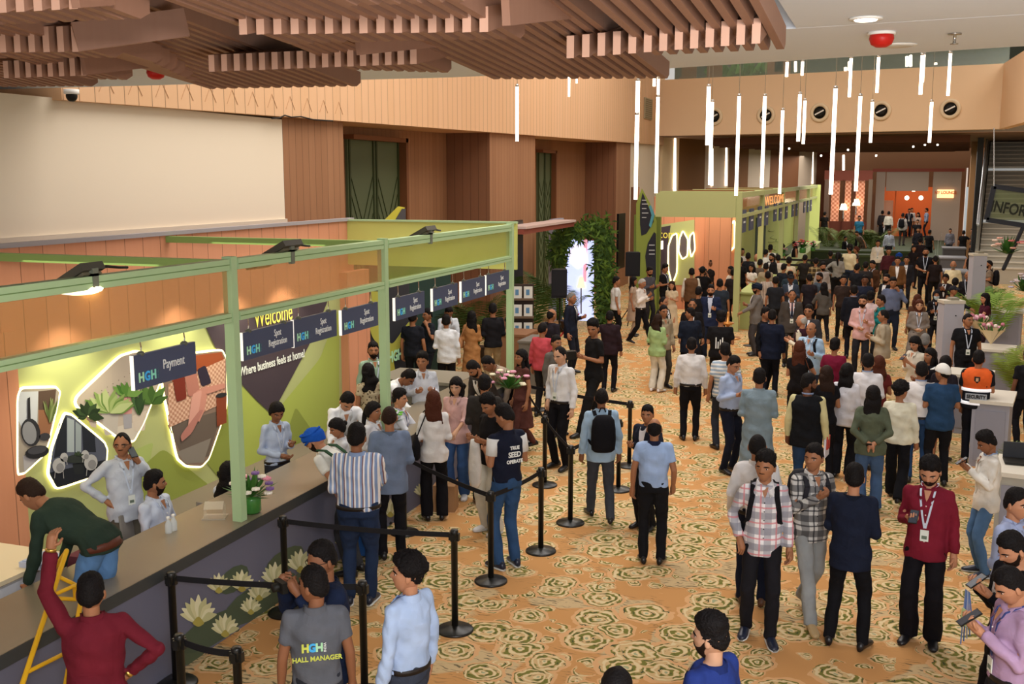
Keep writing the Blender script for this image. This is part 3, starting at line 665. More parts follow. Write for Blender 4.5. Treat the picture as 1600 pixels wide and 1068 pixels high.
# ---- hanging signs
signs = [('Payment', 205, 302, 555, 534, 608, 586), ('Spot\nRegistration', 376, 455, 517.5, 503, 564, 542), ('Spot\nRegistration', 456, 523, 498, 485, 542.6, 525), ('Spot\nRegistration', 531, 588, 483, 472.5, 523, 509),
         ('Spot\nRegistration', 615, 661, 466, 453.5, 501, 488.5), ('Spot\nRegistration', 674, 713, 451, 441.5, 487, 475), ('Spot\nRegistration', 719, 756, 439, 431.5, 472, 463), ('Spot\nRegistration', 758, 793.6, 429, 422, 461, 451)]
ordn = ['nearest', 'second nearest', 'third', 'fourth', 'fifth', 'sixth', 'farthest']
for i, (s, x0, x1, t0, t1, b0_, b1_) in enumerate(signs):
    XS = XF; A = onX(x0, t0, XS); B = onX(x1, t1, XS); zt_ = (A.z+B.z)/2; zb_ = (onX(x0, b0_, XS).z+onX(x1, b1_, XS).z)/2; w = B.y-A.y; h = zt_-zb_
    lb = 'dark slate hanging sign reading Payment' if i == 0 else 'dark slate hanging sign reading Spot Registration, %s of the row of seven' % ordn[i-1]
    t = thing('hanging_sign', lb, 'sign', (XS, (A.y+B.y)/2, (zt_+zb_)/2))
    MB().box((-.013, -w/2, -h/2), (.02, w/2, h/2)).build('board', SLATE, t)
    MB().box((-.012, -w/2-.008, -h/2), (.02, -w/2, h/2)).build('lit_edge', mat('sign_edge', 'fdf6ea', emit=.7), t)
    for yy in (-.36*w, .34*w):
        MB().tube([(0, yy, h/2), (.0, yy+.01, h/2+.05), (0, yy, ZL-.08-(zt_+zb_)/2)], .006, 6, False).build('cable', CHR, t)
        MB().ball((0, yy, h/2), (.03, .035, .025), 8, 6).build('clamp', mat('clamp', '5c5e52', .5), t, True)
    fx = lambda y_, z_: frameM((.023, y_, z_), (0, 1, 0))
    if i == 0: text(s, .115, fx(.12*w, .01), WPT, t, 'lettering', sx=.72)
    else: text(s, .095, fx(.17*w, .01), WPT, t, 'lettering', sx=.72)
    for ch, yy, m_ in (('H', -.40*w, GRNP), ('G', -.40*w+.075, BLUEP), ('H', -.40*w+.15, TEALP)):
        text(ch, .105, fx(yy, -.05), m_, t, 'logo', sx=.9, bold=.004)
    text('INDIA', .028, frameM((.023, -.40*w+.205, -.05), (0, 0, 1), up=Vector((0, -1, 0))), mat('logo_dark', '4d6a78', .6), t, 'logo', bold=.001)
# ---- yellow ladder
ly = mat('ladder_yellow', 'e0aa1c', .4)
t = thing('step_ladder', 'yellow tubular step ladder leaning at the counter under the man in green', 'ladder', (-5.2, 4.9, 0))
def lp(px, py, X): return onX(px, py, X)-t.location
A0_, B0_ = lp(35, 1068, -5.15), lp(104, 860, -5.42); d_ = B0_-A0_; A0_ = A0_-d_*(A0_.z/d_.z)
sh_ = Vector((.05, .50, 0))
for o_ in (Vector((0, 0, 0)), sh_): MB().tube([A0_+o_*1.25, B0_+o_*.3-(Vector((0, 0, .25)) if o_.y else Vector((0, 0, 0)))], .018, 10).build('rail', ly, t, True)
for u in (.2, .42, .64, .86):
    MB().tube([A0_.lerp(B0_, u), A0_.lerp(B0_, u)+sh_*(1.25-.95*u)], .015, 8).build('rung', ly, t, True)
q0_, q1_, q2_, q3_ = lp(80, 895, -5.7), lp(84, 934, -5.7), lp(118, 936, -5.62), lp(116, 912, -5.62)
for a_, b_ in ((q0_, q1_), (q1_, q2_), (q0_, q3_), (q3_, q2_), (B0_, q0_), (q1_, q1_+Vector((0, 0, -.12)))):
    MB().tube([a_, b_], .015, 8).build('brace', ly, t, True)

# ---- panels and screens past the booth end
t = thing('totem_panel', 'dark and lime standing panel with company logo behind the far end of the booth', 'panel', (-8.75, 17.2, 0))
ya, yb = onX(579, 500, -8.7).y, onX(640, 500, -8.7).y
MB().box((-.05, ya-17.2, 0), (.05, yb-17.2, 2.7)).build('board', mat('totem_dark', '2e3038', .6), t)
def wpt(pts, c, par, X=-8.69, r=.1): return wp('lime_shape', pts, X, flat(c), par, r)
wpt([(578, 455), (592, 455), (592, 505), (612, 540), (640, 500), (640, 520), (614, 560), (622, 600), (640, 625), (640, 650), (578, 650), (578, 630), (600, 590), (604, 560), (578, 520)], 'b2b24c', t, r=.2)
walltext('HGH', 618, 556, .28, GRNP, t, -8.68, 'logo', bold=.01)
struct('wall_booth_side', MB().box((-8.9, yb, 0), (-8.8, yb+2.3, 3.1)), mat('deep_teal', '1f3a32', .8))
# upper tip of a second totem above the booth
t = thing('arrow_panel', 'lime and grey tip of a standing panel rising above the booth rail', 'panel', (-9.3, 20.2, 3.2))
ta = onX(632, 340, -9.3)
wp('lime_tip', [(598, 346), (622, 322), (633, 324), (620, 346)], -9.3, flat('c8bc3c'), t); wp('grey_tip', [(616, 346), (628, 326), (634, 326), (634, 346)], -9.29, flat('4a4648'), t)
# brochure rack
p = G(815, 560, 0)
t = thing('brochure_rack', 'dark brochure rack holding white leaflets right of the booth end post', 'rack', (p.x, p.y, 0), YAW)
MB().box((-.28, -.02, 0), (.28, .1, 1.75)).build('back_panel', mat('rack_brown', '3a2c22', .6), t)
for k in range(3):
    MB().box((-.28, -.16, .55+k*.42), (.28, -.02, .6+k*.42)).build('shelf', mat('rack_shelf', '6a5744', .5), t)
    for j in range(2):
        lf = MB().box((-.2+j*.25, -.13, .6+k*.42), (0+j*.25, -.11, .87+k*.42)).build('leaflet', flat('d8d6cc'), t)
        MB().box((-.15+j*.25, -.134, .67+k*.42), (-.07+j*.25, -.131, .8+k*.42)).build('leaflet_print', flat('5c86a8'), lf)
# planter box, grey low block
tag(MB().box((-8.1, 21.6, 0), (-7.4, 22.5, .75)).box((-8.12, 21.58, .75), (-7.38, 22.52, .8)).build('planter_box', mat('planter_wood', '8a6244', .7)), 'low timber planter box beside the brochure rack', 'planter')
tag(MB().box((-6.75, 19.3, 0), (-6.4, 20.2, 1.0)).box((-6.77, 19.28, 1.0), (-6.38, 20.22, 1.04)).build('service_desk', mat('desk_body', '6f6b64')), 'narrow grey desk in front of the man in khaki trousers', 'desk')
# ---- palms
def palm(px, py, z, h, n, label, dens=26, arch=1., colr='35561e', bend=.55, loc=None, name='potted_palm', cat='plant', group=None):
    p = Vector(loc) if loc else G(px, py, z); t = thing(name, label, cat, (p.x, p.y, z), 0, group); rnd = random.Random(px*7+py)
    MB().lathe((0, 0, 0), [(.14, 0), (.19, .3), (.2, .32), (.17, .31), (.02, .3)]).build('pot', mat('pot_dark', '3b2c22', .6), t, True) if name == 'potted_palm' else None
    for k in range(n):
        a = rnd.uniform(0, 2*PI); L = h*rnd.uniform(.75, 1.1); out = L*rnd.uniform(.25, .6)*arch
        mb = MB(); P0 = Vector((0, 0, .3)); prev = P0
        pts = [P0+Vector((math.cos(a)*out*u, math.sin(a)*out*u, L*(u-bend*u*u*.75))) for u in [i/10 for i in range(11)]]
        mb.tube(pts, [.012*(1-.08*i) for i in range(11)], 4, False)
        for i in range(2, 11):
            d = (pts[i]-pts[i-1]).normalized(); side = d.cross(Vector((0, 0, 1))).normalized()
            for s_ in (-1, 1):
                for off in (0, .5):
                    b = pts[i-1]+(pts[i]-pts[i-1])*off; LL = h*.26*math.sin(PI*(i+off)/12.)+.06
                    q = b+side*s_*LL*.85+d*LL*.5-Vector((0, 0, LL*.25)); w = d*.010*max(1, h)
                    mb.add([b-w, b+(q-b)*.5-w*.8, q, b+(q-b)*.5+w*.9], [(0, 1, 2, 3)])
        mb.build('frond', mat('palm'+colr, colr, .6), t)
    return t
palm(838, 545, 0, 2.3, 11, 'tall potted palm between the brochure rack and the loudspeaker', loc=(-8.6, 25.6, 0))
palm(860, 560, 0, 2.0, 8, 'potted palm behind the booth end post', loc=(-8.9, 22.6, 0))
palm(872, 540, 0, 1.6, 8, 'bushy potted palm at the foot of the leafy arch', loc=(-8.3, 27.6, 0), colr='3a5a1e')
palm(700, 480, 0, 2.2, 8, 'potted palm behind the man in the black jacket in the booth', loc=(-8.9, 20.6, 0), colr='3c4c1c')
# ---- leafy arch with light screen
DA = 29.5
t = thing('leafy_arch', 'arch thickly covered in green leaves framing a bright screen', 'arch', onY(908, 500, DA)); aL = t.location.copy(); aL.z = 0; t.location = aL
def ap(px, py, dy=0): return onY(px, py, DA+dy)-aL
fr = MB()
for a, b in (((874, 500), (874, 372)), ((940, 500), (940, 365)), ((874, 365), (940, 358))): fr.bar(ap(*a), ap(*b), .14, .14)
fr.build('frame', mat('arch_frame', '2a3a18', .8), t)
rnd = random.Random(4)
def leafmass(zones, n, sz, m, par, nm='foliage'):
    mb = MB()
    for k in range(n):
        (x0, y0, x1, y1, sp) = rnd.choice(zones); u = rnd.random()
        c = ap(x0+(x1-x0)*u+rnd.gauss(0, sp), y0+(y1-y0)*u+rnd.gauss(0, sp), rnd.uniform(-.5, .2))
        a = rnd.uniform(0, 2*PI); d = Vector((math.cos(a), rnd.uniform(-.6, .3), math.sin(a)-.3)).normalized()*sz*rnd.uniform(.6, 1.5); w = d.cross(Vector((0, 1, 0))).normalized()*sz*.13
        mb.add([c, c+d*.5+w, c+d, c+d*.5-w], [(0, 1, 2, 3)])
    return mb.build(nm, m, par)
Z1 = [(872, 410, 874, 368, 5), (868, 372, 945, 350, 6), (942, 355, 944, 500, 6), (940, 400, 948, 520, 5), (945, 360, 948, 470, 5)]
leafmass(Z1, 1900, .22, mat('arch_leaf', '34501c', .7), t); leafmass(Z1, 1100, .24, mat('arch_leaf2', '587628', .7), t)
sc_ = thing('light_screen', 'bright pale blue lit screen with a lamp picture inside the leafy arch', 'screen', onY(905, 440, DA+.5))
s0 = sc_.location.copy()
def sp_(name, pts, m, dy): 
    o = MB().poly([onY(x, y, DA+.5+dy) for x, y in pts]).build(name, m); o.parent = sc_; o.matrix_parent_inverse = Matrix.Translation(s0).inverted(); return o
sp_('display', [(884, 372), (928, 376), (928, 520), (884, 520)], mat('screen_glow', 'c4cdf0', emit=1.3, ecol='b8c2ee'), 0)
sp_('picture_cloud', [(888, 392), (900, 380), (916, 388), (918, 410), (902, 420), (890, 410)], mat('screen_cloud', 'e8e0f4', emit=1.2), -.02)
sp_('picture_curtain', [(912, 374), (918, 374), (916, 440), (911, 440)], mat('screen_pink', 'e8a0b0', emit=1.0), -.02)
sp_('picture_lamp_shade', [(905, 432), (911, 432), (915, 450), (901, 450)], mat('screen_lamp', 'f0dcc0', emit=1.1), -.03)
sp_('picture_lamp_stem', [(907, 450), (909, 450), (909, 490), (907, 490)], mat('screen_stem', '8a7c78', .5), -.03)
wbox('wall_arch_side', onY(862, 400, DA).x-.06, onY(862, 400, DA).x+.06, DA-.1, DA+1, 0, 3.0, mat('arch_side', '9c98a4', .6))
c0, c1 = onY(803, 362, 24.), onY(884, 350, 29.)
mb = MB().bar(c0, c1, .5, .12); tag(mb.build('canopy_beam', mat('canopy_red', '8a4638', .6)), 'thin reddish canopy beam running from the booth to the leafy arch', 'beam')
tag(MB().bar(c0+Vector((0, 0, .1)), c1+Vector((0, 0, .1)), .6, .06).build('canopy_trim', mat('canopy_pale', 'c8b0a8', .6)), 'pale top strip of the thin canopy by the leafy arch', 'beam')
# wooden frame above arch on wall
p0 = onX(898, 340, XP+.02)
# ---- loudspeakers on stands
def speaker(px, py, D, label, w=.38, h=.68, z=1.75):
    p = onP(px, py, D); t = thing('loudspeaker', label, 'loudspeaker', (p.x, p.y, p.z-h/2), YAW*.6)
    MB().add([(-w/2, -.2, 0), (w/2, -.2, 0), (w*.35, .2, 0), (-w*.35, .2, 0), (-w/2, -.2, h), (w/2, -.2, h), (w*.35, .2, h), (-w*.35, .2, h)], [(3, 2, 1, 0), (4, 5, 6, 7), (0, 1, 5, 4), (1, 2, 6, 5), (2, 3, 7, 6), (3, 0, 4, 7)]).build('cabinet', mat('speaker_black', '15151a', .7), t)
    MB().box((-w*.44, -.215, .05), (w*.44, -.2, h-.05)).build('grille', mat('speaker_grille', '202024', .9), t)
    s = thing('speaker_stand', 'black tripod stand carrying the '+label, 'stand', (p.x, p.y, 0))
    H = p.z-h/2
    MB().tube([(0, 0, .25), (0, 0, H-.01)], .02, 8).build('pole', DK, s, True)
    MB().lathe((0, 0, .6), [(.035, 0), (.035, .08), (.02, .09)]).build('collar', DK, s, True)
    for k in range(3):
        a = k*2*PI/3+.5; MB().tube([(0, 0, .62), (math.cos(a)*.5, math.sin(a)*.5, .02)], .014, 6).build('leg', DK, s, True)
speaker(875, 442, 25.5, 'black loudspeaker in front of the leafy arch'); speaker(989, 412, 30.5, 'black loudspeaker left of the lime totem', .42)
o = MB().box((-.04, -.5, 0), (.04, .5, 2.)).build('wall_screen', mat('screen_black', '0d0d10', .3)); o.location = onX(969, 440, -9.3); o.location.z = .9
tag(o, 'tall black display panel standing against the timber wall', 'screen')
o = MB().box((-.04, -.4, 0), (.04, .4, 1.9)).box((-.02, -.43, -.0), (.02, .43, 1.93)).build('wall_screen', mat('screen_black', '0d0d10')); o.location = onX(807, 420, -8.9); o.location.z = 1.2
tag(o, 'black display panel just behind the end post of the booth', 'screen')

# ================================================================ SECOND BOOTH (far)
X2 = -3.9; Y2a, Y2b = onX(1155, 315, X2).y, 61.
b2 = thing('far_registration_booth', 'second lime registration booth standing far down the hall', 'booth', (X2, Y2a, 0))
def b2p(name, mb, m): mb.v = [(x-X2, y-Y2a, z) for x, y, z in mb.v]; return mb.build(name, m, b2)
XL2 = onY(1025, 315, Y2a).x
LM2 = mat('lime_far', 'b4ba80', .6)
for px in (1155, 1190, 1222, 1245, 1262, 1278):
    Y = onX(px, 330, X2).y; b2p('post', MB().box((X2-.08, Y-.08, 0), (X2+.08, Y+.08, 3.8)), LM2)
for z0, z1 in ((3.65, 3.8), (3.1, 3.2)): b2p('beam', MB().box((X2-.07, Y2a, z0), (X2+.07, Y2b, z1)), LM2)
b2p('glass_panel', MB().box((X2-.01, Y2a, 3.2), (X2+.01, Y2b, 3.65)), mat('olive_glass', '9a9a5c', .1, alpha=.5))
b2p('front_fascia', MB().box((XL2, Y2a-.05, 3.12), (X2-.08, Y2a+.05, 3.78)), LM2)
for k in range(6): b2p('roof_slat', MB().box((XL2, Y2a+.5+k*2.6, 3.74), (X2, Y2a+.75+k*2.6, 3.82)), mat('roof_slat', '8c5c34', .7) if k % 2 else LM2)
b2p('lime_wall', MB().box((X2-1.3, Y2a+6, 0), (X2-1.2, Y2b, 3.1)), mat('lime_wall2', 'b8c070', .6))
b2p('end_post', MB().box((X2-.3, Y2b-1, 0), (X2+.2, Y2b-.6, 3.8)), mat('lime_lit', 'd0d880', .6, emit=.25))
yd = onX(1185, 380, X2-1.2).y
b2p('doorway', MB().box((X2-1.25, yd-1.2, 0), (X2-1.18, yd+2.4, 2.6)), mat('doorway_dark', '3c4a3c', .8))
# inside end wall, orange column and graphics
YI = Y2a+4.5
b2p('inner_wall', MB().box((onY(1020, 400, YI).x, YI, 0), (onY(1150, 400, YI).x, YI+.1, 3.6)), ORPX)
b2p('orange_column', MB().box((onY(1104, 400, YI-1).x, YI-1.2, 0), (onY(1142, 400, YI-1).x, YI-.9, 3.1)), ORPX)
def yp(name, pts, Y, m, par, r=0):
    P_ = [onY(x, y, Y) for x, y in pts]
    if r: P_ = smoothpoly(P_, r, 4)
    o = MB().poly(P_).build(name, m); o.parent = par; o.matrix_parent_inverse = Matrix.Translation(par.location).inverted(); return o
g2 = thing('far_welcome_graphic', 'dark welcome graphic with lime and glowing picture shapes inside the far booth', 'wall graphic', onY(1060, 400, YI-.05))
yp('lime_backdrop', [(1026, 352), (1085, 343), (1085, 445), (1026, 445)], YI-.02, LM2, g2)
yp('dark_shape', [(1026, 356), (1048, 352), (1044, 380), (1040, 445), (1026, 445)], YI-.03, mat('aubergine', '473c46'), g2)
text('Welcome', .38, frameM(onY(1033, 366, YI-.04)-g2.location, (1, 0, 0)), YPT, g2, 'lettering', sx=.8)
yp('lit_display', [(1026, 377), (1036, 376), (1036, 389), (1026, 390)], YI-.05, mat('display_white', 'fff0d8', emit=3), g2)
for pts in ([(1044, 385), (1050, 368), (1058, 364), (1058, 425), (1050, 445), (1044, 420)], [(1062, 372), (1067, 360), (1075, 374), (1074, 400), (1066, 405), (1060, 392)], [(1078, 368), (1084, 362), (1086, 390), (1080, 402), (1077, 385)]):
    yp('picture', pts, YI-.05, flat('6a6266'), g2, .2)
    P_ = smoothpoly([onY(x, y, YI-.06)-g2.location for x, y in pts], .2, 4); MB().tube(P_+[P_[0]], .022, 6, False).build('glowing_edge', GLOW, g2, True)
for pts in ([(1140, 352), (1148, 344), (1148, 385), (1141, 392)], [(1151, 350), (1154, 344), (1154, 372), (1151, 378)]):
    P_ = smoothpoly([onY(x, y, YI-.06)-g2.location for x, y in pts], .2, 4); MB().tube(P_+[P_[0]], .03, 6, False).build('glowing_edge', GLOW, g2, True)
# pink lettering panel in the glass band of far booth
text('WELCOME', .42, Matrix.Translation((0.04, onX(1210, 305, X2).y-Y2a, 3.42)) @ frameM((0, 0, 0), (0, 1, 0)), mat('sign_pink', 'f0a060', emit=1.), b2, 'lettering', sx=3.2)
# botanical line drawing on the lime wall
mb = MB(); rnd = random.Random(9)
for k in range(26):
    px, py = rnd.uniform(1205, 1275), rnd.uniform(345, 425); a = rnd.uniform(0, PI); q = [onX(px+math.cos(a+j*.35)*rnd.uniform(1, 2)*j*1.6, py+math.sin(a+j*.3)*j*1.3, X2-1.19) for j in range(6)]
    mb.tube(q, .012, 3, False)
o = mb.build('botanical_drawing', mat('drawing_line', '7f8a44', .8), b2); o.matrix_parent_inverse = Matrix.Translation(b2.location).inverted()
for (zx, zy, w) in ((432, 441, 18), (464, 433, 17), (499, 421, 14), (527, 418, 12), (563, 404, 12), (585, 402, 11), (610, 397, 11), (637, 391, 10), (654, 388, 9), (685, 378, 9), (700, 376, 9), (712, 373, 9)):
    px, py = 1000+zx/2.667, 180+zy/2.667; p = onX(px, py, X2+.02); h = .62
    t = thing('counter_sign', 'small dark square counter sign hanging from the far lime booth', 'sign', p, 0, 'small dark signs of the far booth')
    MB().box((-.02, -.42, -h/2), (.02, .42, h/2)).build('board', SLATE, t); MB().box((-.01, -.3, h/2), (.01, -.28, 3.1-p.z)).build('cable', CHR, t)
    MB().box((.021, -.2, -.05), (.024, .2, .0)).build('lettering', WPT, t)
bouquet(1254, 395, 1.4, 1.3, 'red and pink flower arrangement at the end of the far booth counter', ['d84a5c', 'f0b0b8', 'e07a48'])
bouquet(1270, 392, 1.4, 1.0, 'pale pink flower arrangement beside the red one at the far booth', ['f0c8c8', 'e8a0a8'])
bouquet(1224, 400, 1.2, .8, 'small pink bouquet on the far booth counter behind the queue', ['f0c8c8', 'e8a0a8'])
# counter of far booth
tag(MB().box((X2+.05, Y2a+.5, 0), (X2+.6, Y2b-6, 1.0)).box((X2+.0, Y2a+.4, 1.0), (X2+.65, Y2b-5.9, 1.05)).build('far_counter', mat('lime_counter', 'a8b070', .6)), 'long pale counter along the front of the far booth', 'counter')
# totem left of far booth
Yt = 31.0; t = thing('signage_totem', 'tall lime and charcoal information totem with a blue chevron', 'totem', (onY(1008, 460, Yt).x, Yt, 0))
yp('lime_face', [(994, 500), (994, 318), (1003, 294), (1018, 322), (1026, 345), (1026, 500)], Yt, mat('totem_lime', '8f9c44', .6), t)
MB().box((-.38, .02, 0), (.42, .14, 3.1)).build('body', mat('totem_side', '6c7a34', .7), t)
yp('charcoal_shape', [(1000, 320), (1004, 300), (1022, 345), (1010, 365), (1002, 368), (1000, 350)], Yt-.01, flat('2c2c34'), t, .1)
yp('charcoal_shape', [(1012, 380), (1022, 362), (1025, 365), (1025, 440), (1010, 420), (1008, 400)], Yt-.01, flat('2c2c34'), t, .1)
yp('blue_chevron', [(1017, 320), (1023, 335), (1017, 356), (1014, 352), (1018, 336), (1014, 322)], Yt-.02, flat('5aa0b0'), t)
for k, yy in enumerate((312, 318, 325, 332, 339)): yp('lettering', [(1003, yy), (1010 + (k % 2)*3, yy), (1010+(k % 2)*3, yy+1.2), (1003, yy+1.2)], Yt-.02, flat('d0d0d0'), t)
for yy in (382, 390, 396): yp('lettering', [(1014, yy), (1023, yy), (1023, yy+1.4), (1014, yy+1.4)], Yt-.02, flat('d0d0d0'), t)
wbox('wall_totem_side', onY(984, 400, 33).x, onY(994, 400, 33).x, 33, 33.3, 0, 3.9, WOOD)
# ---- black fence near the far counter
p0, p1 = G(1238, 460), G(1288, 430)
t = thing('queue_fence', 'black slatted fence panel beside the queue at the far booth', 'fence', onP(1262, 460, 38))
t.location.z = 0
Mx = Matrix.Rotation(-.1, 4, 'Z')
for k in range(7): MB().box((-1.2, -.02, .25+k*.18), (1.1, .02, .32+k*.18), Mx).build('slat', DK, t)
for x in (-1.2, -.1, 1.1): MB().box((x-.04, -.04, 0), (x+.04, .04, 1.5), Mx).build('post', DK, t)
# ================================================================ END OF HALL
YE2 = 66.
TP = mat('taupe_wall', 'b09c8c', .8); OR2 = mat('orange_room_glow', 'b85628', .7, emit=.18)  # orange walls glow by themselves, standing for the bright light in the room
def yrect(name, x0, x1, y0, y1, Y, th, m, par=None):
    A, B = onY(x0, y1, Y), onY(x1, y0, Y); mb = MB().box((A.x, Y, A.z), (B.x, Y+th, B.z)); 
    o = mb.build(name, m)
    if par: o.parent = par; o.matrix_parent_inverse = Matrix.Translation(par.location).inverted()
    else: tag(o, kind='structure')
    return o
lg = thing('lounge_booth', 'taupe lounge booth with a glowing orange room at the end of the hall', 'booth', onY(1430, 380, YE2)); lg.location.z = 0
struct('floor_platform', MB().box((-5.5, 51.5, 0), (3., 71.3, .6)), mat('platform_green', '3c4430', .8))
bpx = onY(1365, 380, YE2)
zb = 385
yrect('wall_panel', 1364, 1384, 268, zb, YE2, .3, TP, lg); yrect('wall_panel', 1384, 1452, 268, 298, YE2, .3, TP, lg); yrect('wall_panel', 1452, 1503, 268, zb, YE2, .3, TP, lg)
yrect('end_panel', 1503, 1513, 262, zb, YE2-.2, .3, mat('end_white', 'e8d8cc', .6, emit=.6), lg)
yrect('roof_edge', 1364, 1508, 263, 268, YE2-.1, .4, mat('roof_red', '9a4a38', .6), lg)
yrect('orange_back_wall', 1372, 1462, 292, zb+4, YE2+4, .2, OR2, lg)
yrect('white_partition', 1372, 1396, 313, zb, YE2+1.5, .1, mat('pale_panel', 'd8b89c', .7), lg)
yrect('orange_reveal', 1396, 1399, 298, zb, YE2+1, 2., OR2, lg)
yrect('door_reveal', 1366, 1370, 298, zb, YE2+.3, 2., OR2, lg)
sg = yrect('lit_sign_box', 1464, 1491, 296, 309, YE2-.15, .1, mat('sign_lit', 'ffd8a0', emit=1.6, ecol='ffc98a'), lg)
text('NY LOUNGE', .24, frameM(onY(1477.5, 301, YE2-.18)-lg.location, (1, 0, 0)), mat('sign_letter', 'd8642c', .6), lg, 'lettering', bold=.008, sx=.85)
for x, y in ((1417, 309), (1439, 309)):
    p = onY(x, y, YE2+2.5); b = tag(MB().ball(p, .13).build('globe_lamp', mat('globe', 'fff0d0', emit=5), smooth=True), 'round glowing globe lamp hanging in the orange room', 'lamp', 'globe lamps of the orange room')
yrect('ceiling_light', 1425, 1430, 297, 299, YE2+.1, .1, EMW, lg)
# reddish shop front with lattice screens
sf = thing('lattice_shopfront', 'reddish brown shopfront with glowing patterned lattice windows', 'shopfront', onY(1325, 370, 64)); sf.location.z = 0
yrect('fascia', 1288, 1364, 266, 282, 64, .3, mat('red_brown', '74392a', .7), sf)
LAT = NT('lattice_glow', .6); x = LAT.xyz(); q = LAT.math('MULTIPLY', LAT.math('SINE', LAT.math('MULTIPLY', x[0], 26.)), LAT.math('SINE', LAT.math('MULTIPLY', x[2], 26.)))
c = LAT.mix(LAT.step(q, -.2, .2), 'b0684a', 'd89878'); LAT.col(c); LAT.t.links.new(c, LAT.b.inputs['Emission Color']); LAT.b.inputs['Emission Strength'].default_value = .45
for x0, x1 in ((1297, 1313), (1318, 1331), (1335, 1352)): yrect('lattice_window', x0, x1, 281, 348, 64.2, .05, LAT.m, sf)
yrect('base_wall', 1292, 1356, 346, 392, 64.1, .2, mat('red_brown2', '6a3424', .7), sf)
for x0, x1, c in ((1284, 1297, '6d5648'), (1313, 1318, '5a2a1c'), (1331, 1335, '5a2a1c'), (1352, 1364, '74604f')): yrect('pier', x0, x1, 280, 390, 63.9, .5, mat('pier'+c, c, .7), sf)
for x, y in ((1318, 325), (1338, 318)):
    p = onY(x, y, 64.); t = thing('table_lamp', 'glowing table lamp behind the lattice window', 'lamp', p, 0, 'table lamps in the lattice shopfront')
    MB().lathe((0, 0, 0), [(.22, -.1), (.12, .25), (.11, .25)]).build('shade', mat('globe', 'fff0d0'), t, True); MB().tube([(0, 0, -.6), (0, 0, -.1)], .04, 6).build('stem', CHR, t)
palms = [(1300, 58), (1322, 57), (1345, 58), (1362, 56), (1375, 57)]
for px, D in palms:
    p = onP(px, 300, D); palm(px, int(D), 0, 2.1, 9, 'leafy potted palm in front of the lattice shopfront', loc=(p.x, p.y, .6), colr='4c5a20', group='potted palms at the lattice shopfront')
for px, D, w in ((1318, 49.5, 3.2), (1398, 50, 3.0), (1345, 47, 2.)):
    p = onP(px, 300, D); t = thing('low_bench', 'dark green upholstered block bench in the far lounge area', 'bench', (p.x, p.y, 0), 0, 'dark green benches of the lounge')
    MB().box((-w/2, -.4, 0), (w/2, .4, .9)).build('base', mat('bench_green', '2f3a22', .8), t); MB().box((-w/2-.03, -.43, .9), (w/2+.03, .43, 1.0)).build('cushion', mat('bench_green2', '3c4a28', .8), t)
# ---- escalator-like stair at the right
SA, SB = onY(1528, 425, 46.), onY(1550, 205, 60.)
st = thing('staircase', 'wide pale staircase with glass side rising at the right of the hall', 'stairs', (SA.x, 46, 0))
n = 30; wst = 5.
def slf(k): u = k/n; return Vector((SA.x+(SB.x-SA.x)*u, 46+14*u, max(0, SA.z)*(1-u)+SB.z*u*1.0))-Vector((SA.x, 46, 0))
mb = MB()
for k in range(n):
    a, b = slf(k), slf(k+1); mb.box((a.x, a.y, 0), (a.x+wst, b.y, b.z))
sm = NT('stair_treads', .5); xz = sm.xyz(); 
mb.build('flight', mat('stair_stone', 'b4ac9c', .5), st)
for k in range(n):
    a, b = slf(k), slf(k+1); MB().box((a.x, a.y-.03, b.z-.05), (a.x+wst, a.y+.12, b.z+.01)).build('nosing', mat('stair_edge', 'd4ccbc', .4), st)
for k in (9, 20): 
    b = slf(k); MB().box((b.x, b.y-.1, b.z), (b.x+wst, b.y-.04, b.z+.12)).build('bright_edge', mat('bright_edge', 'e0e4e4', .4, emit=.3), st)
a, b = slf(0), slf(n)
MB().bar(a+Vector((-.1, 0, .2)), b+Vector((-.1, 0, .2)), .12, 1.2).build('stringer', mat('stringer', '7c766a', .5), st)
MB().bar(a+Vector((-.12, 0, 1.3)), b+Vector((-.12, 0, 1.3)), .05, 1.2).build('glass_side', mat('glass_stair', 'a8b0a8', .1, alpha=.4), st)
MB().tube([a+Vector((-.12, 0, 1.9)), b+Vector((-.12, 0, 1.9))], .06, 8).build('handrail', mat('rail_bright', 'd8dce0', .2, .6), st, True)
# column and glass between lounge and stair
wbox('wall_right_pier', onY(1514, 300, 58).x, onY(1530, 300, 58).x, 58, 58.5, 0, 5.95, mat('pier_tan', '9a744e', .7))
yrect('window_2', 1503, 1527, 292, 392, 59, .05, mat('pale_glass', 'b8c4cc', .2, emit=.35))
yrect('trim_4', 1524, 1529, 212, 420, 52, .3, mat('dark_frame', '3a3c3e', .6))
# information sign (dark framed glass)
isg = thing('information_sign', 'tilted dark framed glass sign reading INFORMATION hanging before the stairs', 'sign', onY(1580, 318, 30.))
def ip(px, py): return onY(px, py, 30.)-isg.location
q = [(1541, 343), (1553, 291), (1640, 303), (1640, 358)]
mb = MB()
for i in range(4): mb.bar(ip(*q[i]), ip(*q[(i+1) % 4]), .09, .12)
mb.build('frame', mat('sign_frame', '23262e', .5), isg)
MB().poly([ip(*p) for p in q]).build('glass', mat('sign_glass', '6f7c4e', .15, alpha=.65), isg)
a_ = math.atan2((ip(1640, 345)-ip(1545, 330)).z, (ip(1640, 345)-ip(1545, 330)).x)
text('INFORMATION', .40, Matrix.Translation(ip(1548, 322)) @ Matrix.Translation((0, -.03, 0)) @ Matrix.Rotation(-a_*1., 4, 'Y') @ frameM((0, 0, 0), (1, 0, 0)), mat('letter_dark', '1c2014', .6), isg, 'lettering', align='LEFT', bold=.008, sx=.72)
MB().bar(ip(1545, 345), ip(1505, 440), .08, .08); 
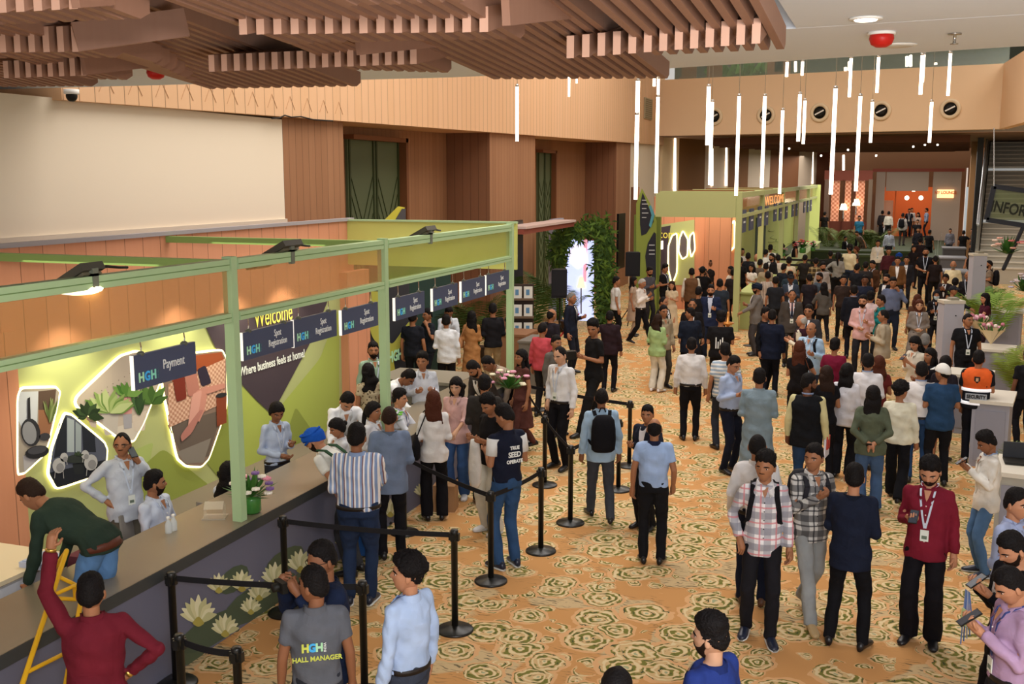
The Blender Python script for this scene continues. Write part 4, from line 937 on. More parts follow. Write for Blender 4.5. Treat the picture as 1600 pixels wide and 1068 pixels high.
MB().tube([ip(1598, 356), ip(1568, 420)], .05, 6).build('strut', mat('sign_frame', '23262e'), isg)
MB().tube([ip(1553, 291), ip(1553, 200)], .012, 6).build('hanging_wire', CHR, isg); MB().tube([ip(1635, 302), ip(1630, 200)], .012, 6).build('hanging_wire', CHR, isg)
# ---- grey counters in the middle distance (right)
for px, py, h, lab in ((1470, 458, 1.05, 'nearest grey turnstile counter left of the white column'), (1473, 430, 1.05, 'second grey turnstile counter down the hall'), (1477, 410, 1.05, 'farthest grey turnstile counter down the hall')):
    p = G(px, py+15, 0); t = thing('check_in_counter', lab, 'counter', (p.x+.3, p.y, 0))
    MB().box((-.45, -.35, 0), (.45, .8, h)).build('body', mat('counter_grey', '5c5c60', .6), t); MB().box((-.5, -.4, h), (.5, .85, h+.06)).build('top', mat('counter_grey2', '787a80', .4), t)
    MB().box((-.55, .7, h+.06), (-.52, .75, h+.7)).build('glass_screen', mat('glass_clear', 'c8dccf'), t)
# white turnstile-like columns and desks at the right
WC = mat('column_grey', 'a9a9b4', .5); WC2 = mat('column_top', 'c9c2b2', .5)
def colm(px0, px1, ytop, H, label, name='gate_column', lamp=False):
    p = None
    # near top edge sits at height H
    a = G(px0, ytop, H); b = G(px1, ytop, H); w = (b-a).length; c = (a+b)/2
    t = thing(name, label, 'column', (c.x, c.y+w/2, 0), math.atan2((b-a).y, (b-a).x))
    MB().box((-w/2, -w*.4, 0), (w/2, w*.4, H-.06)).build('body', WC, t); MB().box((-w/2-.02, -w*.42, H-.06), (w/2+.02, w*.42, H)).build('cap', WC2, t)
    MB().box((-w*.12, -.1, H), (w*.3, .12, H+.05)).build('top_unit', mat('unit_grey', '8a8474', .5), t)
    MB().ball((w*.1, -w*.41, H-.3), .015, 6, 5).build('screw', DK, t)
    return t
colm(1472, 1503, 470, 1.75, 'tall pale grey gate column beside the man in the black polo')
colm(1519, 1540, 396, 2.3, 'tall pale grey gate column with a cable behind the first one')
def desk(px, py, H, w, d, label, rz=-.15, top='d8d2c4', body='9b9ba6'):
    p = G(px, py, H); t = thing('reception_desk', label, 'desk', (p.x, p.y, 0), rz)
    MB().box((-w/2, 0, 0), (w/2, d, H-.05)).build('body', mat('db'+body, body, .6), t); MB().box((-w/2-.04, -.04, H-.05), (w/2+.04, d+.04, H)).build('top', mat('dt'+top, top, .4), t)
    MB().box((-w/2+.05, -.012, .1), (w/2-.05, 0, H-.15)).build('front_panel', mat('dp', '8e8e9a', .6), t); return t
desk(1565, 485, 1.0, .9, .7, 'white topped desk behind the wrapped bouquets'); desk(1548, 545, 1.0, .75, .7, 'grey desk holding the wrapped bouquets')
desk(1500, 584, 1.0, .9, .6, 'white topped desk in front of the man in the black polo'); desk(1549, 626, 1.0, .5, .9, 'grey desk at the right of the security guard')
desk(1597, 740, .95, .5, .8, 'pale grey desk at the right edge behind the seated laptops', body='a8a69c')
t = thing('laptop', 'dark laptop lying on the desk at the right edge', 'laptop', G(1598, 722, .96)); MB().box((-.2, -.14, 0), (.2, .14, .02)).build('base', DK, t); MB().box((-.2, .13, .02), (.2, .15, .2)).build('lid', mat('lid', '2b2d32', .5), t)
# wrapped bouquets
for px, py, sc, lb in ((1530, 515, 1., 'bouquet wrapped in cream paper lying on the grey desk'), (1548, 530, 1., 'bouquet wrapped in pink paper in front of the cream one')):
    p = G(px, py+8, 1.02); t = thing('wrapped_bouquet', lb, 'flowers', p, .3); rnd = random.Random(px)
    mb = MB(); 
    for k in range(10):
        a0, a1 = k*2*PI/10, (k+1)*2*PI/10; r1 = .3+.05*(k % 2)
        mb.add([(0, 0, .0), (math.cos(a0)*.26, math.sin(a0)*.2, r1), (math.cos(a1)*.26, math.sin(a1)*.2, r1)], [(0, 1, 2)])
    mb.build('wrapping_paper', flat('e0cba4' if 'cream' in lb else 'd8959a'), t)
    for k in range(22):
        a, r = rnd.uniform(0, 2*PI), rnd.uniform(0, .22); MB().ball((math.cos(a)*r, math.sin(a)*r*.8, .3+rnd.uniform(0, .1)), .04, 8, 6).build('bloom', flat(rnd.choice(['d8a0b0', 'e8c0c8', 'c8788c', 'f0dcd0'])), t, True)
    mb = MB()
    for k in range(30):
        a = rnd.uniform(0, 2*PI); d = Vector((math.cos(a)*.3, math.sin(a)*.25, .42)); w = Vector((-math.sin(a), math.cos(a), 0))*.02; mb.add([(0, 0, .2), d*.7+w, d, d*.7-w], [(0, 1, 2, 3)])
    mb.build('foliage', LEAFM, t)
# right side plants
palm(1560, 470, 0, 1.9, 14, 'feathery green plant at the foot of the stairs', loc=onP(1568, 300, 28).xy.to_tuple()+(.9,), colr='7a9a3c', name='potted_plant')
palm(1590, 420, 0, 1.5, 22, 'light green leafy plant at the right edge behind the desks', loc=onP(1632, 300, 20).xy.to_tuple()+(.5,), colr='7c8c34', name='potted_plant')
palm(1598, 620, 0, 1.0, 12, 'arching fern at the right edge above the dark dressed man', loc=onP(1662, 300, 14).xy.to_tuple()+(.9,), colr='66783a', name='potted_plant')
palm(1585, 380, 0, 1.4, 12, 'upright grassy plant in front of the stairs', loc=onP(1556, 300, 33).xy.to_tuple()+(1.,), colr='4f7a34', name='potted_plant')
pp = onP(1606, 1068, 5.6); palm(1600, 1068, 0, 1.0, 12, 'pale green frond plant in the bottom right corner', loc=(pp.x, pp.y, 1.15), colr='a8b878', bend=.3, arch=.7, name='potted_plant')
bouquet(1572, 362+50, 2.0, 1.8, 'large pink lily arrangement before the staircase', ['e0a898', 'f0d8c8', 'c87070'], False)
bouquet(1598, 470, 1.5, 1.5, 'blue grey flower arrangement at the right edge', ['b8b0c0', 'c8b8b8'], False)
p = G(585, 880); t = thing('suitcase', 'blue trolley suitcase standing behind the legs of the large striped man', 'suitcase', (p.x-.25, p.y+.15, 0), .3)
MB().box((-.2, -.12, .05), (.2, .12, .6)).build('shell', mat('case_blue', '1f4a86', .4), t)
for x in (-.15, .15): MB().tube([(x, -.08, .03), (x, .08, .03)], .03, 8, False).build('wheel', DK, t, True)
MB().tube([(-.08, .1, .6), (-.08, .1, .8), (.08, .1, .8), (.08, .1, .6)], .01, 6).build('handle', DK, t, True)
p = G(703, 800); t = thing('cardboard_box', 'brown cardboard box on the carpet behind the woman in pink shirt', 'box', (p.x-.1, p.y+.1, 0), .2)
MB().box((-.14, -.12, 0), (.14, .12, .34)).build('carton', mat('carton', 'a8805a', .8), t); MB().box((-.03, -.121, .0), (.03, .121, .345)).build('tape', mat('tape', 'c8a878', .5), t)
# ---- queue posts and belts
SP = mat('stanchion_black', '1a1917', .35, spec=.5)
ST = {}
def stanchion(key, px, py, label='black retractable belt queue post standing on the carpet', grp='black queue posts on the carpet', base_y=None):
    p = G(px, py); t = thing('queue_post', label, 'queue post', (p.x, p.y, 0), 0, grp)
    MB().lathe((0, 0, 0), [(.175, 0), (.175, .012), (.165, .022), (.06, .035), (.03, .05)], 28).build('base', SP, t, True)
    MB().lathe((0, 0, .04), [(.031, 0), (.031, .86), (.037, .862), (.037, .935), (.03, .945)], 16).build('pole', SP, t, True)
    MB().box((-.05, -.02, .88), (.05, .02, .95)).box((-.02, -.05, .88), (.02, .05, .95)).build('belt_head', SP, t)
    ST[key] = p
for k, px, py in (('a', 447, 957), ('b', 276, 1068), ('c', 711, 984), ('d', 767, 908), ('e', 845, 861), ('f', 891, 817), ('g', 632, 832), ('h', 851, 758), ('i', 983, 728), ('j', 817, 690), ('k', 570, 1085), ('l', 290, 1190), ('m', 378, 1215),
                  ('n', 966, 765), ('o', 1232, 480), ('p', 1172, 540), ('q', 700, 745), ('r', 792, 560), ('s', 842, 640)):
    stanchion(k, px, py)
BELT = mat('belt_black', '17161a', .7)
def belt(a, b, z=.93, m=BELT, lab='black fabric belt stretched between two queue posts', grp='black belts of the queue posts'):
    A, B = ST[a], ST[b]; d = (B-A).normalized()*.04; mb = MB(); n = 8; q = []
    for i in range(n+1):
        u = i/n; c = (A+d).lerp(B-d, u); s_ = .02*4*u*(1-u); q.append(Vector((c.x, c.y, z-s_)))
    for i in range(n): mb.bar(q[i], q[i+1], .004, .05)
    tag(mb.build('queue_belt', m), lab, 'belt', grp)
for a, b in (('a', 'c'), ('b', 'k'), ('g', 'd'), ('h', 'f'), ('h', 'j'), ('j', 'i'), ('l', 'm'), ('d', 'e'), ('q', 's'), ('f', 'n')): belt(a, b)
A_, B_ = G(940, 470+50), G(985, 520)
ST['t'] = G(888, 560); ST['u'] = G(905, 548); 
belt('s', 'u', .93, mat('belt_red', 'b02424', .7), 'bright red queue belt beside the man in the navy suit', None)
# items at counters in distance: oil lamp
p = G(1137, 512, 1.); t = thing('brass_lamp', 'tall brass ceremonial lamp with a tray amid the crowd', 'lamp', (p.x, p.y, 0))
BR = mat('brass', 'c88a4a', .3, .8)
MB().lathe((0, 0, 0), [(.22, 0), (.2, .04), (.05, .1), (.04, .7), (.28, .78), (.26, .8), (.04, .8), (.03, 1.05), (.14, 1.1), (.13, 1.12), (.03, 1.14), (.03, 1.3), (.01, 1.36)], 16).build('body', BR, t, True)
# ================================================================ PEOPLE
COL = dict(white='e9e8ea', cream='e6dfc6', black='17161a', navy='1d2438', blue='2a3b78', lblue='b4c6e6', sky='9db6e0', grey='6e7078', lgrey='a9adb4', dgrey='3a3b40', charcoal='2a2a2e', maroon='6e1f2c', olive='4e5140', dgreen='2c3a30',
           brown='5a3c2a', tan='b09468', beige='b8a68c', khaki='a48a60', pink='dcb0ac', red='b8323a', teal='1f8088', jeans='33486e', ljeans='5f86b4', gjeans='9a9c9c', lav='b9a2bc', yellow='dba42c', green='9db48a', orange='e8682c', bluet='2c4c78',
           ochre='b57e48', mint='a4c48c', greyblue='8a9cae', dmaroon='3a2026', pinkw='e6c6c0', rust='8a4a2c', camel='a67c50', slate='4d5a6c', wine='56303a', denim='3a4a66')
SK = dict(a='8a5a3e', b='a06c4c', c='b98262', d='6e4530', e='c99a7c')
HAIR = dict(k='141010', b='2a1a12', g='77736e', w='a8a49e', r='4a2416')
def fabric(col, pat=None, c2=None, c3=None):
    k = 'fab_%s_%s_%s' % (col, pat, c2)
    if k in _m: return _m[k]
    hexc = COL.get(col, col); t = NT(k, .85, .12); name = k
    x = t.xyz('Object')
    n = t.n('TexNoise', {'Vector': t.tc.outputs['Object'], 'Scale': 5., 'Detail': 2.}).outputs['Fac']
    dk = [max(0, int(hexc[i:i+2], 16)*.90) for i in (0, 2, 4)]; dks = '%02x%02x%02x' % tuple(int(v) for v in dk)
    base = t.mix(t.step(n, .35, .65), dks, hexc)
    c2h = COL.get(c2, c2) if c2 else None; c3h = COL.get(c3, c3) if c3 else c2h
    def st(a, freq, thr, ph=0.): return t.math('GREATER_THAN', t.math('SINE', t.math('ADD', t.math('MULTIPLY', a, freq), ph)), thr)
    if pat == 'stripe':
        base = t.mix(t.math('MULTIPLY', st(x[0], 150., .2), 1.), base, c2h); base = t.mix(st(x[0], 75., .93), base, c3h)
    elif pat == 'hstripe': base = t.mix(st(x[2], 105., .1), base, c2h)
    elif pat == 'plaid':
        base = t.mix(t.math('MULTIPLY', st(x[2], 44., .2), .75), base, c2h); base = t.mix(t.math('MULTIPLY', st(x[0], 44., .2), .65), base, c2h)
        base = t.mix(t.math('MULTIPLY', st(x[2], 44., .95, 3.), .8), base, c3h); base = t.mix(t.math('MULTIPLY', st(x[0], 44., .95, 3.), .8), base, c3h)
    elif pat == 'print':
        v = t.n('TexVoronoi', {'Vector': t.tc.outputs['Object'], 'Scale': 22.}).outputs['Distance']; base = t.mix(t.math('LESS_THAN', v, .32), base, c2h)
    m = t.col(base)
    if pat is None and False: pass
    bp = t.n('Bump', {'Height': t.n('TexNoise', {'Vector': t.tc.outputs['Object'], 'Scale': 9., 'Detail': 3., 'Distortion': 1.}).outputs['Fac'], 'Strength': .35, 'Distance': .03})
    t.t.links.new(bp.outputs[0], t.b.inputs['Normal'])
    return m
def skin(c): return mat('skin_'+c, SK[c], .55, spec=.3)
def hairm(c): return mat('hair_'+c, HAIR[c], .7, spec=.15, bump=.5, bscale=70)
EYEW = mat('eye_white', 'd8d0c8', .4); EYED = mat('eye_dark', '120c0a', .3)
SHOE = {c: mat('shoe_'+c, COL.get(c, c), .35, spec=.5) for c in ('black', 'brown', 'white', 'navy', 'tan', 'grey')}
SOLE = mat('shoe_sole', 'dcdcd8', .6)

def ss(v, a, b): 
    t = np.clip((v-a)/(b-a), 0, 1); return t*t*(3-2*t)
def head_r(d, fem=False):
    """radius of the head along unit directions d (x side, -y front, z up)"""
    x, y, z = d[:, 0], d[:, 1], d[:, 2]
    rx, ry, rz = .080, .101, .124
    r = 1/np.sqrt((x/rx)**2+(y/ry)**2+(z/rz)**2)
    az = np.degrees(np.arctan2(np.abs(x), -y))                # 0 front .. 180 back
    low = ss(-z, .15, .95)
    r *= 1-.16*low*ss(az, 25, 100)                            # jaw narrows, nape in
    r *= 1+.05*ss(-z, .5, .85)*ss(-az, -38, -8)               # chin
    fr = ss(-az, -60, -20)
    r *= 1-.050*fr*np.exp(-((z-.06)/.10)**2)*(1-np.exp(-(az/9.)**2))                  # eye line
    r += .021*np.exp(-(az/9.5)**2)*np.exp(-((z+.16)/.12)**2)+.009*np.exp(-(az/7.)**2)*np.exp(-((z-.0)/.14)**2)   # nose
    r += .0035*np.exp(-(az/20.)**2)*np.exp(-((z+.44)/.07)**2)  # lips
    r += .003*np.exp(-((az-42)/16.)**2)*np.exp(-((z+.12)/.12)**2)  # cheek
    r += .003*fr*np.exp(-((z-.2)/.06)**2)                    # brow
    return r
def dirs(n, m, conc=.75):
    us = np.arange(n)/n*2*PI; az = us-conc*.5*np.sin(us)      # denser at the front
    P_ = []
    for i in range(m+1):
        ph = -PI/2+PI*i/m; ph = max(-PI/2+.05, min(PI/2-.05, ph))
        for a in az: P_.append((math.cos(ph)*math.sin(a), -math.cos(ph)*math.cos(a), math.sin(ph)))
    fs = []
    for i in range(m):
        for j in range(n): fs.append((i*n+j, i*n+(j+1) % n, (i+1)*n+(j+1) % n, (i+1)*n+j))
    fs.append(tuple(range(n))[::-1]); fs.append(tuple(m*n+j for j in range(n)))
    return np.array(P_), fs
DIRS = {0: dirs(56, 40), 1: dirs(40, 28), 2: dirs(22, 16, .5)}
HC_ = Vector((0, -.01, 1.600))                                 # head centre for a 1.72 m figure
def hairline(az, kind):
    if kind == 'long': return np.interp(az, [0, 40, 70, 95, 130, 180], [.60, .48, .15, -.45, -.75, -.8])
    if kind == 'receding': return np.interp(az, [0, 30, 60, 85, 110, 180], [.82, .86, .45, .0, -.25, -.6])
    if kind == 'bald': return np.interp(az, [0, 70, 75, 95, 120, 180], [2, 2, .3, -.05, -.45, -.72])
    return np.interp(az, [0, 35, 58, 80, 100, 130, 180], [.66, .64, .52, .12, -.08, -.42, -.62])
def shell(lod, top, bot, thick, inner=-.012, noise=0, nf=20., seed=0, band=None):
    D, fs = DIRS[lod]; az = np.degrees(np.arctan2(np.abs(D[:, 0]), -D[:, 1])); z = D[:, 2]
    r = head_r(D); m = ss(z-bot(az), -.07, .05)
    if top is not None: m = m*ss(top(az)-z, -.05, .05)
    t = thick(az, z) if callable(thick) else thick
    rr = r+inner+(t-inner)*m
    if noise:
        ph = seed; nn = np.sin(D[:, 0]*nf+ph)*np.sin(D[:, 1]*nf*1.1+2*ph)+np.sin(D[:, 2]*nf*1.3+ph)*np.sin(D[:, 0]*nf*.7+D[:, 1]*nf)
        rr = rr+noise*nn*m*.5*(.15+.85*ss(z, -.25, .3))
    return D*rr[:, None], fs
def hair_mesh(lod, kind, seed, mb, Mh):
    """adds hair of a kind to mb, with the head matrix Mh"""
    def put(V, fs): mb.add([Mh @ Vector(v) for v in V], fs)
    if kind == 'bald':
        D_ = shell(lod, lambda az: np.interp(az, [60, 80, 120, 180], [.30, .48, .72, .86]), lambda az: hairline(az, 'bald'), .004); put(*D_); return
    if kind == 'turban':
        V, fs = shell(lod, None, lambda az: np.interp(az, [0, 60, 90, 130, 180], [.42, .25, -.0, -.3, -.42]), lambda az, z: .020+.020*np.exp(-((z-.45)/.35)**2), noise=.004, nf=17, seed=1.); put(V, fs)
        for k in range(4):
            a = .25+.16*k; pts = [Vector((math.sin(t)*.094, -math.cos(t)*.114, a*.1+.03*math.cos(t)*(1 if k % 2 else -1)+.012)) for t in [i*2*PI/18 for i in range(19)]]
            mb.tube([Mh @ p for p in pts], .013, 6)
        return
    if kind == 'cap':
        V, fs = shell(lod, None, lambda az: np.interp(az, [0, 60, 90, 180], [.34, .28, .18, -.1]), .018); put(V, fs)
        b = [Mh @ Vector((x, y, z)) for x, y, z in ((-.07, -.085, .045), (-.06, -.15, .03), (-.025, -.185, .025), (.025, -.185, .025), (.06, -.15, .03), (.07, -.085, .045), (.03, -.1, .07), (-.03, -.1, .07))]
        mb.poly(b, (Mh.to_3x3() @ Vector((0, 0, .008)))); return
    if kind == 'scarf':
        V, fs = shell(lod, None, lambda az: np.interp(az, [0, 35, 55, 90, 180], [.6, .45, -.9, -1.5, -1.5]), .022, noise=.004); put(V, fs)
        mb.erings([(Mh @ Vector((0, .02, -.08)), .085, .085, Vector((0, 1, 0))), (Mh @ Vector((0, .02, -.18)), .12, .10, Vector((0, 1, 0))), (Mh @ Vector((0, .02, -.27)), .19, .13, Vector((0, 1, 0)))], 14); return
    long = kind in ('long', 'pony', 'bun', 'wavy', 'bob')
    kk = 'long' if long else ('receding' if kind == 'receding' else 'short')
    if kind in ('short', 'receding', 'buzz'):
        tk = (lambda az, z: .006+.020*ss(z, .45, .95)) if kind == 'short' else .006
        ns, nf = (.005, 53.) if kind == 'short' else (.001, 20.)
    elif kind == 'puff': tk = lambda az, z: .007+.036*ss(z, .42, .92); ns, nf = .012, 41.
    elif kind == 'curly': tk = lambda az, z: .004+.046*ss(z, .0, .5); ns, nf = .018, 53.
    else: tk = lambda az, z: .016+.010*ss(z, .2, .9); ns, nf = .004, 14.
    V, fs = shell(lod, None, lambda az: hairline(az, kk)+.04*np.sin(az*.16+seed), tk, noise=ns, nf=nf, seed=seed); put(V, fs)
    ya = Vector((0, 1, 0))
    if kind in ('long', 'wavy'):
        L = .46 if kind == 'long' else .40; wv = .012 if kind == 'long' else .028
        R = []
        for i in range(13):
            u = i/12; w = .086+.022*math.sin(u*PI)-.035*max(0, u-.7)
            R.append((Mh @ Vector((wv*math.sin(u*9+seed), .045+.05*u*(1-u)*2+.03*u, .03-u*L)), w+wv*.4*math.sin(u*21), .05+.012*math.sin(u*17+seed)-.02*u, ya))
        mb.erings(R, 14)
        for s in (-1, 1):
            mb.tube([Mh @ Vector((s*(.070+.012*math.sin(u*8+seed)), .0-.02*u, .03-u*L*.62)) for u in [i/7 for i in range(8)]], [.024, .028, .032, .034, .033, .030, .024, .012], 8)
    if kind == 'bob': mb.erings([(Mh @ Vector((0, .02, .04-u*.22)), .088, .085, ya) for u in (0, .3, .6, .9, 1)], 14)
    if kind == 'pony':
        mb.tube([Mh @ Vector((.01*math.sin(u*5), .10+.05*math.sin(u*PI*.8), .06-u*.36)) for u in [i/7 for i in range(8)]], [.022, .030, .035, .034, .030, .026, .018, .008], 9)
    if kind == 'bun': mb.ball(Mh @ Vector((0, .118, .02)), (.038, .032, .036), 12, 8)

# --- pose
ARM = {  # elbow, wrist relative to shoulder (person's right arm mirrored): x outward, -y forward
    'd': ((.06, .02, -.27), (.075, -.04, -.51)), 's': ((.07, .06, -.26), (.06, -.06, -.47)), 'b': ((.05, .02, -.27), (-.05, -.21, -.20)), 'B': ((.04, -.04, -.27), (-.10, -.24, -.10)),
    'k': ((.08, .09, -.26), (-.10, .15, -.40)), 'h': ((.22, .08, -.19), (.04, -.02, -.36)), 'e': ((.13, -.08, -.24), (-.045, -.10, .02)), 'f': ((.07, .01, -.27), (-.12, -.16, -.33)),
    'r': ((.03, -.16, -.22), (-.03, -.36, -.34)), 'R': ((.02, -.22, -.18), (-.02, -.44, -.24)), 'u': ((.10, -.06, .24), (.06, -.10, .49)), 'x': ((.06, -.06, -.26), (-.20, -.19, -.19)),
    'c': ((.10, -.16, -.17), (-.06, -.25, .06)), 'p': ((.12, .07, -.25), (.05, -.03, -.45)), 'o': ((.20, .0, -.20), (.32, -.16, -.30)), 'w': ((.05, -.10, -.26), (.04, -.26, -.42)), 'W': ((.07, .14, -.24), (.06, .12, -.49)),
    'L': ((.06, -.20, -.20), (.10, -.40, -.32)), 'D': ((.04, -.02, -.29), (.03, -.12, -.54))}
LEG = {'s': ((.10, 0), (.10, 0)), 'n': ((.07, 0), (.07, 0)), 'l': ((.15, 0), (.15, .0)), 'w': ((.09, -.27), (.09, .27)), 'W': ((.09, .27), (.09, -.27)), 'c': ((.09, -.10), (.12, .06)), 'C': ((.12, .08), (.09, -.08)), 'h': ((.08, -.14), (.08, .14))}
def ik(a, c, l1, l2, fwd):
    d = c-a; L = min(d.length, (l1+l2)*.999); x = (l1*l1-l2*l2+L*L)/(2*L); h = math.sqrt(max(l1*l1-x*x, 0))
    dn = d.normalized(); f = (fwd-dn*fwd.dot(dn)).normalized()
    return a+dn*x+f*h
JOBS = []
def mesh_obj(name, mb, mats, root, voxel=None, smooth_it=3, fold=0, seed=0, extra=None):
    o = mb.build(name, mats, root, True)
    if voxel:
        r = o.modifiers.new('r', 'REMESH'); r.mode = 'VOXEL'; r.voxel_size = voxel; r.use_smooth_shade = True
        if smooth_it: s = o.modifiers.new('s', 'SMOOTH'); s.factor = .5; s.iterations = smooth_it
    JOBS.append((o, bool(voxel), fold, seed, extra))
    return o
def flush():
    bpy.context.view_layer.update()
    dg = bpy.context.evaluated_depsgraph_get()
    out = []
    for (o, vox, fold, seed, extra) in JOBS:
        if vox: out.append((o, bpy.data.meshes.new_from_object(o.evaluated_get(dg)), fold, seed, extra))
    for (o, me, fold, seed, extra) in out:
        old = o.data; o.modifiers.clear(); nm = old.name
        n = len(me.vertices)
        if n and fold:
            co = np.empty(n*3, np.float32); me.vertices.foreach_get('co', co); co = co.reshape(-1, 3)
            no = np.empty(n*3, np.float32); me.vertex_normals.foreach_get('vector', no); no = no.reshape(-1, 3)
            x, y, z = co[:, 0], co[:, 1], co[:, 2]
            f = np.sin(z*23+x*15*np.sin(seed)+seed*3+1.5*np.sin(x*19+seed))*.5+np.sin(z*47-x*23+y*31+seed*5+2*np.sin(y*21))*.35+np.sin(x*40+y*26+z*9+seed)*.25
            co += no*(f*fold)[:, None]; me.vertices.foreach_set('co', co.ravel())
        if extra is not None and n:          # join raw head and hands
            n0 = len(me.vertices); vs = np.empty(n0*3, np.float32); me.vertices.foreach_get('co', vs)
            V = [tuple(p) for p in vs.reshape(-1, 3)]+[tuple(p) for p in extra.v]
            Fs = [tuple(p.vertices) for p in me.polygons]; nf0 = len(Fs); Fs += [tuple(i+n0 for i in f) for f in extra.f]
            m2 = bpy.data.meshes.new(nm); m2.from_pydata(V, [], Fs)
            for m_ in old.materials: m2.materials.append(m_)
            m2.polygons.foreach_set('material_index', [0]*nf0+extra.mi)
            m2.polygons.foreach_set('use_smooth', [True]*len(m2.polygons)); m2.update(); bpy.data.meshes.remove(me); me = m2
        else:
            me.materials.clear()
            for m_ in old.materials: me.materials.append(m_)
            me.polygons.foreach_set('use_smooth', [True]*len(me.polygons))
        o.data = me
        bpy.data.meshes.remove(old)
    JOBS.clear()

def hand(mb, wrist, elbow, palmn, s, curl=.5, n=6):
    """palm, four unequal bent fingers and a side thumb, following the forearm"""
    wrist, elbow = Vector(wrist), Vector(elbow)
    d = (wrist-elbow).normalized(); nrm = Vector(palmn); nrm = (nrm-d*nrm.dot(d)); nrm = nrm.normalized() if nrm.length > .01 else Vector((0, -1, 0)); side = d.cross(nrm)*s
    pc = wrist+d*.05
    mb.tube([wrist-d*.02+side*o for o in (-.0,)]+[wrist+d*.03, wrist+d*.085], [.026, .033, .033], 8)
    Mx = Matrix((side, nrm, d)).transposed()
    mb.ball(pc, (.040, .016, .052), 10, 8, Mx)
    for i, (o, L) in enumerate(((-.030, .062), (-.010, .074), (.011, .070), (.031, .054))):
        p0 = wrist+d*.085+side*o; a = curl*(.5+.1*i)
        d1 = (d*math.cos(a)+nrm*math.sin(a)); a2 = a+curl*1.1; d2 = (d*math.cos(a2)+nrm*math.sin(a2)); a3 = a2+curl*.6; d3 = (d*math.cos(a3)+nrm*math.sin(a3))
        p1 = p0+d1*L*.42; p2 = p1+d2*L*.33; p3 = p2+d3*L*.25
        mb.tube([p0-d*.015, p1, p2, p3], [.0098, .009, .0082, .007], n)
    t0 = wrist+d*.03-side*.032; t1 = t0+(d*.6-side*.6+nrm*.35).normalized()*.035; t2 = t1+(d*.85+nrm*.5).normalized()*.03
    mb.tube([t0+side*.015, t1, t2], [.013, .0115, .009], n)

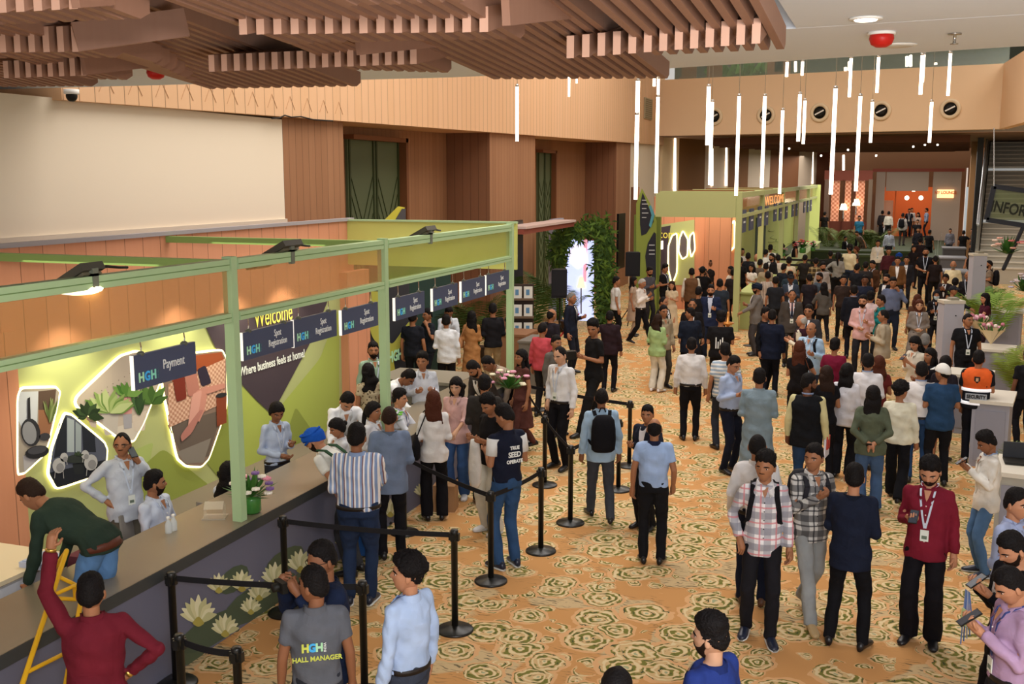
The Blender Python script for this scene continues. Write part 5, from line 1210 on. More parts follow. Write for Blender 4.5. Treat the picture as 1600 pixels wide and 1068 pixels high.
npl = [0]
def P(label, px, py, face, top, bot, hair='short', hc='k', sk='b', H=None, fy=None, arms='dd', legs='s', lean=0, hy=0, hp=0, g=1., belly=0., fem=False, extra='', shoes='black', sit=False, z0=0., name='person', tw=0, beard=False, curl=.5, grp=None):
    """place a person from the head-top pixel (px,py), optionally the feet pixel row fy"""
    npl[0] += 1; seed = npl[0]*1.7
    parts = top.split(); typ = parts[0]; tcol = parts[1]; tpat = parts[2] if len(parts) > 2 else None; tc2 = parts[3] if len(parts) > 3 else None; tc3 = parts[4] if len(parts) > 4 else None
    bparts = bot.split(); bcol = bparts[0]; btyp = bparts[1] if len(bparts) > 1 else 'slim'
    if H is None: H = 1.60 if fem else 1.70
    if fy and not sit:
        f = G(px, fy); d = ray(px, py); t = math.hypot(f.x, f.y)/math.hypot(d[0], d[1]); H = max(1.45, min(1.92, (HC+d[2]*t)-z0))/math.cos(math.radians(lean)*.6)
    S = H/1.725
    Lr = math.radians(lean); piv = Vector((0, 0, .92)); hipz = .92; drop = 0
    if sit: drop = .44
    def bend(p, k=1.):
        p = Vector(p); t = max(0, min(1, (p.z-.86)/.22)); a = Lr*t
        q = p-piv; return piv+Vector((q.x, q.y*math.cos(a)-q.z*math.sin(a), q.y*math.sin(a)+q.z*math.cos(a)))-Vector((0, 0, drop))
    RB = Matrix.Rotation(Lr, 3, 'X')
    def rot(v): return RB @ Vector(v)
    ya = lambda z: Matrix.Rotation(Lr*max(0, min(1, (z-.86)/.22)), 3, 'X') @ Vector((0, 1, 0))
    # head
    nb_ = bend((0, .012, 1.455)); ha = Lr*.55+math.radians(hp)
    Mh = Matrix.Translation(nb_+Matrix.Rotation(Lr*.8+math.radians(hp)*.4, 3, 'X') @ Vector((0, -.022, .133))) @ Matrix.Rotation(math.radians(hy), 4, 'Z') @ Matrix.Rotation(ha, 4, 'X')
    topl = Mh @ Vector((0, 0, .131))
    # place
    ztop = topl.z*S+z0
    hp_ = G(px, py, ztop); 
    th0 = math.atan2(-hp_.x, hp_.y); th = th0+math.radians(face)     # -Y local faces the lens when face=0
    off = Matrix.Rotation(th, 3, 'Z') @ Vector((topl.x*S, topl.y*S, 0))
    loc = (hp_.x-off.x, hp_.y-off.y, z0)
    D = math.hypot(loc[0], loc[1]); lod = 0 if D < 15 else (1 if D < 27 else 2); vx = (.012, .017, .024)[lod]
    root = thing(name, label, 'person', loc, th, grp); root.scale = (S, S, S)
    fw = .90 if fem else 1.; shw = (.138 if fem else .160)*(.5+.5*g)
    nseg = (14, 10, 8)[lod]; nr = (20, 16, 12)[lod]
    # joints
    HJ = []; feet = []
    la, lb = LEG[legs]
    for s, (ox, oy) in ((1, la), (-1, lb)):
        hip = Vector((s*.082, 0, .91-drop))
        if sit:
            knee = Vector((s*(.10+ox*.3), -.42, .50)); ank = Vector((s*(.09+ox*.3), -.40, .085))
        else:
            back = max(0, oy); ank = Vector((s*ox, oy+.015, .085+back*.22)); knee = ik(hip, ank, .43, .425, Vector((s*.12, -1, 0)))
        HJ.append((hip, knee, ank)); feet.append(Vector((s*math.sin(.2), -math.cos(.2), -.5*max(0, oy) if not sit else 0)).normalized())
    SJ = []
    for s, a in ((1, arms[0]), (-1, arms[1])):
        e, w = ARM[a]; sh = Vector((s*shw, .0, 1.385)); 
        e = Vector((s*e[0], e[1], e[2])); w = Vector((s*w[0], w[1], w[2]))
        SJ.append((bend(sh), bend(sh)+rot(e), bend(sh)+rot(w)) if a not in 'DL' else (bend(sh), bend(sh)+e, bend(sh)+w))
    torso = [(.86, .150, .105), (.93, .152*(1.05 if fem else 1), .11), (1.0, (.132 if fem else .148), .105), (1.08, (.118 if fem else .143), .10), (1.17, (.130 if fem else .152), .108), (1.27, (.142 if fem else .165), .115), (1.345, (.138 if fem else .160), .104), (1.40, .118*fw, .082), (1.44, .078, .064)]
    def tor(mb, inf, z_lo=0, z_hi=9, flare=0, n=nr, sc=1.):
        L = []
        for z, rx, ry in torso:
            if z < z_lo-.03 or z > z_hi+.03: continue
            b = belly*math.exp(-((z-1.05)/.13)**2)
            gg = g*(1 if z < 1.40 else .5+.5/g)
            if z_lo < .87 and z < .97 and inf > .012: rx += .014; ry += .012
            L.append((bend((0, -b*.45, z)), rx*gg*sc+inf+b*.3, ry*gg*sc+inf+b*.6, ya(z)))
        if flare is not None and z_lo < .84:
            zz = z_lo; 
            while zz < .845:
                k = (.86-zz)/.86; L.insert(0, None); zz += .08
            L = [q for q in L if q]; low = []; zz = z_lo
            while zz < .84:
                k = .86-zz; low.append((Vector((0, -belly*.3*max(0, 1-k*3), zz-drop)), .160*g+inf+flare*k, .118*g+inf+flare*k*.9+belly*.3*max(0, 1-k*4), Vector((0, 1, 0)))); zz += .07
            L = low+L
        mb.erings(L, n)
    # ---- body (skin)
    mb = MB(); tor(mb, -.016, .86)
    hid = .80 if top.split()[0] in ('shirt', 'shirtU', 'suit', 'jacket', 'blazer', 'kurta', 'sweater', 'hood', 'roll', 'dressL') else 1.
    for s, (hip, knee, ank) in zip((1, -1), HJ):
        mb.tube([hip, hip.lerp(knee, .5), knee, knee.lerp(ank, .35), ank], [.078, .066, .05, .05, .035], nseg)
    for s, (sh, el, wr) in zip((1, -1), SJ):
        mb.tube([bend((s*shw*.5, 0, 1.38)), sh-Vector((0, 0, .006)), sh.lerp(el, .5), el, el.lerp(wr, .3), wr], [.036, .038*g, .040*g*hid, .036*hid, .036*hid, .025], nseg)
    neck0 = bend((0, .015, 1.38)); neck1 = Mh @ Vector((0, .02, -.06))
    mb.tube([neck0, neck0.lerp(neck1, .5), neck1], [.058, .051 if not fem else .044, .051 if not fem else .044], nseg)
    ex = MB(); Dd, fs = DIRS[lod]
    r = head_r(Dd); V = Dd*r[:, None]
    ex.add([Mh @ Vector(v) for v in V], fs)
    if lod < 2 or True:
        az = np.degrees(np.arctan2(np.abs(Dd[:, 0]), -Dd[:, 1])); 
        lipv = (az < (17 if lod < 2 else 20)) & (np.abs(Dd[:, 2]+.45) < (.055 if lod < 2 else .08))
        ex.mi = [1 if all(lipv[i] for i in f) else 0 for f in fs]
    for s in (-1, 1):   # ears
        Me = Mh @ Matrix.Translation((s*.082, .008, -.005)) @ Matrix.Rotation(s*.35, 4, 'Z'); ex.ball(Me.translation, (.010, .020, .033), (10, 8, 6)[lod], 6, Me.to_3x3())
    for s, (sh, el, wr), a in zip((1, -1), SJ, arms):
        pn = Vector((-s, -.2, 0)) if a in 'dsDWw' else Vector((-s*.6, 0, .5)) if a in 'ec' else Vector((-s*.4, -.4, 1)) if a in 'bBf' else Vector((0, 0, -1))
        ex_h = hand(ex, wr, el, rot(pn), s, curl if a not in 'bBce' else .95, 6 if lod < 2 else 4)
    lipc = mat('lips_'+sk+('f' if fem else ''), '9a4a44' if fem else '7a4438', .5)
    body = mesh_obj('body', mb, [skin(sk), lipc], root, vx, 2, 0, seed, ex)
    # ---- eyes, brows
    if lod < 2 or (abs(face+hy) % 360 < 100 or abs(face+hy) % 360 > 260):
        for s in (-1, 1):
            e = MB(); a = math.radians(23*s); dd = np.array([[math.sin(a)*.995, -math.cos(a)*.995, .07]]); rr = head_r(dd)[0]; c = Vector(dd[0])*(rr-.0045)
            e.m = 0; e.ball(Mh @ c, (.0155, .008, .0075), 8, 6, (Mh.to_3x3() @ Matrix.Rotation(a, 3, 'Z'))); e.m = 1; e.ball(Mh @ (c+Vector(dd[0])*.0045), (.0072, .005, .0074), 8, 6, Mh.to_3x3())
            e.build('eye', [EYEW, EYED], root, True)
            b = MB(); pts = []
            for k in range(5):
                aa = math.radians(s*(9+k*8)); zz = .24+.035*math.sin(k/4*PI)-.01*k; q = np.array([[math.sin(aa), -math.cos(aa), zz]]); q /= np.linalg.norm(q); pts.append(Mh @ (Vector(q[0])*(head_r(q)[0]+.001)))
            b.tube(pts, [.003, .0058, .006, .0048, .002], 5).build('eyebrow', hairm('k' if hc in 'kbr' else hc), root, True)
    # ---- hair / headwear
    if hair == 'none': pass
    elif hair.split(':')[0] in ('turban', 'cap', 'scarf'):
        hk, hcol = hair.split(':'); m2 = MB(); hair_mesh(lod, hk, seed, m2, Mh); m2.build({'turban': 'turban', 'cap': 'cap', 'scarf': 'headscarf'}[hk], fabric(hcol), root, True)
        if hk == 'cap': m2 = MB(); hair_mesh(lod, 'bald', seed, m2, Mh); m2.build('hair', hairm(hc), root, True)
    else:
        m2 = MB(); hair_mesh(lod, hair, seed, m2, Mh); m2.build('hair', hairm(hc), root, True)
    if beard:
        m2 = MB(); V, f2 = shell(lod, lambda az: np.interp(az, [0, 12, 20, 30, 60, 78, 90], [-.33, -.34, -.42, -.50, -.42, .0, .05]), lambda az: np.interp(az, [0, 60, 85, 95, 180], [-1.2, -1., -.5, 2, 2]), .0055, noise=.0015, nf=40)
        m2.add([Mh @ Vector(v) for v in V], f2); m2.build('beard', mat('beard_dark', '241812', .8, spec=.1) if beard is True else hairm(beard), root, True)
        l2 = MB(); l2.tube([Mh @ Vector((x, -.0985+abs(x)*.3, -.052)) for x in (-.018, 0, .018)], [.003, .005, .003], 6).build('lips', lipc, root, True)
    if 'M' in extra:
        pts = [];
        for k in range(7):
            aa = math.radians(-15+k*5); q = np.array([[math.sin(aa), -math.cos(aa), -.335-.02*abs(k-3)/3]]); q /= np.linalg.norm(q); pts.append(Mh @ (Vector(q[0])*(head_r(q)[0]+.001)))
        MB().tube(pts, [.002, .004, .005, .005, .005, .004, .002], 5).build('moustache', hairm('k' if hc in 'kb' else hc), root, True)
    if 'g' in extra.split(','):
        gm = MB()
        for s in (-1, 1):
            c = Vector((s*.031, -.098, .008)); gm.tube([Mh @ (c+Vector((.021*math.cos(t), abs(s*.2)*0, .016*math.sin(t)))) for t in [k*PI/6 for k in range(13)]], .0022, 5, False)
            gm.tube([Mh @ Vector((s*.052, -.096, .012)), Mh @ Vector((s*.079, -.05, .014)), Mh @ Vector((s*.082, .01, .01))], .0022, 5)
        gm.tube([Mh @ Vector((-.011, -.100, .01)), Mh @ Vector((.011, -.100, .01))], .002, 5)
        gm.build('eyeglasses', DK, root, True)
    if 'mask' in extra:
        m2 = MB(); V, f2 = shell(lod, lambda az: -.12+0*az, lambda az: np.interp(az, [0, 45, 60, 180], [-.95, -.8, 2, 2]), .010); m2.add([Mh @ Vector(v) for v in V], f2); m2.build('face_mask', flat('b8d0dc'), root, True)
    # ---- trousers / skirt
    bm = fabric(bcol); loose = {'slim': .0, 'wide': .02, 'jeans': .006, 'shorts': .01}.get(btyp, 0)
    m3 = MB()
    if btyp == 'skirt' or btyp == 'long':
        zl = .5 if btyp == 'skirt' else .06
        m3.erings([(Vector((0, 0, z-drop)), .15*g+.02+.06*(1-z), .115*g+.02+.06*(1-z), Vector((0, 1, 0))) for z in [zl+i*(1.0-zl)/8 for i in range(9)]], nr)
        mesh_obj('skirt', m3, bm, root, vx, 2, .005, seed)
    else:
        tor(m3, .010, .86, 1.0)
        for s, (hip, knee, ank) in zip((1, -1), HJ):
            end = ank+Vector((0, 0, -.03)) if btyp != 'shorts' else knee
            pts = [hip, hip.lerp(knee, .5), knee, knee.lerp(end, .5), end] if btyp != 'shorts' else [hip, hip.lerp(knee, .5), knee]
            rr = [.092*g, .082*g, .066+loose*.6, .062+loose, .055+loose*1.3] if btyp != 'shorts' else [.098, .09, .08]
            m3.tube(pts, rr, nseg, rnd=False)
            if sit: m3.ball(knee, .068, 10, 8)
        mesh_obj('trousers', m3, bm, root, vx*1.1, 3, .006, seed)
    # ---- shoes
    sc = shoes if shoes in SHOE else 'black'
    for (hip, knee, ank), fd in zip(HJ, feet):
        m4 = MB(); sm_ = MB(); side = fd.cross(Vector((0, 0, 1))).normalized(); upv = side.cross(fd).normalized()
        b = ank-Vector((0, 0, .085)); 
        prof = [(-.075, .022, .030, .035), (-.055, .034, .045, .05), (0, .038, .05, .058), (.06, .043, .040, .045), (.12, .047, .030, .032), (.17, .042, .024, .025), (.20, .022, .016, .018)]
        R = []
        for t, w, h, c in prof:
            o_ = b+fd*t+upv*(c*.9+.006); R.append([o_+side*w*math.cos(k)+upv*max(h*math.sin(k), -c*.75) for k in [2*PI*i/12 for i in range(12)]])
        m4.rings(R)
        sh_ = m4.build('shoe', SHOE[sc], root, True)
        if lod == 0 and shoes in ('white', 'navy'):
            R = []
            for t, w, h, c in prof: o_ = b+fd*t+upv*.012; R.append([o_+side*(w+.003)*math.cos(k)+upv*.012*math.sin(k) for k in [2*PI*i/10 for i in range(10)]])
            sm_.rings(R); so = sm_.build('sole', SOLE, None, True); so.parent = sh_
    # ---- top garment
    tm = fabric(tcol, tpat, tc2, tc3)
    jacket = typ in ('suit', 'jacket', 'blazer')
    long = typ in ('shirt', 'shirtU', 'suit', 'jacket', 'blazer', 'kurta', 'sweater', 'hood', 'roll', 'dressL')
    z_lo = {'shirt': .93, 'polo': .90, 'tee': .84, 'shirtU': .80, 'suit': .76, 'jacket': .84, 'blazer': .80, 'kurta': .42, 'sweater': .86, 'vest': .78, 'dress': .45, 'dressL': .35, 'saree': .08, 'roll': .80, 'top': .84, 'poloT': .95, 'hood': .86, 'teeU': .80}.get(typ, .86)
    inf = .014+(.012 if jacket else 0)+(.010 if typ == 'vest' else 0)+(.006 if typ in ('sweater', 'shirtU', 'tee', 'roll', 'kurta') else 0)
    m5 = MB(); tor(m5, inf, z_lo, 9, flare={'kurta': .10, 'dress': .16, 'dressL': .14, 'saree': .10, 'suit': .05}.get(typ, .012))
    sleeve = {'polo': .62, 'tee': .68, 'teeU': .7, 'top': .5, 'poloT': .62, 'dress': .5, 'saree': .45, 'roll': 1.35, 'vest': 0}.get(typ, 2. if long else .6)
    sl = MB() if (typ == 'vest' or tpat == 'sl') else m5
    for s, (sh, el, wr) in zip((1, -1), SJ):
        yoke = bend((s*shw*.4, 0, 1.40)); r0 = (.057 if not jacket else .064)*(.5+.5*g)
        m5.tube([yoke, sh+Vector((0, 0, -.004))], [.052*(.6+.4*fw), r0*.97], nseg)
        k = sleeve if typ != 'vest' else 2.
        if k <= 1: pts, rr = [sh, sh.lerp(el, k)], [r0, r0*.92]
        else: pts, rr = [sh, sh.lerp(el, .5), el, el.lerp(wr, min(k-1, .96))], [r0, r0*.92, r0*.86, .044 if k > 1.5 else .052]
        sl.tube(pts, rr, nseg, rnd=False)
        if k > 1: sl.ball(el, r0*.88, 10, 6)
        if k <= 1 or True: (sl if sl is not m5 else m5).ball(sh, r0, 10, 8)
    nm = {'suit': 'suit_jacket', 'blazer': 'blazer', 'jacket': 'jacket', 'kurta': 'kurta', 'sweater': 'sweater', 'vest': 'waistcoat', 'saree': 'saree', 'dress': 'dress', 'dressL': 'dress', 'polo': 'polo_shirt', 'poloT': 'polo_shirt', 'tee': 'tee_shirt', 'teeU': 'tee_shirt', 'top': 'blouse'}.get(typ, 'shirt')
    top_o = mesh_obj(nm, m5, tm, root, vx, 3, .008 if not jacket else .005, seed+2)
    if sl is not m5: mesh_obj('sleeves', sl, fabric(tc2 if typ == 'vest' else tc2), root, vx, 3, .004, seed)
    def surf(x, z, o_=.0):                  # point on the chest front
        tz = np.array([q[0] for q in torso]); ry = np.interp(z, tz, [q[2] for q in torso]); rx = np.interp(z, tz, [q[1] for q in torso]); b = belly*math.exp(-((z-1.05)/.13)**2)
        ry = ry*g+inf+b*.6; rx = rx*g+inf+b*.3
        return bend((x, -b*.45-ry*math.sqrt(max(.05, 1-(x/rx)**2))-o_, z))
    # collar
    if typ not in ('tee', 'teeU', 'top', 'dress', 'saree', 'sweater'):
        ccol = 'white' if jacket or typ == 'vest' else (tc2 if tpat == 'col' else tcol)
        m6 = MB(); R = []
        for rr_, zz, yy in ((.083, -.030, 0), (.070, .018, .004), (.060, .020, .004), (.060, -.02, 0)):
            R.append([bend((rr_*math.cos(k), .012+yy+rr_*.95*math.sin(k), 1.450+zz-.030*max(0, -math.sin(k))**2)) for k in [-PI/2+.30+(2*PI-.60)*i/15 for i in range(16)]])
        for q_ in range(3): m6.add(R[q_]+R[q_+1], [(j, j+1, j+17, j+16) for j in range(15)])
        if not jacket and typ != 'vest' and lod < 2:
            for s in (-1, 1):
                q4 = [bend((s*.022, -.062, 1.432)), bend((s*.074, -.030, 1.462)), surf(s*.082, 1.385, .012), surf(s*.044, 1.345, .014)]
                m6.add(q4+[q+bend((0, -.004, 1.3))-bend((0, 0, 1.3)) for q in q4], [(0, 1, 2, 3), (7, 6, 5, 4), (0, 3, 7, 4), (2, 1, 5, 6), (3, 2, 6, 7)])
            nk = MB().add([surf(-.030, 1.43, .007), surf(.030, 1.43, .007), surf(.014, 1.37, .008), surf(0, 1.34, .008), surf(-.014, 1.37, .008)], [(0, 1, 2, 3, 4)]); nk.build('neckline', skin(sk), root); m6.build('collar', fabric(ccol), root, True)
    if jacket:
        mj = MB(); R = []
        for rr_, zz in ((.094, -.040), (.080, .004), (.074, .004), (.080, -.03)):
            R.append([bend((rr_*math.cos(k), .014+rr_*.95*math.sin(k), 1.450+zz-.02*max(0, -math.sin(k)))) for k in [-PI/2+.75+(2*PI-1.5)*i/15 for i in range(16)]])
        for q_ in range(3): mj.add(R[q_]+R[q_+1], [(j, j+1, j+17, j+16) for j in range(15)])
        mj.build('jacket_collar', fabric('%02x%02x%02x' % tuple(int(int(COL.get(tcol, tcol)[i:i+2], 16)*.8) for i in (0, 2, 4))), root, True)
        if lod < 2:
            lc_ = fabric('%02x%02x%02x' % tuple(int(int(COL.get(tcol, tcol)[i:i+2], 16)*.85) for i in (0, 2, 4)))
            for s in (-1, 1):
                zs = [1.43, 1.36, 1.28, 1.20, 1.12, 1.04]; wi = [.056, .050, .042, .032, .02, .0]; wo = [.075, .095, .100, .070, .040, .012]
                L = [surf(s*a_, z, .010) for a_, z in zip(wi, zs)]; R = [surf(s*a_, z, .013) for a_, z in zip(wo, zs)]; ml = MB(); ml.add(L+R, [(i, i+6, i+7, i+1) for i in range(5)]); ml.build('lapel', lc_, root)
    if jacket or typ == 'vest':
        m7 = MB(); zs = [1.43, 1.36, 1.28, 1.20, 1.12, 1.06]; ws = [.055, .050, .042, .032, .02, .003]
        L = [surf(-w, z, .007) for z, w in zip(zs, ws)]; R = [surf(w, z, .007) for z, w in zip(zs, ws)]
        m7.add(L+R, [(i, i+6, i+7, i+1) for i in range(5)]); m7.build('shirt_front', fabric(tc2 if (tc2 and tpat == 'in') else 'white'), root, True)
        if 'tie' in extra:
            m8 = MB(); zs2 = [1.43, 1.40, 1.25, 1.12, 1.06]; w2 = [.016, .012, .02, .026, .004]
            L = [surf(-w, z, .012) for z, w in zip(zs2, w2)]; R = [surf(w, z, .012) for z, w in zip(zs2, w2)]; m8.add(L+R, [(i, i+5, i+6, i+1) for i in range(4)]); m8.build('tie', fabric('navy'), root, True)
    elif typ in ('shirt', 'shirtU', 'kurta', 'polo') and lod == 0:
        m7 = MB(); zs = [1.42-.05*i for i in range(10)]
        L = [surf(-.012, z, .004) for z in zs]; R = [surf(.012, z, .004) for z in zs]; m7.add(L+R, [(i, i+10, i+11, i+1) for i in range(9)]); m7.build('button_placket', tm, root, True)
        for z in (1.30, 1.22, 1.14, 1.06, .98): MB().ball(surf(0, z, .006), .006, 6, 5).build('button', DK if tpat == 'plaid' else WHT, root, True)
    if typ == 'shirt' and lod < 2:
        m9 = MB(); R = []
        for rr_, zz in ((.012, -.018), (.020, -.018), (.020, .018), (.012, .018)):
            b = belly*.8; R.append([bend(((.15*g+rr_+b*.2)*math.cos(k), -b*.35+(.107*g+rr_+b*.45)*math.sin(k), .955+zz)) for k in [2*PI*i/20 for i in range(20)]])
        m9.rings(R, cap=False); m9.build('belt', mat('belt_leather', '221a16', .5), root, True)
    # ---- lanyard with badge
    if 'L' in extra:
        m10 = MB(); lc = flat('c8d2e4') if 'Lb' not in extra else flat('3a4a8a')
        for s in (-1, 1):
            pts = [bend((s*.066, .03, 1.475)), surf(s*.058, 1.42, .006), surf(s*.048, 1.34, .006), surf(s*.028, 1.22, .008), surf(s*.004, 1.10, .010)]
            for a, b in zip(pts, pts[1:]): m10.bar(a, b, .016, .003, up=Vector((0, -1, 0)))
        m10.build('lanyard', lc, root)
        c = surf(0, 1.035, .014); MB().box((-.035, -.003, -.05), (.035, .003, .05), Matrix.Translation(c)).build('badge', flat('e4e8e0'), root)
        MB().box((-.022, -.005, -.03), (.022, -.0035, .0), Matrix.Translation(c)).build('badge_print', flat('6a7868'), root)
    if 'l' in extra.split(','):              # strap around the neck seen from behind
        m10 = MB(); R = []
        for rr_, zz in ((.076, .012), (.076, .030)): R.append([bend((rr_*math.cos(k), .012+rr_*math.sin(k), 1.458+zz-(.03 if math.sin(k) < 0 else 0))) for k in [2*PI*i/16 for i in range(16)]])
        m10.rings(R, cap=False); m10.build('lanyard', flat('8a9cc0'), root)
    MW = Matrix.Translation(loc) @ Matrix.Rotation(th, 4, 'Z') @ Matrix.Diagonal((S, S, S, 1))
    def own(mbx, nm_, m_, lb, cat, kids=()):
        t = thing(nm_, lb, cat, loc, th); t.scale = (S, S, S)
        mbx.build(*m_, t) if False else None
        return t
    return dict(root=root, bend=bend, surf=surf, Mh=Mh, S=S, SJ=SJ, HJ=HJ, MW=MW, loc=loc, th=th, rot=rot, ya=ya, g=g, body=body)
def twin(p, nm, label, cat):
    t = thing(nm, label, cat, p['loc'], p['th']); t.scale = (p['S'],)*3; return t
def phone(p, hand_i, label, big=1.):
    sh, el, wr = p['SJ'][hand_i]; d = (wr-el).normalized(); t = twin(p, 'smartphone', label, 'phone')
    c = wr+d*.10+Vector((0, 0, .028)); M = Matrix.Translation(c) @ Matrix.Rotation(.6, 4, 'X') @ Matrix.Diagonal((big, big, big, 1))
    MB().box((-.036, -.072, -.004), (.036, .072, .004), M).build('case', DK, t); MB().box((-.032, -.067, .0042), (.032, .067, .0052), M).build('screen', mat('phone_screen', '2a3240', .2), t)
def backpack(p, label, col='black', strapc='black'):
    t = twin(p, 'backpack', label, 'backpack'); b = p['bend']; mb = MB()
    L = []
    for z, w, d in ((.96, .11, .05), (.99, .145, .085), (1.10, .155, .10), (1.25, .15, .095), (1.36, .135, .08), (1.42, .09, .045)): L.append((b((0, .10+.075*p['g'], z))+p['rot']((0, .03, 0)), w, d, p['ya'](z)))
    mb.erings(L, 16); mb.build('main_bag', fabric(col), t, True)
    L = [(b((0, .215, z)), w, .045, p['ya'](z)) for z, w in ((1.0, .10), (1.04, .12), (1.14, .12), (1.18, .10))]; MB().erings(L, 14).build('front_pocket', fabric(col), t, True)
    mb = MB(); mb.tube([b((-.04, .09, 1.44)), b((-.02, .10, 1.49)), b((.02, .10, 1.49)), b((.04, .09, 1.44))], .009, 6); mb.build('top_handle', fabric(strapc), t, True)
    for s in (-1, 1):
        sf = p['surf']; pts = [b((s*.09, .10, 1.40)), b((s*.10, .04, 1.442)), b((s*.102, -.045, 1.425)), sf(s*.105, 1.345, .010), sf(s*.122, 1.25, .012), sf(s*.135, 1.12, .01), b((s*.165*p['g'], .02, 1.06)), b((s*.12, .12, 1.03))]
        mb = MB()
        for a, c in zip(pts, pts[1:]): mb.bar(a, c, .045, .012, up=p['rot']((0, -1, .3)))
        mb.build('shoulder_strap', fabric(strapc), t)
    return t
def shoulder_bag(p, side, label, col, w=.14, h=.13, z=.95, strap=True):
    t = twin(p, 'shoulder_bag', label, 'bag'); s = side; b = p['bend']; c = Vector((s*.23, .02, z))
    MB().erings([(c+Vector((0, 0, -h)), .035, w*.8, Vector((0, 1, 0))), (c+Vector((0, 0, -h*.8)), .055, w, Vector((0, 1, 0))), (c, .055, w, Vector((0, 1, 0))), (c+Vector((0, 0, h)), .02, w*.85, Vector((0, 1, 0)))], 14).build('bag_body', fabric(col), t, True)
    MB().tube([c+Vector((0, .1, h*.8)), b((s*.10, .06, 1.44)), b((s*.115, 0, 1.47)), b((s*.13, -.05, 1.44)), c+Vector((0, -.1, h*.8))], .008, 6).build('strap', fabric(col), t, True)
def backtext(p, s, size, z, m, bold=.003, x=0, sx=1, front=False, par=None):
    b = p['bend']; 
    y = .128*p['g']+.022
    M = frameM(b((x, y if not front else -y-.01, z)), (-1 if not front else 1, 0, 0))
    if not front: M = frameM(b((x, y, z)), (-1, 0, 0))
    return text(s, size, M, m, par or p['root'], 'lettering', sx=sx, bold=bold)
# ================================================================ THE PEOPLE, near to far
# --- foreground, left
p = P('man in maroon long sleeved shirt with his back turned, pointing up, hand on hip', 140, 897, 176, 'shirtU maroon', 'black', arms='uh', H=1.72, g=1.06, hy=-8)
p1 = p; wr = p['SJ'][0][2]; el = p['SJ'][0][1]
for i, nm in ((0, 'bracelet'), (1, 'wristwatch')):
    sh, el, wr = p['SJ'][i]; d = (wr-el).normalized(); MB().tube([wr-d*.01, wr+d*.012], .034, 14, False).build(nm, mat('gold', 'c8a050', .3, .8), p['root'], True)
p = P('man in dark green sweatshirt and faded jeans bending over the counter on the ladder', 36, 752, -130, 'sweater dgreen', 'ljeans', arms='DD', H=1.78, lean=62, hp=5, legs='h', z0=.38, g=1.05, hc='b', shoes='black')
m_ = MB(); R = []
for rr_, zz in ((.018, -.02), (.03, -.02), (.03, .02), (.018, .02)): R.append([p['bend'](((.158+rr_)*math.cos(k), (.115+rr_)*math.sin(k), .90+zz)) for k in [2*PI*i/20 for i in range(20)]])
m_.rings(R, cap=False).build('belt', mat('belt_brown', '5a2e20', .5), p['root'], True)
p = P('balding man in glasses and pale long shirt talking on a phone behind the counter', 190, 675, 22, 'shirtU c6ccd8', '5c564c wide', 'receding', arms='eh', H=1.68, hy=-35, extra='g,L,M', belly=.03, g=1.03)
phone(p, 0, 'black phone held to the ear of the balding man behind the counter')
p = P('bearded man in pale blue shirt sitting with crossed arms behind the counter', 240, 735, 55, 'shirt d0d8ec', 'dgrey', arms='xx', sit=True, hy=40, H=1.76, beard=True, g=1.06, extra='L')
def chair(pp, label, col='7a7470'):
    t = thing('stacking_chair', label, 'chair', pp['loc'], pp['th']); m = mat('chair'+col, col, .5)
    MB().box((-.22, -.22, .42), (.22, .2, .45)).build('seat', m, t); MB().erings([(Vector((0, .22, .5)), .19, .015, Vector((0, 1, 0))), (Vector((0, .25, .62)), .22, .018, Vector((0, 1, 0))), (Vector((0, .29, .86)), .19, .015, Vector((0, 1, 0)))], 12).build('backrest', m, t, True)
    for x, y in ((-.19, -.19), (.19, -.19), (-.19, .2), (.19, .2)): MB().tube([(x, y, 0), (x*.9, y*.9, .42)], .012, 6).build('leg', CHR, t, True)
chair(p, 'grey shell chair under the bearded man with crossed arms')
p = P('dark haired woman in white blouse sitting half hidden by the green post', 356, 722, 140, 'top d8dce8', 'black', 'wavy', fem=True, sit=True, H=1.66, arms='rr'); chair(p, 'grey shell chair under the woman by the green post')
P('young woman in pale blue shirt looking down at her hands behind the counter', 434, 630, 28, 'shirt b9c6e0', '2c2e38', 'bun', fem=True, arms='bf', H=1.62, hp=22, hy=-5, extra='L', sk='a')
p = P('man in royal blue turban and white polo with green straps leaning onto the counter', 482, 671, -118, 'polo e8e8e2', 'dgrey', 'turban:1c55b8', arms='dR', lean=38, H=1.72, hp=10, hy=10, beard=True, g=1.08, sk='c')
t = twin(p, 'bag_strap', 'dark green bag straps over the white polo of the man in the blue turban', 'strap')
for s in (-1, 1):
    m_ = MB(); pts = [p['bend']((s*.12, .02, 1.48)), p['bend']((s*.125, .10, 1.42)), p['bend']((s*.12, .145, 1.30)), p['bend']((s*.05, .15, 1.12))]
    for a, c in zip(pts, pts[1:]): m_.bar(a, c, .05, .012, up=p['rot']((0, 1, 0)))
    m_.build('strap', fabric('2c4a34'), t)
P('man in white shirt bending forward over papers between the turban man and the grey blazer', 546, 617, 12, 'shirt eceef4', 'dgrey', arms='LL', lean=34, H=1.74, hp=25, hy=10, sk='c')
P('woman with dark tied hair in white shirt just behind the man in the blue turban', 522, 655, -70, 'shirt e0e2ea', 'black', 'bun', fem=True, arms='rr', H=1.50, hp=20)
p = P('large man in blue and white striped shirt and jeans with his back to the camera', 557, 662, 172, 'shirt 8ea4cc stripe e8e4e4 7a5a60', '263450', fy=943, arms='br', g=1.22, belly=.05, hy=-10, shoes='navy', sk='a')
P('grey haired man in a blue grey blazer seen from behind at the counter', 608, 634, 185, 'suit 74829c', 'black', 'buzz', 'b', fy=872, arms='bb', hy=-12, shoes='black', g=1.02)
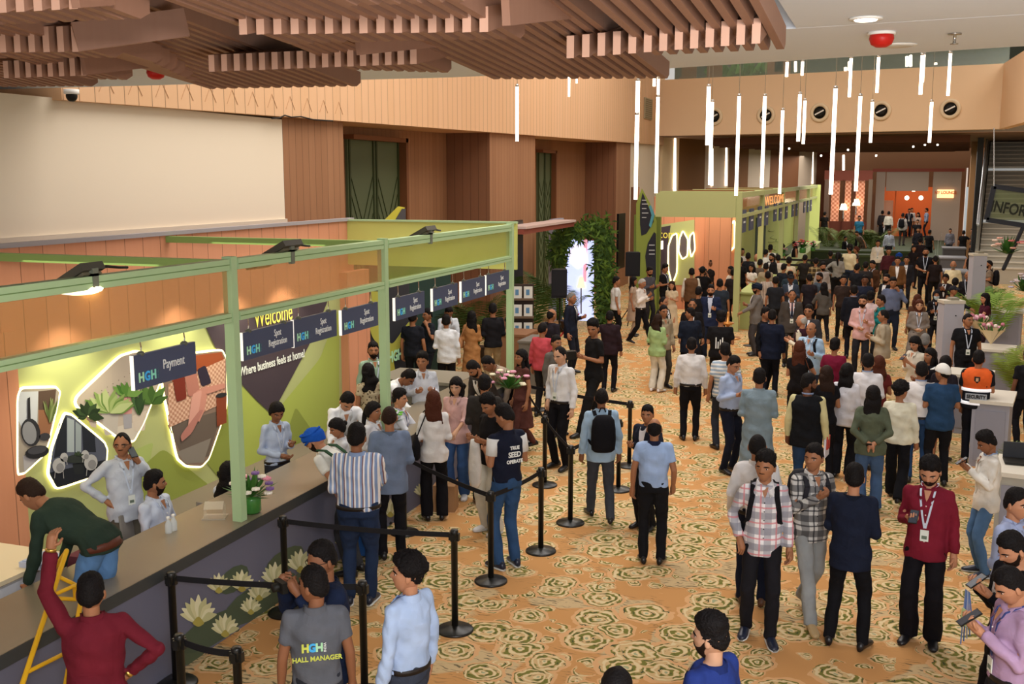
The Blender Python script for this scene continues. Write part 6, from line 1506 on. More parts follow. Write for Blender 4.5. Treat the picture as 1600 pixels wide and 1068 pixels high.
P('woman with long dark wavy hair in a patterned blouse at the counter', 575, 568, 200, 'top c8b898 print 6a5a44', 'black', 'wavy', fem=True, arms='bb', H=1.62)
P('bearded man in pale green shirt with lanyard standing behind the patterned blouse woman', 583, 534, 15, 'shirt 9db8a0', 'dgrey', arms='dd', H=1.74, beard=True, extra='L', hy=-10)
P('young woman with tied hair in white shirt looking right past the grey blazer man', 583, 628, 60, 'shirt e4e6ee', 'black', 'pony', fem=True, arms='bb', H=1.55, extra='L', sk='b')
P('man in white shirt leaning over the counter with head bowed', 645, 580, 62, 'shirt eceef2', 'dgrey', arms='LL', lean=50, H=1.74, hp=15, sk='a')
P('young man in white shirt with bowl cut standing behind the man with bowed head', 660, 551, 8, 'shirt dfe3ee', 'dgrey', 'puff', arms='bb', H=1.70, hy=-25, sk='b')
P('young man in profile with white shirt and blue collar sitting low at the counter', 624, 609, 75, 'shirt e4e8f2', 'dgrey', 'puff', arms='rr', H=1.60, sk='c', extra='Lb', z0=-.12)
p = P('woman with long brown hair in white blouse and wide black trousers, black bag on shoulder', 677, 611, 182, 'shirtU ece8e6', 'black wide', 'long', 'r', fem=True, fy=812, arms='bb', sk='c'); shoulder_bag(p, 1, 'black handbag on the shoulder of the woman in white blouse', 'black', .15, .16, 1.0)
P('woman with long curly dark hair in pink shirt and blue jeans facing the camera', 712, 590, -18, 'roll dcb2ae', '3c5a8c wide', 'wavy', fem=True, fy=780, arms='rb', hp=12, shoes='white', sk='e')
P('man in dark jacket with bowed head leaning beside the beige shirt man', 734, 566, -50, 'jacket 3c3634', 'black', arms='rr', lean=32, H=1.72, hp=20, sk='b', beard=True)
P('man in beige shirt and black trousers bending low over the counter', 757, 558, -62, 'shirt a89684', 'black', arms='rr', lean=52, H=1.74, hp=5, sk='a', g=1.05)
P('man with short black hair in charcoal jacket seen from behind beside the pink shirt woman', 757, 586, 175, 'jacket 35312f', 'black', arms='bb', H=1.70)
p = P('young man in black tee and white trousers holding a white bag, white sneakers', 759, 618, -52, 'tee 1c1a1c', 'e0dccf wide', 'puff', fy=838, arms='bb', hp=25, shoes='white', g=.95)
t = twin(p, 'paper_bag', 'crumpled white bag hanging from the hands of the young man in black tee', 'bag'); MB().erings([(Vector((.02, -.27, z)), w, .05, Vector((0, 1, 0))) for z, w in ((.62, .05), (.70, .10), (.9, .11), (1.1, .08), (1.2, .05))], 12).build('bag_body', fabric('e8e4e0'), t, True)
p = P('young man in navy, yellow and white polo and jeans queueing with back half turned', 783, 632, 212, 'polo 1b1f30', '34527a', fy=888, arms='bb', hp=22, shoes='navy', g=1.0, sk='b', hy=25)
for s, c in ((1, 'dca024'), ): 
    m_ = MB(); sf = p['surf']
    zs = [1.36, 1.25, 1.15, 1.05, .93]; L = [sf(.02, z, .006) for z in zs]; R = [sf(.155, z, .004) for z in zs]; M2 = [sf(.09, z, .008) for z in zs]
    m_.add(L+M2+R, [(i, i+1, i+6, i+5) for i in range(4)]+[(i+5, i+6, i+11, i+10) for i in range(4)]); m_.build('yellow_front', fabric('dca024'), p['root'], True)
for k, s in enumerate(('TRUE', 'SEED', 'OPERATE')): backtext(p, s, (.05, .075, .05)[k], 1.30-.07*k, WPT, .002, sx=.9)
for s in (1, -1):
    sh, el, wr = p['SJ'][0 if s == 1 else 1]; MB().tube([sh+Vector((s*.0, 0, .0)), sh.lerp(el, .63)], [.0665, .0600], 12, False).build('white_sleeve', fabric('e6e4e2'), p['root'], True)
# inside the booth and behind
P('person in dark clothes standing at the booth panel near the sixth sign', 645, 486, 160, 'tee 1c1e26', '1a1c22', H=1.72, arms='dd')
P('man in dark tee with raised hand beside the dark green wall', 668, 482, -60, 'tee 20242a', '202228', H=1.70, arms='ed')
P('man in white shirt bending forward behind the dark haired man in white', 702, 480, 10, 'shirt e0e4ec', 'dgrey', arms='rr', lean=20, H=1.70, hp=20, sk='a')
P('man in white shirt and black trousers seen from behind inside the booth', 697, 492, 178, 'shirtU dfe2e8', 'black', arms='bd', H=1.68)
p = P('woman in ochre kurta with long dark hair at the service desk', 737, 486, 165, 'kurta b07c4c', 'b07c4c', 'long', fem=True, arms='bb', H=1.60, hy=20); shoulder_bag(p, 1, 'tan handbag of the woman in ochre kurta', 'b5835a', .14, .12, 1.05)
P('man in black jacket and khaki trousers standing at the narrow grey desk', 770, 474, 195, 'jacket 1d1c20', 'a08a68', H=1.74, arms='bb', hy=-20)
P('woman in brown dress with long dark hair walking past the booth end post', 815, 546, -60, 'dress 5a3630', '5a3630 slim', 'long', fem=True, arms='dd', legs='w', H=1.62)
P('man in coral red sweater beside the bald dark dressed man', 848, 503, 150, 'sweater c8505a', '242428', 'receding', H=1.70, arms='db')
P('balding man in dark jacket between the loudspeaker and the red sweater', 862, 482, 130, 'suit 26222a', 'black', 'bald', H=1.72)
P('tall man in navy suit looking right before the bright screen', 893, 456, 68, 'suit 1e2230', '22242e', 'buzz', 'g', arms='bd', H=1.78, extra='tie')
P('man in grey jacket standing just behind the white shirted man near the queue post', 869, 524, 40, 'jacket 6a645e', '5a5650', H=1.66, arms='dd')
P('man in crisp white shirt and black trousers, hair receding, facing left in the queue lane', 873, 541, -42, 'shirt e9e8ea', 'black', 'receding', fy=735, sk='e', arms='dp', hp=14, extra='L', g=1.02)
p = P('young man in black tee walking left holding a camera', 926, 500, -62, 'teeU 1c1b1c', '1e1e20 wide', 'puff', fy=690, arms='bb', legs='w', hp=12, hy=40, sk='b')
t = twin(p, 'video_camera', 'black video camera on a small rig held by the man in black tee', 'camera'); MB().box((-.06, -.48, 1.16), (.06, -.32, 1.28)).build('camera_body', DK, t); MB().tube([(0, -.48, 1.22), (0, -.58, 1.22)], .04, 12, False).build('lens', DK, t, True); MB().tube([(0, -.38, 1.0), (0, -.38, 1.16)], .02, 8).build('grip', DK, t, True)
P('man in dark plum shirt and black trousers walking away beside the cameraman', 953, 486, 170, 'shirtU 2c1e24', 'black', fy=612, arms='od', g=1.05)
P('person in white tee half hidden by the leafy arch', 963, 432, 100, 'tee d8d8d6', 'black', H=1.70)
p = P('grey haired man in sky blue shirt walking with a black backpack', 940, 606, 188, 'shirtU a8c4de', '44464e', 'receding', 'k', fy=815, arms='dd', legs='w', shoes='black', sk='a', hy=-10); backpack(p, 'black backpack of the man in sky blue shirt')
P('balding man in light blue polo with navy collar and black trousers seen from behind', 1023, 653, 178, 'polo a6c0ea col 1e2440', '1a1a1e', 'bald', fy=880, arms='ds', sk='b', g=1.05)
P('man in dark jacket facing the camera behind the balding man in light blue polo', 1012, 633, -35, 'jacket 2a2e3c', '202024', fy=826, arms='bb', sk='b', hy=20)
P('man in bright white shirt and black trousers, back turned, standing on the open floor', 1081, 528, 180, 'shirt e6e2e0', '18171b', fy=688, arms='dd', g=1.1)
P('man in blue and white hooped tee holding a phone to his ear', 1133, 536, 195, 'tee a8bcd0 hstripe e8e6e2', '30343e', H=1.68, arms='de', sk='b')
P('man in glasses and light blue shirt with brown belt reading in his hands', 1150, 557, 52, 'shirt b0c0e0', '1c2030', fy=742, arms='bb', hp=20, extra='g', belly=.05, g=1.08, sk='c')
P('man in loose blue grey shirt and trousers with his back to the camera', 1187, 576, 180, 'kurta 8496a2', '7f909c', H=1.72, arms='bb', g=1.1)
# --- foreground, bottom
p = P('man in grey tee printed Hall Manager seen from behind at the bottom edge', 490, 886, 182, 'polo 62646c', '30323a', fy=None, H=1.70, arms='dd', sk='a', hy=50, g=1.02)
for ch, x, m_ in (('H', -.075, mat('logo_yellow', 'c8cf58', .6)), ('G', -.03, BLUEP), ('H', .015, GRNP)): 
    b = p['bend']; text(ch, .075, frameM(b((-x, .165, 1.235)), (-1, 0, 0)), m_, p['root'], 'logo', bold=.004, sx=.9)
text('INDIA', .024, frameM(p['bend']((-.052, .165, 1.235)), (0, 0, 1), up=Vector((1, 0, 0))), WPT, p['root'], 'logo')
backtext(p, 'HALL MANAGER', .046, 1.155, mat('logo_yellow', 'c8cf58', .6), .0012, sx=.95)
p = P('man in navy suit and glasses raising a small camera at the bottom of the queue', 500, 847, -62, 'suit 1c2640', '1c2234', H=1.76, arms='cc', extra='g', hp=6, sk='a', g=1.06)
t = twin(p, 'compact_camera', 'small black camera raised by the man in navy suit', 'camera'); c = (p['SJ'][0][2]+p['SJ'][1][2])/2+Vector((0, -.07, .04)); MB().box(c-Vector((.06, .02, .035)), c+Vector((.06, .02, .035))).build('camera_body', DK, t); MB().tube([c, c+Vector((0, -.06, 0))], .028, 12, False).build('lens', DK, t, True)
p = P('young man with curly black hair and pale blue shirt looking left at the bottom', 640, 868, 226, 'shirt b6cbee', '3c4250', 'curly', H=1.72, arms='dd', hy=40, hp=-6, sk='c', extra='Lb', g=.98)
P('person with dark hair parted in the middle, only the crown showing at the bottom edge', 964, 1047, 170, 'top 5a3030', 'black', 'long', fem=True, H=1.58, arms='dd')
P('man in bright blue suit looking left at the bottom edge', 1112, 962, -125, 'suit 27397e', '26305a', 'puff', H=1.72, arms='dd', sk='e', hy=18, beard=True)
# --- right side foreground
P('man in white shirt and navy trousers with his back turned behind the plaid shirt youth', 1184, 678, 178, 'shirt e8e4e4', '1c2236', 'buzz', fy=945, arms='sd', shoes='brown', g=1.0)
p = P('young man in white and pink plaid shirt, black jeans and a backpack looking sideways', 1197, 707, 2, 'shirtU f2eff2 plaid 8c8c98 d08088', '1e1d22', 'puff', fy=1000, arms='dp', legs='c', hy=-20, shoes='navy', sk='b', extra='M', g=.92); backpack(p, 'black backpack of the young man in white and pink plaid')
p = P('young man in grey and black plaid shirt and pale grey jeans looking left', 1273, 694, 28, 'shirtU d8d6d2 plaid 3c3c40 22222a', '9c9fa0 jeans', fy=970, arms='dB', legs='W', hy=-52, shoes='tan', sk='b', g=.98); backpack(p, 'dark grey backpack of the young man in grey plaid', '2e2e34', '2e2e34')
P('slim man in navy jacket and black trousers standing with his back to the camera', 1336, 725, 170, 'suit 1b2133', '16161a', fy=1012, arms='Bb', legs='l', sk='c', hy=12, g=.98)
p = P('bearded man in maroon shirt with white lanyard looking at his phone', 1453, 718, -8, 'shirtU 7c1f30', '17151a wide', 'puff', fy=1018, arms='db', hp=24, beard=True, extra='L', sk='c', g=1.0); phone(p, 1, 'phone in the hand of the bearded man in maroon shirt')
p = P('man in cream white long sleeved shirt and jeans reading his phone in profile', 1536, 676, -72, 'shirtU e8e4dc', '5578a4', 'puff', fy=905, arms='BB', hp=25, shoes='navy', sk='a', g=1.0, extra='l'); phone(p, 0, 'phone held by the man in cream white shirt and jeans')
P('dark haired man in lavender blue shirt at the right edge looking right', 1590, 764, 60, 'shirt a4b0d4', '30343e', H=1.70, arms='bb', sk='c', g=1.1)
p = P('bearded man in black suit bowing his head over his phone at the right edge', 1573, 834, -58, 'suit 16161c', '16161c', H=1.74, arms='BB', hp=28, beard=True, sk='c', g=1.08); phone(p, 0, 'small phone in the hands of the man in the black suit')
t = twin(p, 'lanyard_bundle', 'blue lanyards and badges hanging from the hands of the black suited man', 'lanyards'); c = p['SJ'][1][2]+Vector((0, -.08, -.02))
for k in range(5): MB().bar(c+Vector((.012*k-.02, 0, 0)), c+Vector((.02*k-.04, .01*k, -.42+.03*k)), .014, .003).build('ribbon', flat(('7a94c8', '5c7ab8', 'a8b8d8')[k % 3]), t)
MB().box(c+Vector((-.04, -.01, -.26)), c+Vector((.03, -.005, -.14))).build('badge', flat('c8dca8'), t)
p = P('man in lilac shirt reading a large phone in the lower right corner', 1568, 890, -66, 'shirt b695b6', '26262c', H=1.70, arms='BB', hp=28, sk='c', g=1.1, extra='Lb'); phone(p, 0, 'large black phone held by the man in the lilac shirt', 1.15)
m_ = MB(); c0 = G(1500, 960, 1.25)
P('man in black shirt and trousers cut off by the right edge beside the fern', 1608, 545, -150, 'tee 1a191c', '17171c', fy=700, arms='dd', g=1.1, sk='d', hy=0)
# --- right middle group
p = P('bearded man in black waistcoat with pale yellow sleeves holding papers', 1264, 584, 168, 'vest 17181c col d8cf9c', '2c4468', H=1.72, arms='dd', sk='d', beard=True, hy=-60, g=1.12, extra='l')
t = twin(p, 'papers', 'white papers and red folder in the hand of the man in the black waistcoat', 'papers'); wr = p['SJ'][1][2]; MB().box(wr+Vector((-.02, -.14, -.22)), wr+Vector((.0, .10, .02))).build('sheets', flat('dcdce8'), t); MB().box(wr+Vector((-.035, -.10, -.12)), wr+Vector((-.022, .06, .05))).build('red_folder', flat('c8483c'), t)
P('woman in black with very long straight dark hair behind the man in the waistcoat', 1292, 572, 190, 'top 18171b', '18171b', 'long', 'b', fem=True, H=1.62, arms='bb')
P('woman in white top with blue print and tied long hair', 1324, 568, 165, 'shirtU e4e2ea', '1c1c22 wide', 'long', 'k', fem=True, H=1.64, arms='dd')
p = P('woman in olive green shirt and jeans with hands clasped behind her back', 1365, 603, 183, 'shirtU 5a6250', '48628a wide', 'long', 'k', fem=True, fy=800, arms='kk', g=1.12, sk='c'); phone(p, 1, 'phone in the hands behind the back of the woman in olive green')
P('person with curly black hair in a cream sweater and black trousers', 1408, 597, 172, 'sweater e6e2cc', '17171b wide', 'curly', fy=785, arms='bd', hy=-30, legs='w', g=1.05)
P('man in white shirt and jeans standing behind the cream sweater', 1441, 566, 185, 'shirt ece8e8', '2e4a74', H=1.70, arms='bd', g=1.05, extra='l')
P('man in white baseball cap and blue tee with black trousers', 1474, 568, 195, 'teeU 2a4668', '1b1b20', 'cap:e4e2dc', fy=760, arms='bb', g=1.1, hy=40)
p = P('security guard in orange and black reflective vest seen from behind', 1530, 548, 180, 'tee 1c1c22', '1b1b22', H=1.70, arms='Db', g=1.12)
b = p['bend']
m_ = MB(); m_.erings([(b((0, 0, z)), rx*1.12+.022, ry*1.12+.022, Vector((0, 1, 0))) for z, rx, ry in ((.90, .155, .11), (1.0, .15, .105), (1.12, .15, .105), (1.2, .16, .11))], 24); m_.build('vest_lower', fabric('22242c'), p['root'], True)
m_ = MB(); m_.erings([(b((0, 0, z)), rx*1.12+.026, ry*1.12+.026, Vector((0, 1, 0))) for z, rx, ry in ((1.16, .155, .108), (1.27, .165, .115), (1.37, .175, .108), (1.425, .15, .09), (1.46, .09, .07))], 24); m_.build('vest_upper', fabric('f06a30'), p['root'], True)
for z in (.95, 1.15):
    m_ = MB(); m_.erings([(b((0, 0, zz)), .165*1.12+.028, .110*1.12+.034, Vector((0, 1, 0))) for zz in (z-.022, z+.022)], 24); m_.build('reflective_band', mat('reflective', 'f4f4f8', .4, emit=.5), p['root'], True)  # band glows to stand for light thrown back by the tape
m_ = MB().box((-.145, .152, 1.01), (.145, .166, 1.10), None); m_.build('name_patch', mat('patch_grey', 'a8acb4', .6), p['root'])
text('SECURITY', .072, frameM((0, .169, 1.055), (-1, 0, 0)), DK, p['root'], 'lettering', sx=.80, bold=.003)
MB().poly([(-.04, .168, 1.36), (.04, .168, 1.36), (.04, .168, 1.30), (0, .168, 1.26), (-.04, .168, 1.30)][::-1], Vector((0, .004, 0))).build('shield_badge', DK, p['root']); MB().box((-.018, .172, 1.29), (.018, .176, 1.34)).build('shield_emblem', mat('emblem_tan', 'c8a080', .6), p['root'])
P('dark haired man in white shirt seen from behind, middle of the right group', 1357, 553, 180, 'shirt e6e4e8', '2a2a30', H=1.70, arms='bb', extra='l')
P('woman with auburn streaked long hair beside the white shirted man', 1374, 556, 185, 'top 6a2a28', '22202a', 'long', 'r', fem=True, H=1.60, arms='bb')
p = P('dark haired woman in cream top looking down at her phone', 1428, 526, -40, 'roll e4dccb', 'cfc6b4', 'long', fem=True, H=1.64, arms='BB', hp=22, sk='c'); phone(p, 0, 'phone held by the dark haired woman in the cream top')
P('woman with dark hair in black jacket looking left in front of the gate column', 1454, 544, -50, 'jacket 1c1a20', '26242a', 'long', fem=True, H=1.60, arms='bb', sk='b')
P('person with dark hair in dark top between the gate column and the white cap', 1478, 556, 170, 'tee 26222a', 'b89890 skirt', 'bob', fem=True, H=1.60, arms='bb')
P('grey haired person in dark blue top behind the cream top woman', 1446, 522, 175, 'tee 2a3450', '2a2a34', 'short', 'g', H=1.62, arms='bb')
p = P('woman in black top with long auburn hair and bare arms holding a phone up', 1250, 533, 178, 'top 1b181a', '1b1a1e wide', 'long', 'r', fem=True, H=1.62, arms='Be', sk='c', g=1.05); shoulder_bag(p, -1, 'brown leather handbag of the auburn haired woman', '5c3424', .17, .15, 1.0)
p = P('bald man in light blue shirt with black bag strap looking left', 1268, 503, -20, 'shirtU a9c6e2', '2a3040', 'bald', H=1.72, arms='bb', sk='b', hy=-10, g=1.12, belly=.03, extra='L'); backpack(p, 'black backpack of the bald man in light blue shirt')
P('youth with black hair in a wine red tee with a black strap', 1305, 530, 165, 'tee 7a1c38', '20202a', 'puff', H=1.60, arms='bb')
P('man in dark navy suit seen from behind talking to the bald man', 1207, 484, 178, 'suit 1a2032', '161822', fy=620, arms='Bd', g=1.1)
P('man in black suit standing at the left shoulder of the navy suited man', 1197, 480, 60, 'suit 17171b', '17171b', 'short', 'k', H=1.72, arms='bd')
P('man in charcoal suit over pink shirt with blue badge facing the camera', 1238, 452, 5, 'suit 4a4440 in dcb8b4', '34302e', 'receding', H=1.74, arms='dd', extra='tie,L', g=1.08, sk='b')
P('man in dark grey suit and glasses beside the bald grey haired man', 1264, 476, -15, 'suit 3c3a3e', '2c2a2e', H=1.74, arms='dd', extra='g,tie', sk='b', g=1.08)
P('bald man with white hair in maroon waistcoat and cream sleeves', 1253, 491, -110, 'vest 3c1f2a col dcd2bc', '2c282a', 'bald', 'w', H=1.66, arms='bb', sk='c')
P('bearded man in pink shirt and dark trousers facing the camera', 1349, 461, -5, 'shirtU dcb0ae', '26262c', H=1.76, arms='bf', beard=True, extra='g,L', sk='c', hy=-10)
P('man in beige jacket turned left beside the pink shirted man', 1381, 483, -95, 'blazer b2a48c', '2a2a30', 'receding', H=1.74, arms='bb', sk='b', g=1.08)
P('woman with short brown hair and glasses in grey poncho holding a blue cloth', 1437, 468, 5, 'dressL 8a8078', '3a3436', 'bob', 'r', fem=True, H=1.62, arms='ff', extra='g,L', sk='e', g=1.15)
P('man in blue grey shirt talking on the phone with his head bowed', 1396, 433, 8, 'shirt 66708c', '222838', fy=548, arms='ed', g=1.15, belly=.04, hp=12, sk='b')
P('man in teal shirt looking left behind the beige jacket', 1377, 461, -70, 'shirtU 1f7c80', '2a2a30', H=1.70, arms='bb', sk='b')
P('broad man in black polo with lanyard behind the white topped desk', 1513, 489, 15, 'polo 17171a', '17171a', 'buzz', fy=None, H=1.76, arms='dd', extra='L,M', g=1.18, hy=25, sk='b')
P('woman with dark hair in maroon top in profile by the white topped desk', 1540, 458, -62, 'top 4a1c2c', '2a1a22', 'long', fem=True, H=1.64, arms='rb', sk='c')
P('person in black hood and pale blue face mask facing the camera', 1464, 453, 0, 'hood 1a191e', '1c1b20', 'scarf:1a191e', fem=True, H=1.62, arms='bb', extra='mask,L')
P('person in black cap and dark jacket reaching right over the gate column', 1490, 446, 60, 'hood 1e1d22', '1c1b20', 'cap:26262c', H=1.62, arms='Rb')
P('bald man in dark shirt standing at the second gate column', 1513, 423, -5, 'shirt 201e22', '1c1b20', 'bald', H=1.72, arms='rd', extra='L', sk='b')
P('woman with dark hair in a dark jacket holding a glowing phone', 1478, 428, -15, 'jacket 2a2226', '201c20', 'bun', fem=True, H=1.62, arms='BB', sk='a')
P('person with black hair bun in dark top before the man in cream shirt', 1493, 434, 175, 'tee 1c1a1c', '1c1a1c', 'bun', fem=True, H=1.58)
P('bald bearded man in cream shirt facing the camera by the counters', 1490, 407, 0, 'shirt e0d2ac', '4a4238', 'bald', 'g', H=1.74, sk='b', beard='g', g=1.12)
P('woman in black sleeveless top with a bare arm beside the second gate column', 1518, 392, 170, 'vest 221c1c col c08868', '221c1c', 'long', fem=True, H=1.64)
p = P('man in beige tee with black backpack looking left behind the gate columns', 1546, 406, -85, 'tee 8c7c6c', '1c1b20', 'buzz', H=1.74, arms='bb', sk='b', beard=True); backpack(p, 'black backpack of the man in beige tee')
# --- middle crowd
P('man with cropped grey hair and white shirt reading a phone on a tripod', 1005, 435, 62, 'shirt e4dcd6', '17161a', 'buzz', 'w', fy=540, arms='bB', legs='w', hp=15, sk='b')
P('woman with dark hair behind the tripod and the white shirted man', 990, 432, 80, 'dress b49c88', 'b49c88', 'long', fem=True, H=1.60)
P('bearded man in grey shirt holding a phone behind the white shirted man', 1016, 417, 40, 'shirtU 4c4a50', '2c2a2e', H=1.76, arms='bb', beard=True, extra='g', hp=12)
P('man in black shirt and lanyard looking right near the totem', 1040, 413, 60, 'polo 1c1a1c', '1c1a1c', 'puff', H=1.74, arms='bb', hp=8, extra='L')
P('woman in cream saree with long brown hair amid the crowd', 1050, 439, -15, 'saree d8c4a4', 'd8c4a4 long', 'long', 'b', fem=True, fy=528, arms='bb', sk='c')
P('man in dark grey shirt with his back turned before the glowing pictures', 1069, 393, 180, 'shirt 50504e', '2a2826', H=1.76, g=1.12, arms='bb')
p = P('young man in turquoise tee and dark cap pointing left with a black backpack', 1095, 381, 190, 'tee 3aa6b4', '2a2a30', 'cap:1c1c22', H=1.70, arms='dR'); backpack(p, 'black backpack of the young man in turquoise tee')
P('tall man in white shirt with dark hair at the orange column', 1134, 370, -30, 'shirt dcd6cc', '2c2a2c', 'puff', H=1.80, arms='bd')
P('young man in white shirt with dark hair beneath the tall man', 1134, 388, 190, 'shirt e0dcd2', '2c2a2c', 'puff', H=1.70)
P('man in navy jacket seen from behind in the centre of the crowd', 1126, 399, 180, 'suit 1c2434', '1a1a20', H=1.74, g=1.1)
P('man in dark shirt with dark face turned to the camera left of the navy jacket', 1111, 405, -10, 'tee 201c1e', '1c1a1c', H=1.72, sk='d')
P('man in brown waistcoat with white sleeves seen from behind', 1081, 419, 180, 'vest 6a4c34 col dcd6c8', '2a2422', H=1.70, arms='dd', g=1.15)
p = P('camera operator in black with a shoulder camera in the crowd', 1098, 416, 170, 'tee 19181a', '19181a', 'cap:1a1a1c', H=1.72, arms='cc'); t = twin(p, 'shoulder_camera', 'black shoulder camera with microphones above the crowd', 'camera'); MB().box((-.05, -.45, 1.45), (.08, -.05, 1.62)).build('camera_body', DK, t); MB().ball((.12, -.3, 1.62), (.05, .11, .05), 10, 8).build('microphone', mat('mic_foam', '6a6058', .9), t, True)
P('bearded man in glasses and navy blazer over pale shirt facing the camera', 1111, 445, -5, 'suit 232c48 in c4cce0', '202638', H=1.74, arms='bd', beard=True, extra='g,L', sk='c', g=1.08)
P('man in dark slate tee seen from behind right of the navy blazer man', 1125, 436, 180, 'tee 2c343e', '1e1e24', H=1.70, g=1.1)
P('man in white short sleeved shirt and black trousers in profile in the crowd', 1142, 416, -65, 'tee e6dcd0', '18171a', fy=506, arms='dd', sk='a', g=1.05)
P('dark haired woman in white top and black skirt beside the white short sleeved man', 1175, 412, -35, 'top e4dcd6', '1a181a skirt', 'long', fem=True, H=1.62, arms='bf')
P('person in black with bowed head left of the dark haired woman', 1157, 402, 165, 'tee 1a181a', '1a181a', H=1.70)
P('man in dark suit jacket just behind the bald man in white', 1169, 395, 175, 'suit 20222a', '1a1a20', H=1.74)
P('bald man in pale striped shirt looking left in the crowd', 1183, 396, -60, 'shirt dcd4cc', '2a282c', 'bald', 'g', H=1.70, sk='c')
P('man in white shirt with black hair bent at the far counter', 1197, 390, 150, 'shirt e2ded6', '2a282c', H=1.70, lean=12)
P('young man in white shirt with puffed hair at the far counter', 1204, 383, 170, 'shirt e6e2da', '2a282c', 'puff', H=1.72)
P('bearded man in black jacket turned left in the queue', 1206, 396, -50, 'jacket 1e1c20', '1e1c20', H=1.72, beard=True)
P('woman in white top with tied hair standing at the far counter', 1222, 380, -60, 'top e0dad0', '2a282c', 'bun', fem=True, H=1.66)
P('woman with curly dark hair in black sleeveless dress at the end of the far counter', 1242, 377, -70, 'vest 1a1818 col b07c5c', '1a1818 skirt', 'wavy', fem=True, H=1.68)
P('person in cream striped tee with dark hair from behind in the queue', 1233, 402, 175, 'tee cfc0a4', '3a3430', 'puff', H=1.70)
P('person in vertically striped pale shirt from behind in the middle of the crowd', 1200, 424, 180, 'shirtU d8cabc stripe 8a7a70 8a7a70', '2c3c5c', H=1.68, arms='dd')
P('person in dull beige shirt with black hair in front of the queue', 1197, 411, 178, 'shirtU a09078', '2a282a', H=1.68, g=1.1)
P('man in black cap and denim jacket with lanyard facing the camera', 1236, 428, 0, 'jacket 3a4454', '24262e', 'cap:1a1a1e', H=1.70, arms='bb', extra='L', sk='d')
P('bald headed person just behind the black cap', 1235, 420, 180, 'tee 2c3a44', '24262e', 'bald', H=1.70)
P('man in navy turban and grey blazer turned left holding papers', 1183, 442, -80, 'suit 7a7470', '4a4648', 'turban:1c2434', H=1.74, arms='rb', beard=True, g=1.1)
P('person in brown plaid shirt from behind by the black fence', 1275, 403, 180, 'shirtU 6e5a3c plaid 3a3022 c0a878', '2c2824', H=1.68)
P('bearded man in pale grey shirt behind the woman on the phone', 1286, 410, 20, 'shirtU a49c98', '3a3838', 'puff', H=1.70, beard=True)
P('bearded man in blue grey shirt in profile beside the woman on the phone', 1281, 426, -50, 'shirtU 4c5a68', '2a2c34', H=1.68, beard=True)
P('woman with long dark hair in grey top holding a phone to her ear', 1288, 441, 195, 'roll 5c5854', '1e1c1e', 'long', fem=True, fy=536, arms='ed', legs='w')
P('woman in grey shirt and black trousers with a long ponytail from behind', 1310, 394, 175, 'shirt 8c8880', '1a191b', 'pony', fem=True, fy=480, arms='hb', g=1.05)
P('man in pale yellow shirt and jeans beside the ponytailed woman', 1328, 382, 160, 'shirt dccca4', '303a50', 'puff', fy=470, arms='bb', hy=50)
P('woman in dark patterned top looking left beside the pale yellow shirt', 1338, 385, -80, 'top 2c2826 print 8a7c6c', '22201e', 'bun', 'r', fem=True, H=1.66)
P('balding man in dark suit in the near part of the crowd facing right', 1037, 463, 60, 'suit 2a2420', '221e1c', 'receding', H=1.70, g=1.1)
P('man in glasses and black jacket facing the camera behind the navy suit', 1082, 467, 0, 'jacket 201c1c', '1e1a1c', 'receding', H=1.70, extra='g', sk='b')
P('heavy man in dark navy suit seen from behind in the near crowd', 1079, 481, 195, 'suit 1c2230', '1a1c26', fy=604, arms='bb', g=1.15, hy=60)
P('woman in mint green blazer and white trousers with wavy brown hair', 1028, 491, 150, 'blazer a2bc80', 'e4dccc wide', 'wavy', 'b', fem=True, fy=612, arms='bb', shoes='white', g=1.1)
P('man in sunglasses and beige shirt right behind the mint green blazer', 1037, 477, 30, 'shirtU a89a80', '4a443c', 'short', H=1.68, extra='g', sk='b')
p = P('man in black tee with white print on its back in the near crowd', 1127, 487, 180, 'tee 181719', '181719', 'puff', H=1.72, arms='bb', g=1.2)
for k in range(5): MB().box((-.09+k*.04, .168, 1.05), (-.07+k*.04, .175, 1.18+.04*((k*2) % 3))).build('white_print', WPT, p['root'])
P('man in maroon shirt looking at the camera in the right crowd', 1389, 387, 5, 'shirt 4c2228', '26201e', H=1.72, extra='g')
P('man in brown tweed jacket walking toward the camera', 1403, 401, 0, 'jacket 6c4a2c', '2c2620', H=1.76, legs='w', sk='b', g=1.05)
P('man in bright blue turban behind the brown jacket', 1405, 395, -10, 'shirt 2c3444', '26242a', 'turban:20489c', H=1.72, beard=True)
P('man in charcoal suit and white shirt right of the brown jacket', 1417, 400, -5, 'suit 26262c', '24242a', H=1.72, sk='b')
P('long haired woman in black walking beside the counters', 1428, 383, 15, 'top 1e181a', '1e181a', 'long', fem=True, H=1.66)
P('tall bearded man in black tee with white badge near the counters', 1447, 387, 0, 'tee 17161a', '19181c', 'buzz', fy=482, arms='df', beard=True, extra='L', g=1.15)
P('man in brown shirt and lanyard looking down at the left of the maroon shirt', 1363, 407, -40, 'shirtU 4c3222', '2a221c', H=1.70, hp=15, extra='L')
P('person in dark grey tee behind the brown shirted man', 1353, 409, 170, 'tee 2c2828', '2a2628', H=1.68)
P('bearded man in black suit and white shirt left of the phone caller', 1386, 428, -35, 'suit 1a1a1e', '1a1a1e', H=1.70, beard=True, sk='c')
P('man in dark blue shirt with heavy brow facing the camera', 1352, 430, 0, 'shirtU 23283a', '20202a', H=1.72, sk='d', extra='M', g=1.1)
P('person in dark suit with lanyard seen from behind left of the pink shirt', 1335, 446, 180, 'suit 1c1e28', '1a1a22', H=1.72, extra='l', g=1.1)
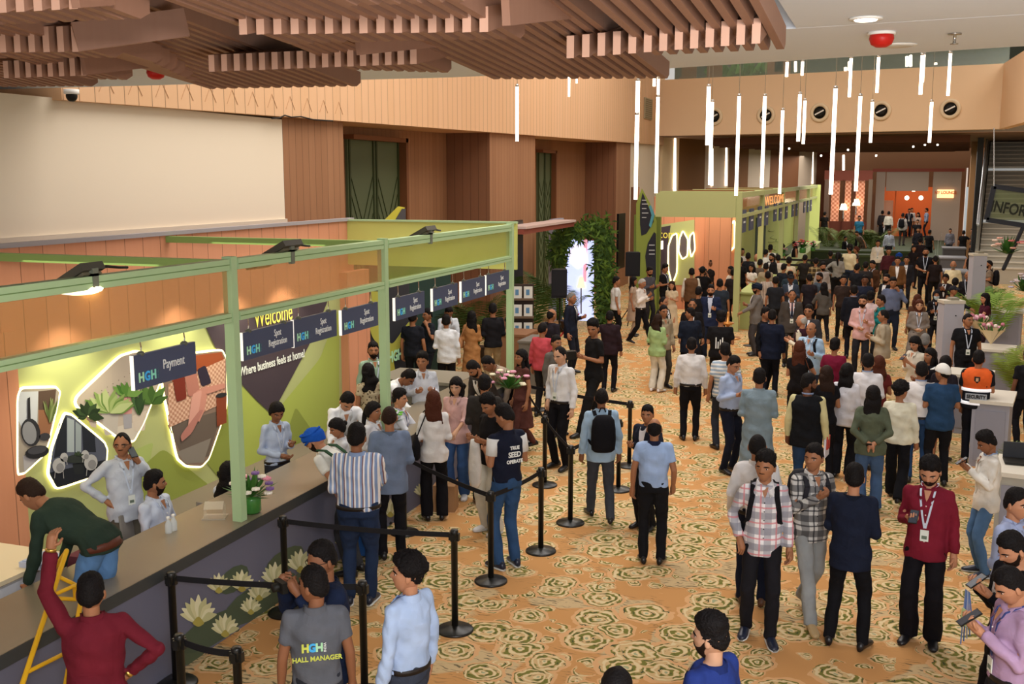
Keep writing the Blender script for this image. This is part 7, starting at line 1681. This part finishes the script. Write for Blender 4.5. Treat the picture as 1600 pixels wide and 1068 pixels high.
P('man in white pink shirt with black strap behind the pink shirted man', 1361, 456, 170, 'shirtU e0c8c8', '2a2a30', 'puff', H=1.68)
P('woman with wavy auburn hair behind the grey poncho woman', 1434, 460, 180, 'top 5a3c2c', '3a2a24', 'wavy', 'r', fem=True, H=1.62)
P('dark haired person in dark coat in front of the black fence', 1298, 392, 175, 'coat 26221e'.replace('coat', 'jacket'), '26221e', H=1.66)
# --- far people
P('dark dressed man standing at the end post of the far booth', 1289, 331, 160, 'tee 1e1a1a', '1e1a1a', H=1.72, z0=.6)
P('crouching man in grey tee in the far lounge', 1338, 361, -60, 'tee 6c5a50', '4a3c34', H=1.7, lean=35)
P('person in black suit sitting at the far lounge bench', 1321, 369, 60, 'suit 1a181a', '1a181a', H=1.45)
P('man in bright cyan tee in front of the lattice windows', 1343, 337, 0, 'tee 2c6c8c', '26242a', H=1.70, z0=.6)
P('man in white shirt with lanyard walking from the far lounge', 1372, 375, 5, 'shirtU e0d6c4', '3a342e', H=1.72, extra='L')
P('man in pale blue shirt with lanyard walking behind the white shirt', 1390, 358, 5, 'shirt b4b8c6', '22222a', H=1.76, extra='L')
P('man in black jacket standing before the green bench', 1381, 345, 15, 'jacket 1c1a1c', '1c1a1c', H=1.72)
P('man in white shirt from behind at the orange room entrance', 1389, 330, 180, 'shirt e0d8c8', '2a2624', H=1.70, z0=.6)
P('man in dark jacket left of the white shirt at the orange room', 1379, 329, 170, 'jacket 3a3434', '2a2624', H=1.70, z0=.6)
P('tall man in pale shirt in front of the orange room partition', 1386, 325, 20, 'shirt c4bcb0', '2a2624', H=1.78, z0=.6)
p = P('man in grey shirt with backpack at the orange room doorway', 1411, 333, 165, 'shirtU b4aaa4', '3a3230', H=1.72, z0=.6); backpack(p, 'dark backpack of the man at the orange room doorway')
P('man in dark navy tee and badge standing in the orange room', 1421, 326, 0, 'tee 1e202a', '1e202a', H=1.74, extra='L', z0=.6)
P('man in pale blue shirt standing inside the orange room', 1425, 325, 20, 'shirt c0c4cc', '2a2624', H=1.74, z0=.6)
P('woman with dark hair in pale top inside the orange room', 1435, 332, -30, 'top c8a898', '2a2624', 'long', fem=True, H=1.64, z0=.6)
P('man in light blue shirt and dark trousers at the right of the orange doorway', 1448, 325, -90, 'shirt 8ca4cc', '22242e', H=1.76, z0=.6)
P('person in black sitting low in front of the orange room', 1434, 343, 0, 'tee 19171a', '19171a', H=1.50, z0=.6)
P('person in dark shirt left of the black dressed pair near the glass counters', 1435, 355, 10, 'shirt 26242a', '201e22', H=1.72)
P('person in black from behind at the glass counter', 1453, 359, 150, 'tee 1a181a', '1a181a', H=1.70)
P('man in grey shirt facing the camera near the farthest counter', 1485, 357, 0, 'shirtU 6e6c74', '2a282c', fy=404, g=1.1)
P('person in black from behind with hand on hip beside the grey shirted man', 1506, 360, 175, 'tee 151416', '151416', fy=412, arms='dh')
P('person in brown partly hidden by the pier near the stairs', 1520, 357, -90, 'shirt 5a4434', '3a2c24', H=1.68)
for i, (px, py, f_, c1, c2) in enumerate(((1146, 420, 170, '2a2426', '1c1a1c'), (1188, 405, 160, '5a5048', '2a2624'), (1216, 398, 190, 'd8cabc', '3a3634'), (1225, 412, 150, '20242e', '1c1a1c'), (1258, 398, 170, '2a2624', '26221e'), (1160, 388, 20, 'e0d8d0', '2a2624'),
                                     (1092, 448, 160, '1c1a1c', '1c1a1c'), (1212, 432, 185, '26282e', '1c1a1c'), (1265, 428, 200, '28242a', '1c1a1c'), (1318, 430, 10, '3a2e2a', '26221e'), (1340, 412, 160, '1e2026', '1c1a1c'), (1438, 372, 180, '2a2022', '1c1a1c'), (1462, 400, 190, '241c1c', '1c1a1c'))):
    desc = ['charcoal', 'dull brown', 'pale striped', 'navy', 'dark brown', 'white', 'black', 'dark slate', 'plum black', 'brown', 'blue black', 'wine black', 'umber'][i]
    where = ['behind the white short sleeved man', 'beside the bald man in the queue', 'near the curly haired woman', 'left of the black cap man', 'at the left of the black fence', 'under the tall man at the orange column', 'between the brown waistcoat and the navy blazer', 'right of the navy turban', 'between the cap man and the phone woman', 'right of the phone woman', 'under the pale yellow shirt', 'beside the counters near the lounge', 'right of the tall bearded man'][i]
    P('person in %s top seen small %s' % (desc, where), px, py, f_, 'tee '+c1, c2, H=1.68)
flush()
bpy.context.view_layer.update(); _dg = bpy.context.evaluated_depsgraph_get()
_fonts = [o for o in bpy.data.objects if o.type == 'FONT']
_new = [(o, bpy.data.meshes.new_from_object(o.evaluated_get(_dg))) for o in _fonts]
for o, me in _new:                       # lettering becomes ordinary meshes
    n_ = o.name.split('.')[0]; par, ml, mpi = o.parent, o.matrix_local.copy(), o.matrix_parent_inverse.copy(); bpy.data.objects.remove(o)
    q_ = bpy.data.objects.new(n_, me); C.objects.link(q_); q_.parent = par; q_.matrix_local = ml
# ================================================================ CAMERA AND LIGHT
cam = bpy.data.cameras.new('camera'); co = bpy.data.objects.new('camera', cam); C.objects.link(co)
cam.sensor_width = 36; cam.lens = F*36/1600; cam.clip_end = 300
co.location = (0, 0, HC); co.rotation_euler = (PI/2-PITCH, 0, YAW)
bpy.context.scene.camera = co
def area(loc, rot, sx, sy, power, col=(1, .965, .925), name='area_light'):
    l = bpy.data.lights.new(name, 'AREA'); l.shape = 'RECTANGLE'; l.size = sx; l.size_y = sy; l.energy = power; l.color = col
    o = bpy.data.objects.new(name, l); C.objects.link(o); o.location = loc; o.rotation_euler = rot; return o
area((-4.5, 16, 11.3), (0, 0, 0), 9, 10, 1200)
area((-3.5, 32, 11.3), (0, 0, 0), 10, 12, 1150)
area((3., 1.5, 5.2), (0, 0, 0), 4, 3, 150, (1, .97, .92))  # added fill below the slab for the foreground
area((1.5, 1.5, 3.2), (PI-.3, 0, 0), 3, 2, 300, (.86, .93, 1))  # added upward fill, tinted cool to whiten the near ceiling
area((-3., 51, 11.2), (0, 0, 0), 8, 6, 320, (1, .97, .9))  # added fill for the upper floor behind the glass
area((-1., 57, 5.4), (0, 0, 0), 8, 12, 900, (1, .93, .86))  # added fill brightening the zone under the far balcony
area((6.5, 44, 11), (0, -.2, 0), 4, 8, 700, (1, .98, .95))  # added fill to lighten the stairs
area((1.0, -1.0, 5.0), (math.radians(62), 0, YAW+.1), 1.2, .8, 420, (1, .97, .95), 'flash_light')      # bounced flash near the photographer
area((-7.2, 8., 3.4), (0, 0, 0), 1.6, 7, 60, (1, .95, .7)); area((-7.2, 14., 3.4), (0, 0, 0), 1.6, 3, 26, (1, .95, .7))
for px, py, X in ((95, 555, XB), (275, 545, XB), (365, 500, XB), (440, 480, XB)):
    q = onX(px, py, X)
    l = bpy.data.lights.new('spot_light', 'SPOT'); l.energy = 70; l.spot_size = 1.7; l.spot_blend = .8; l.color = (1, .93, .6); l.shadow_soft_size = .05
    o = bpy.data.objects.new('spot_light', l); C.objects.link(o); o.location = (XB+.55, q.y, 2.75); o.rotation_euler = (0, .45, 0)
area((-5.5, 33, 3.4), (0, 0, 0), 2.5, 4, 60, (1, .9, .6))
q = onY(1430, 330, YE2+2); area((q.x, YE2+2, 4.2), (0, 0, 0), 4, 2, 110, (1, .8, .6))  # added warm fill inside the lounge's orange room
w = bpy.data.worlds.new('world'); bpy.context.scene.world = w; w.use_nodes = True
w.node_tree.nodes['Background'].inputs[0].default_value = (1, .96, .92, 1); w.node_tree.nodes['Background'].inputs[1].default_value = .7
sc_ne = bpy.context.scene
sc_ne.view_settings.view_transform = 'Standard'; sc_ne.view_settings.exposure = 0; sc_ne.view_settings.look = 'None'
sc_ne.cycles.max_bounces = 5; sc_ne.cycles.diffuse_bounces = 3; sc_ne.cycles.glossy_bounces = 2; sc_ne.cycles.transparent_max_bounces = 8
sc_ne.cycles.use_denoising = True; sc_ne.cycles.sample_clamp_indirect = 4; sc_ne.cycles.caustics_reflective = False; sc_ne.cycles.caustics_refractive = False
sc_ne.cycles.use_adaptive_sampling = True; sc_ne.cycles.adaptive_threshold = .03
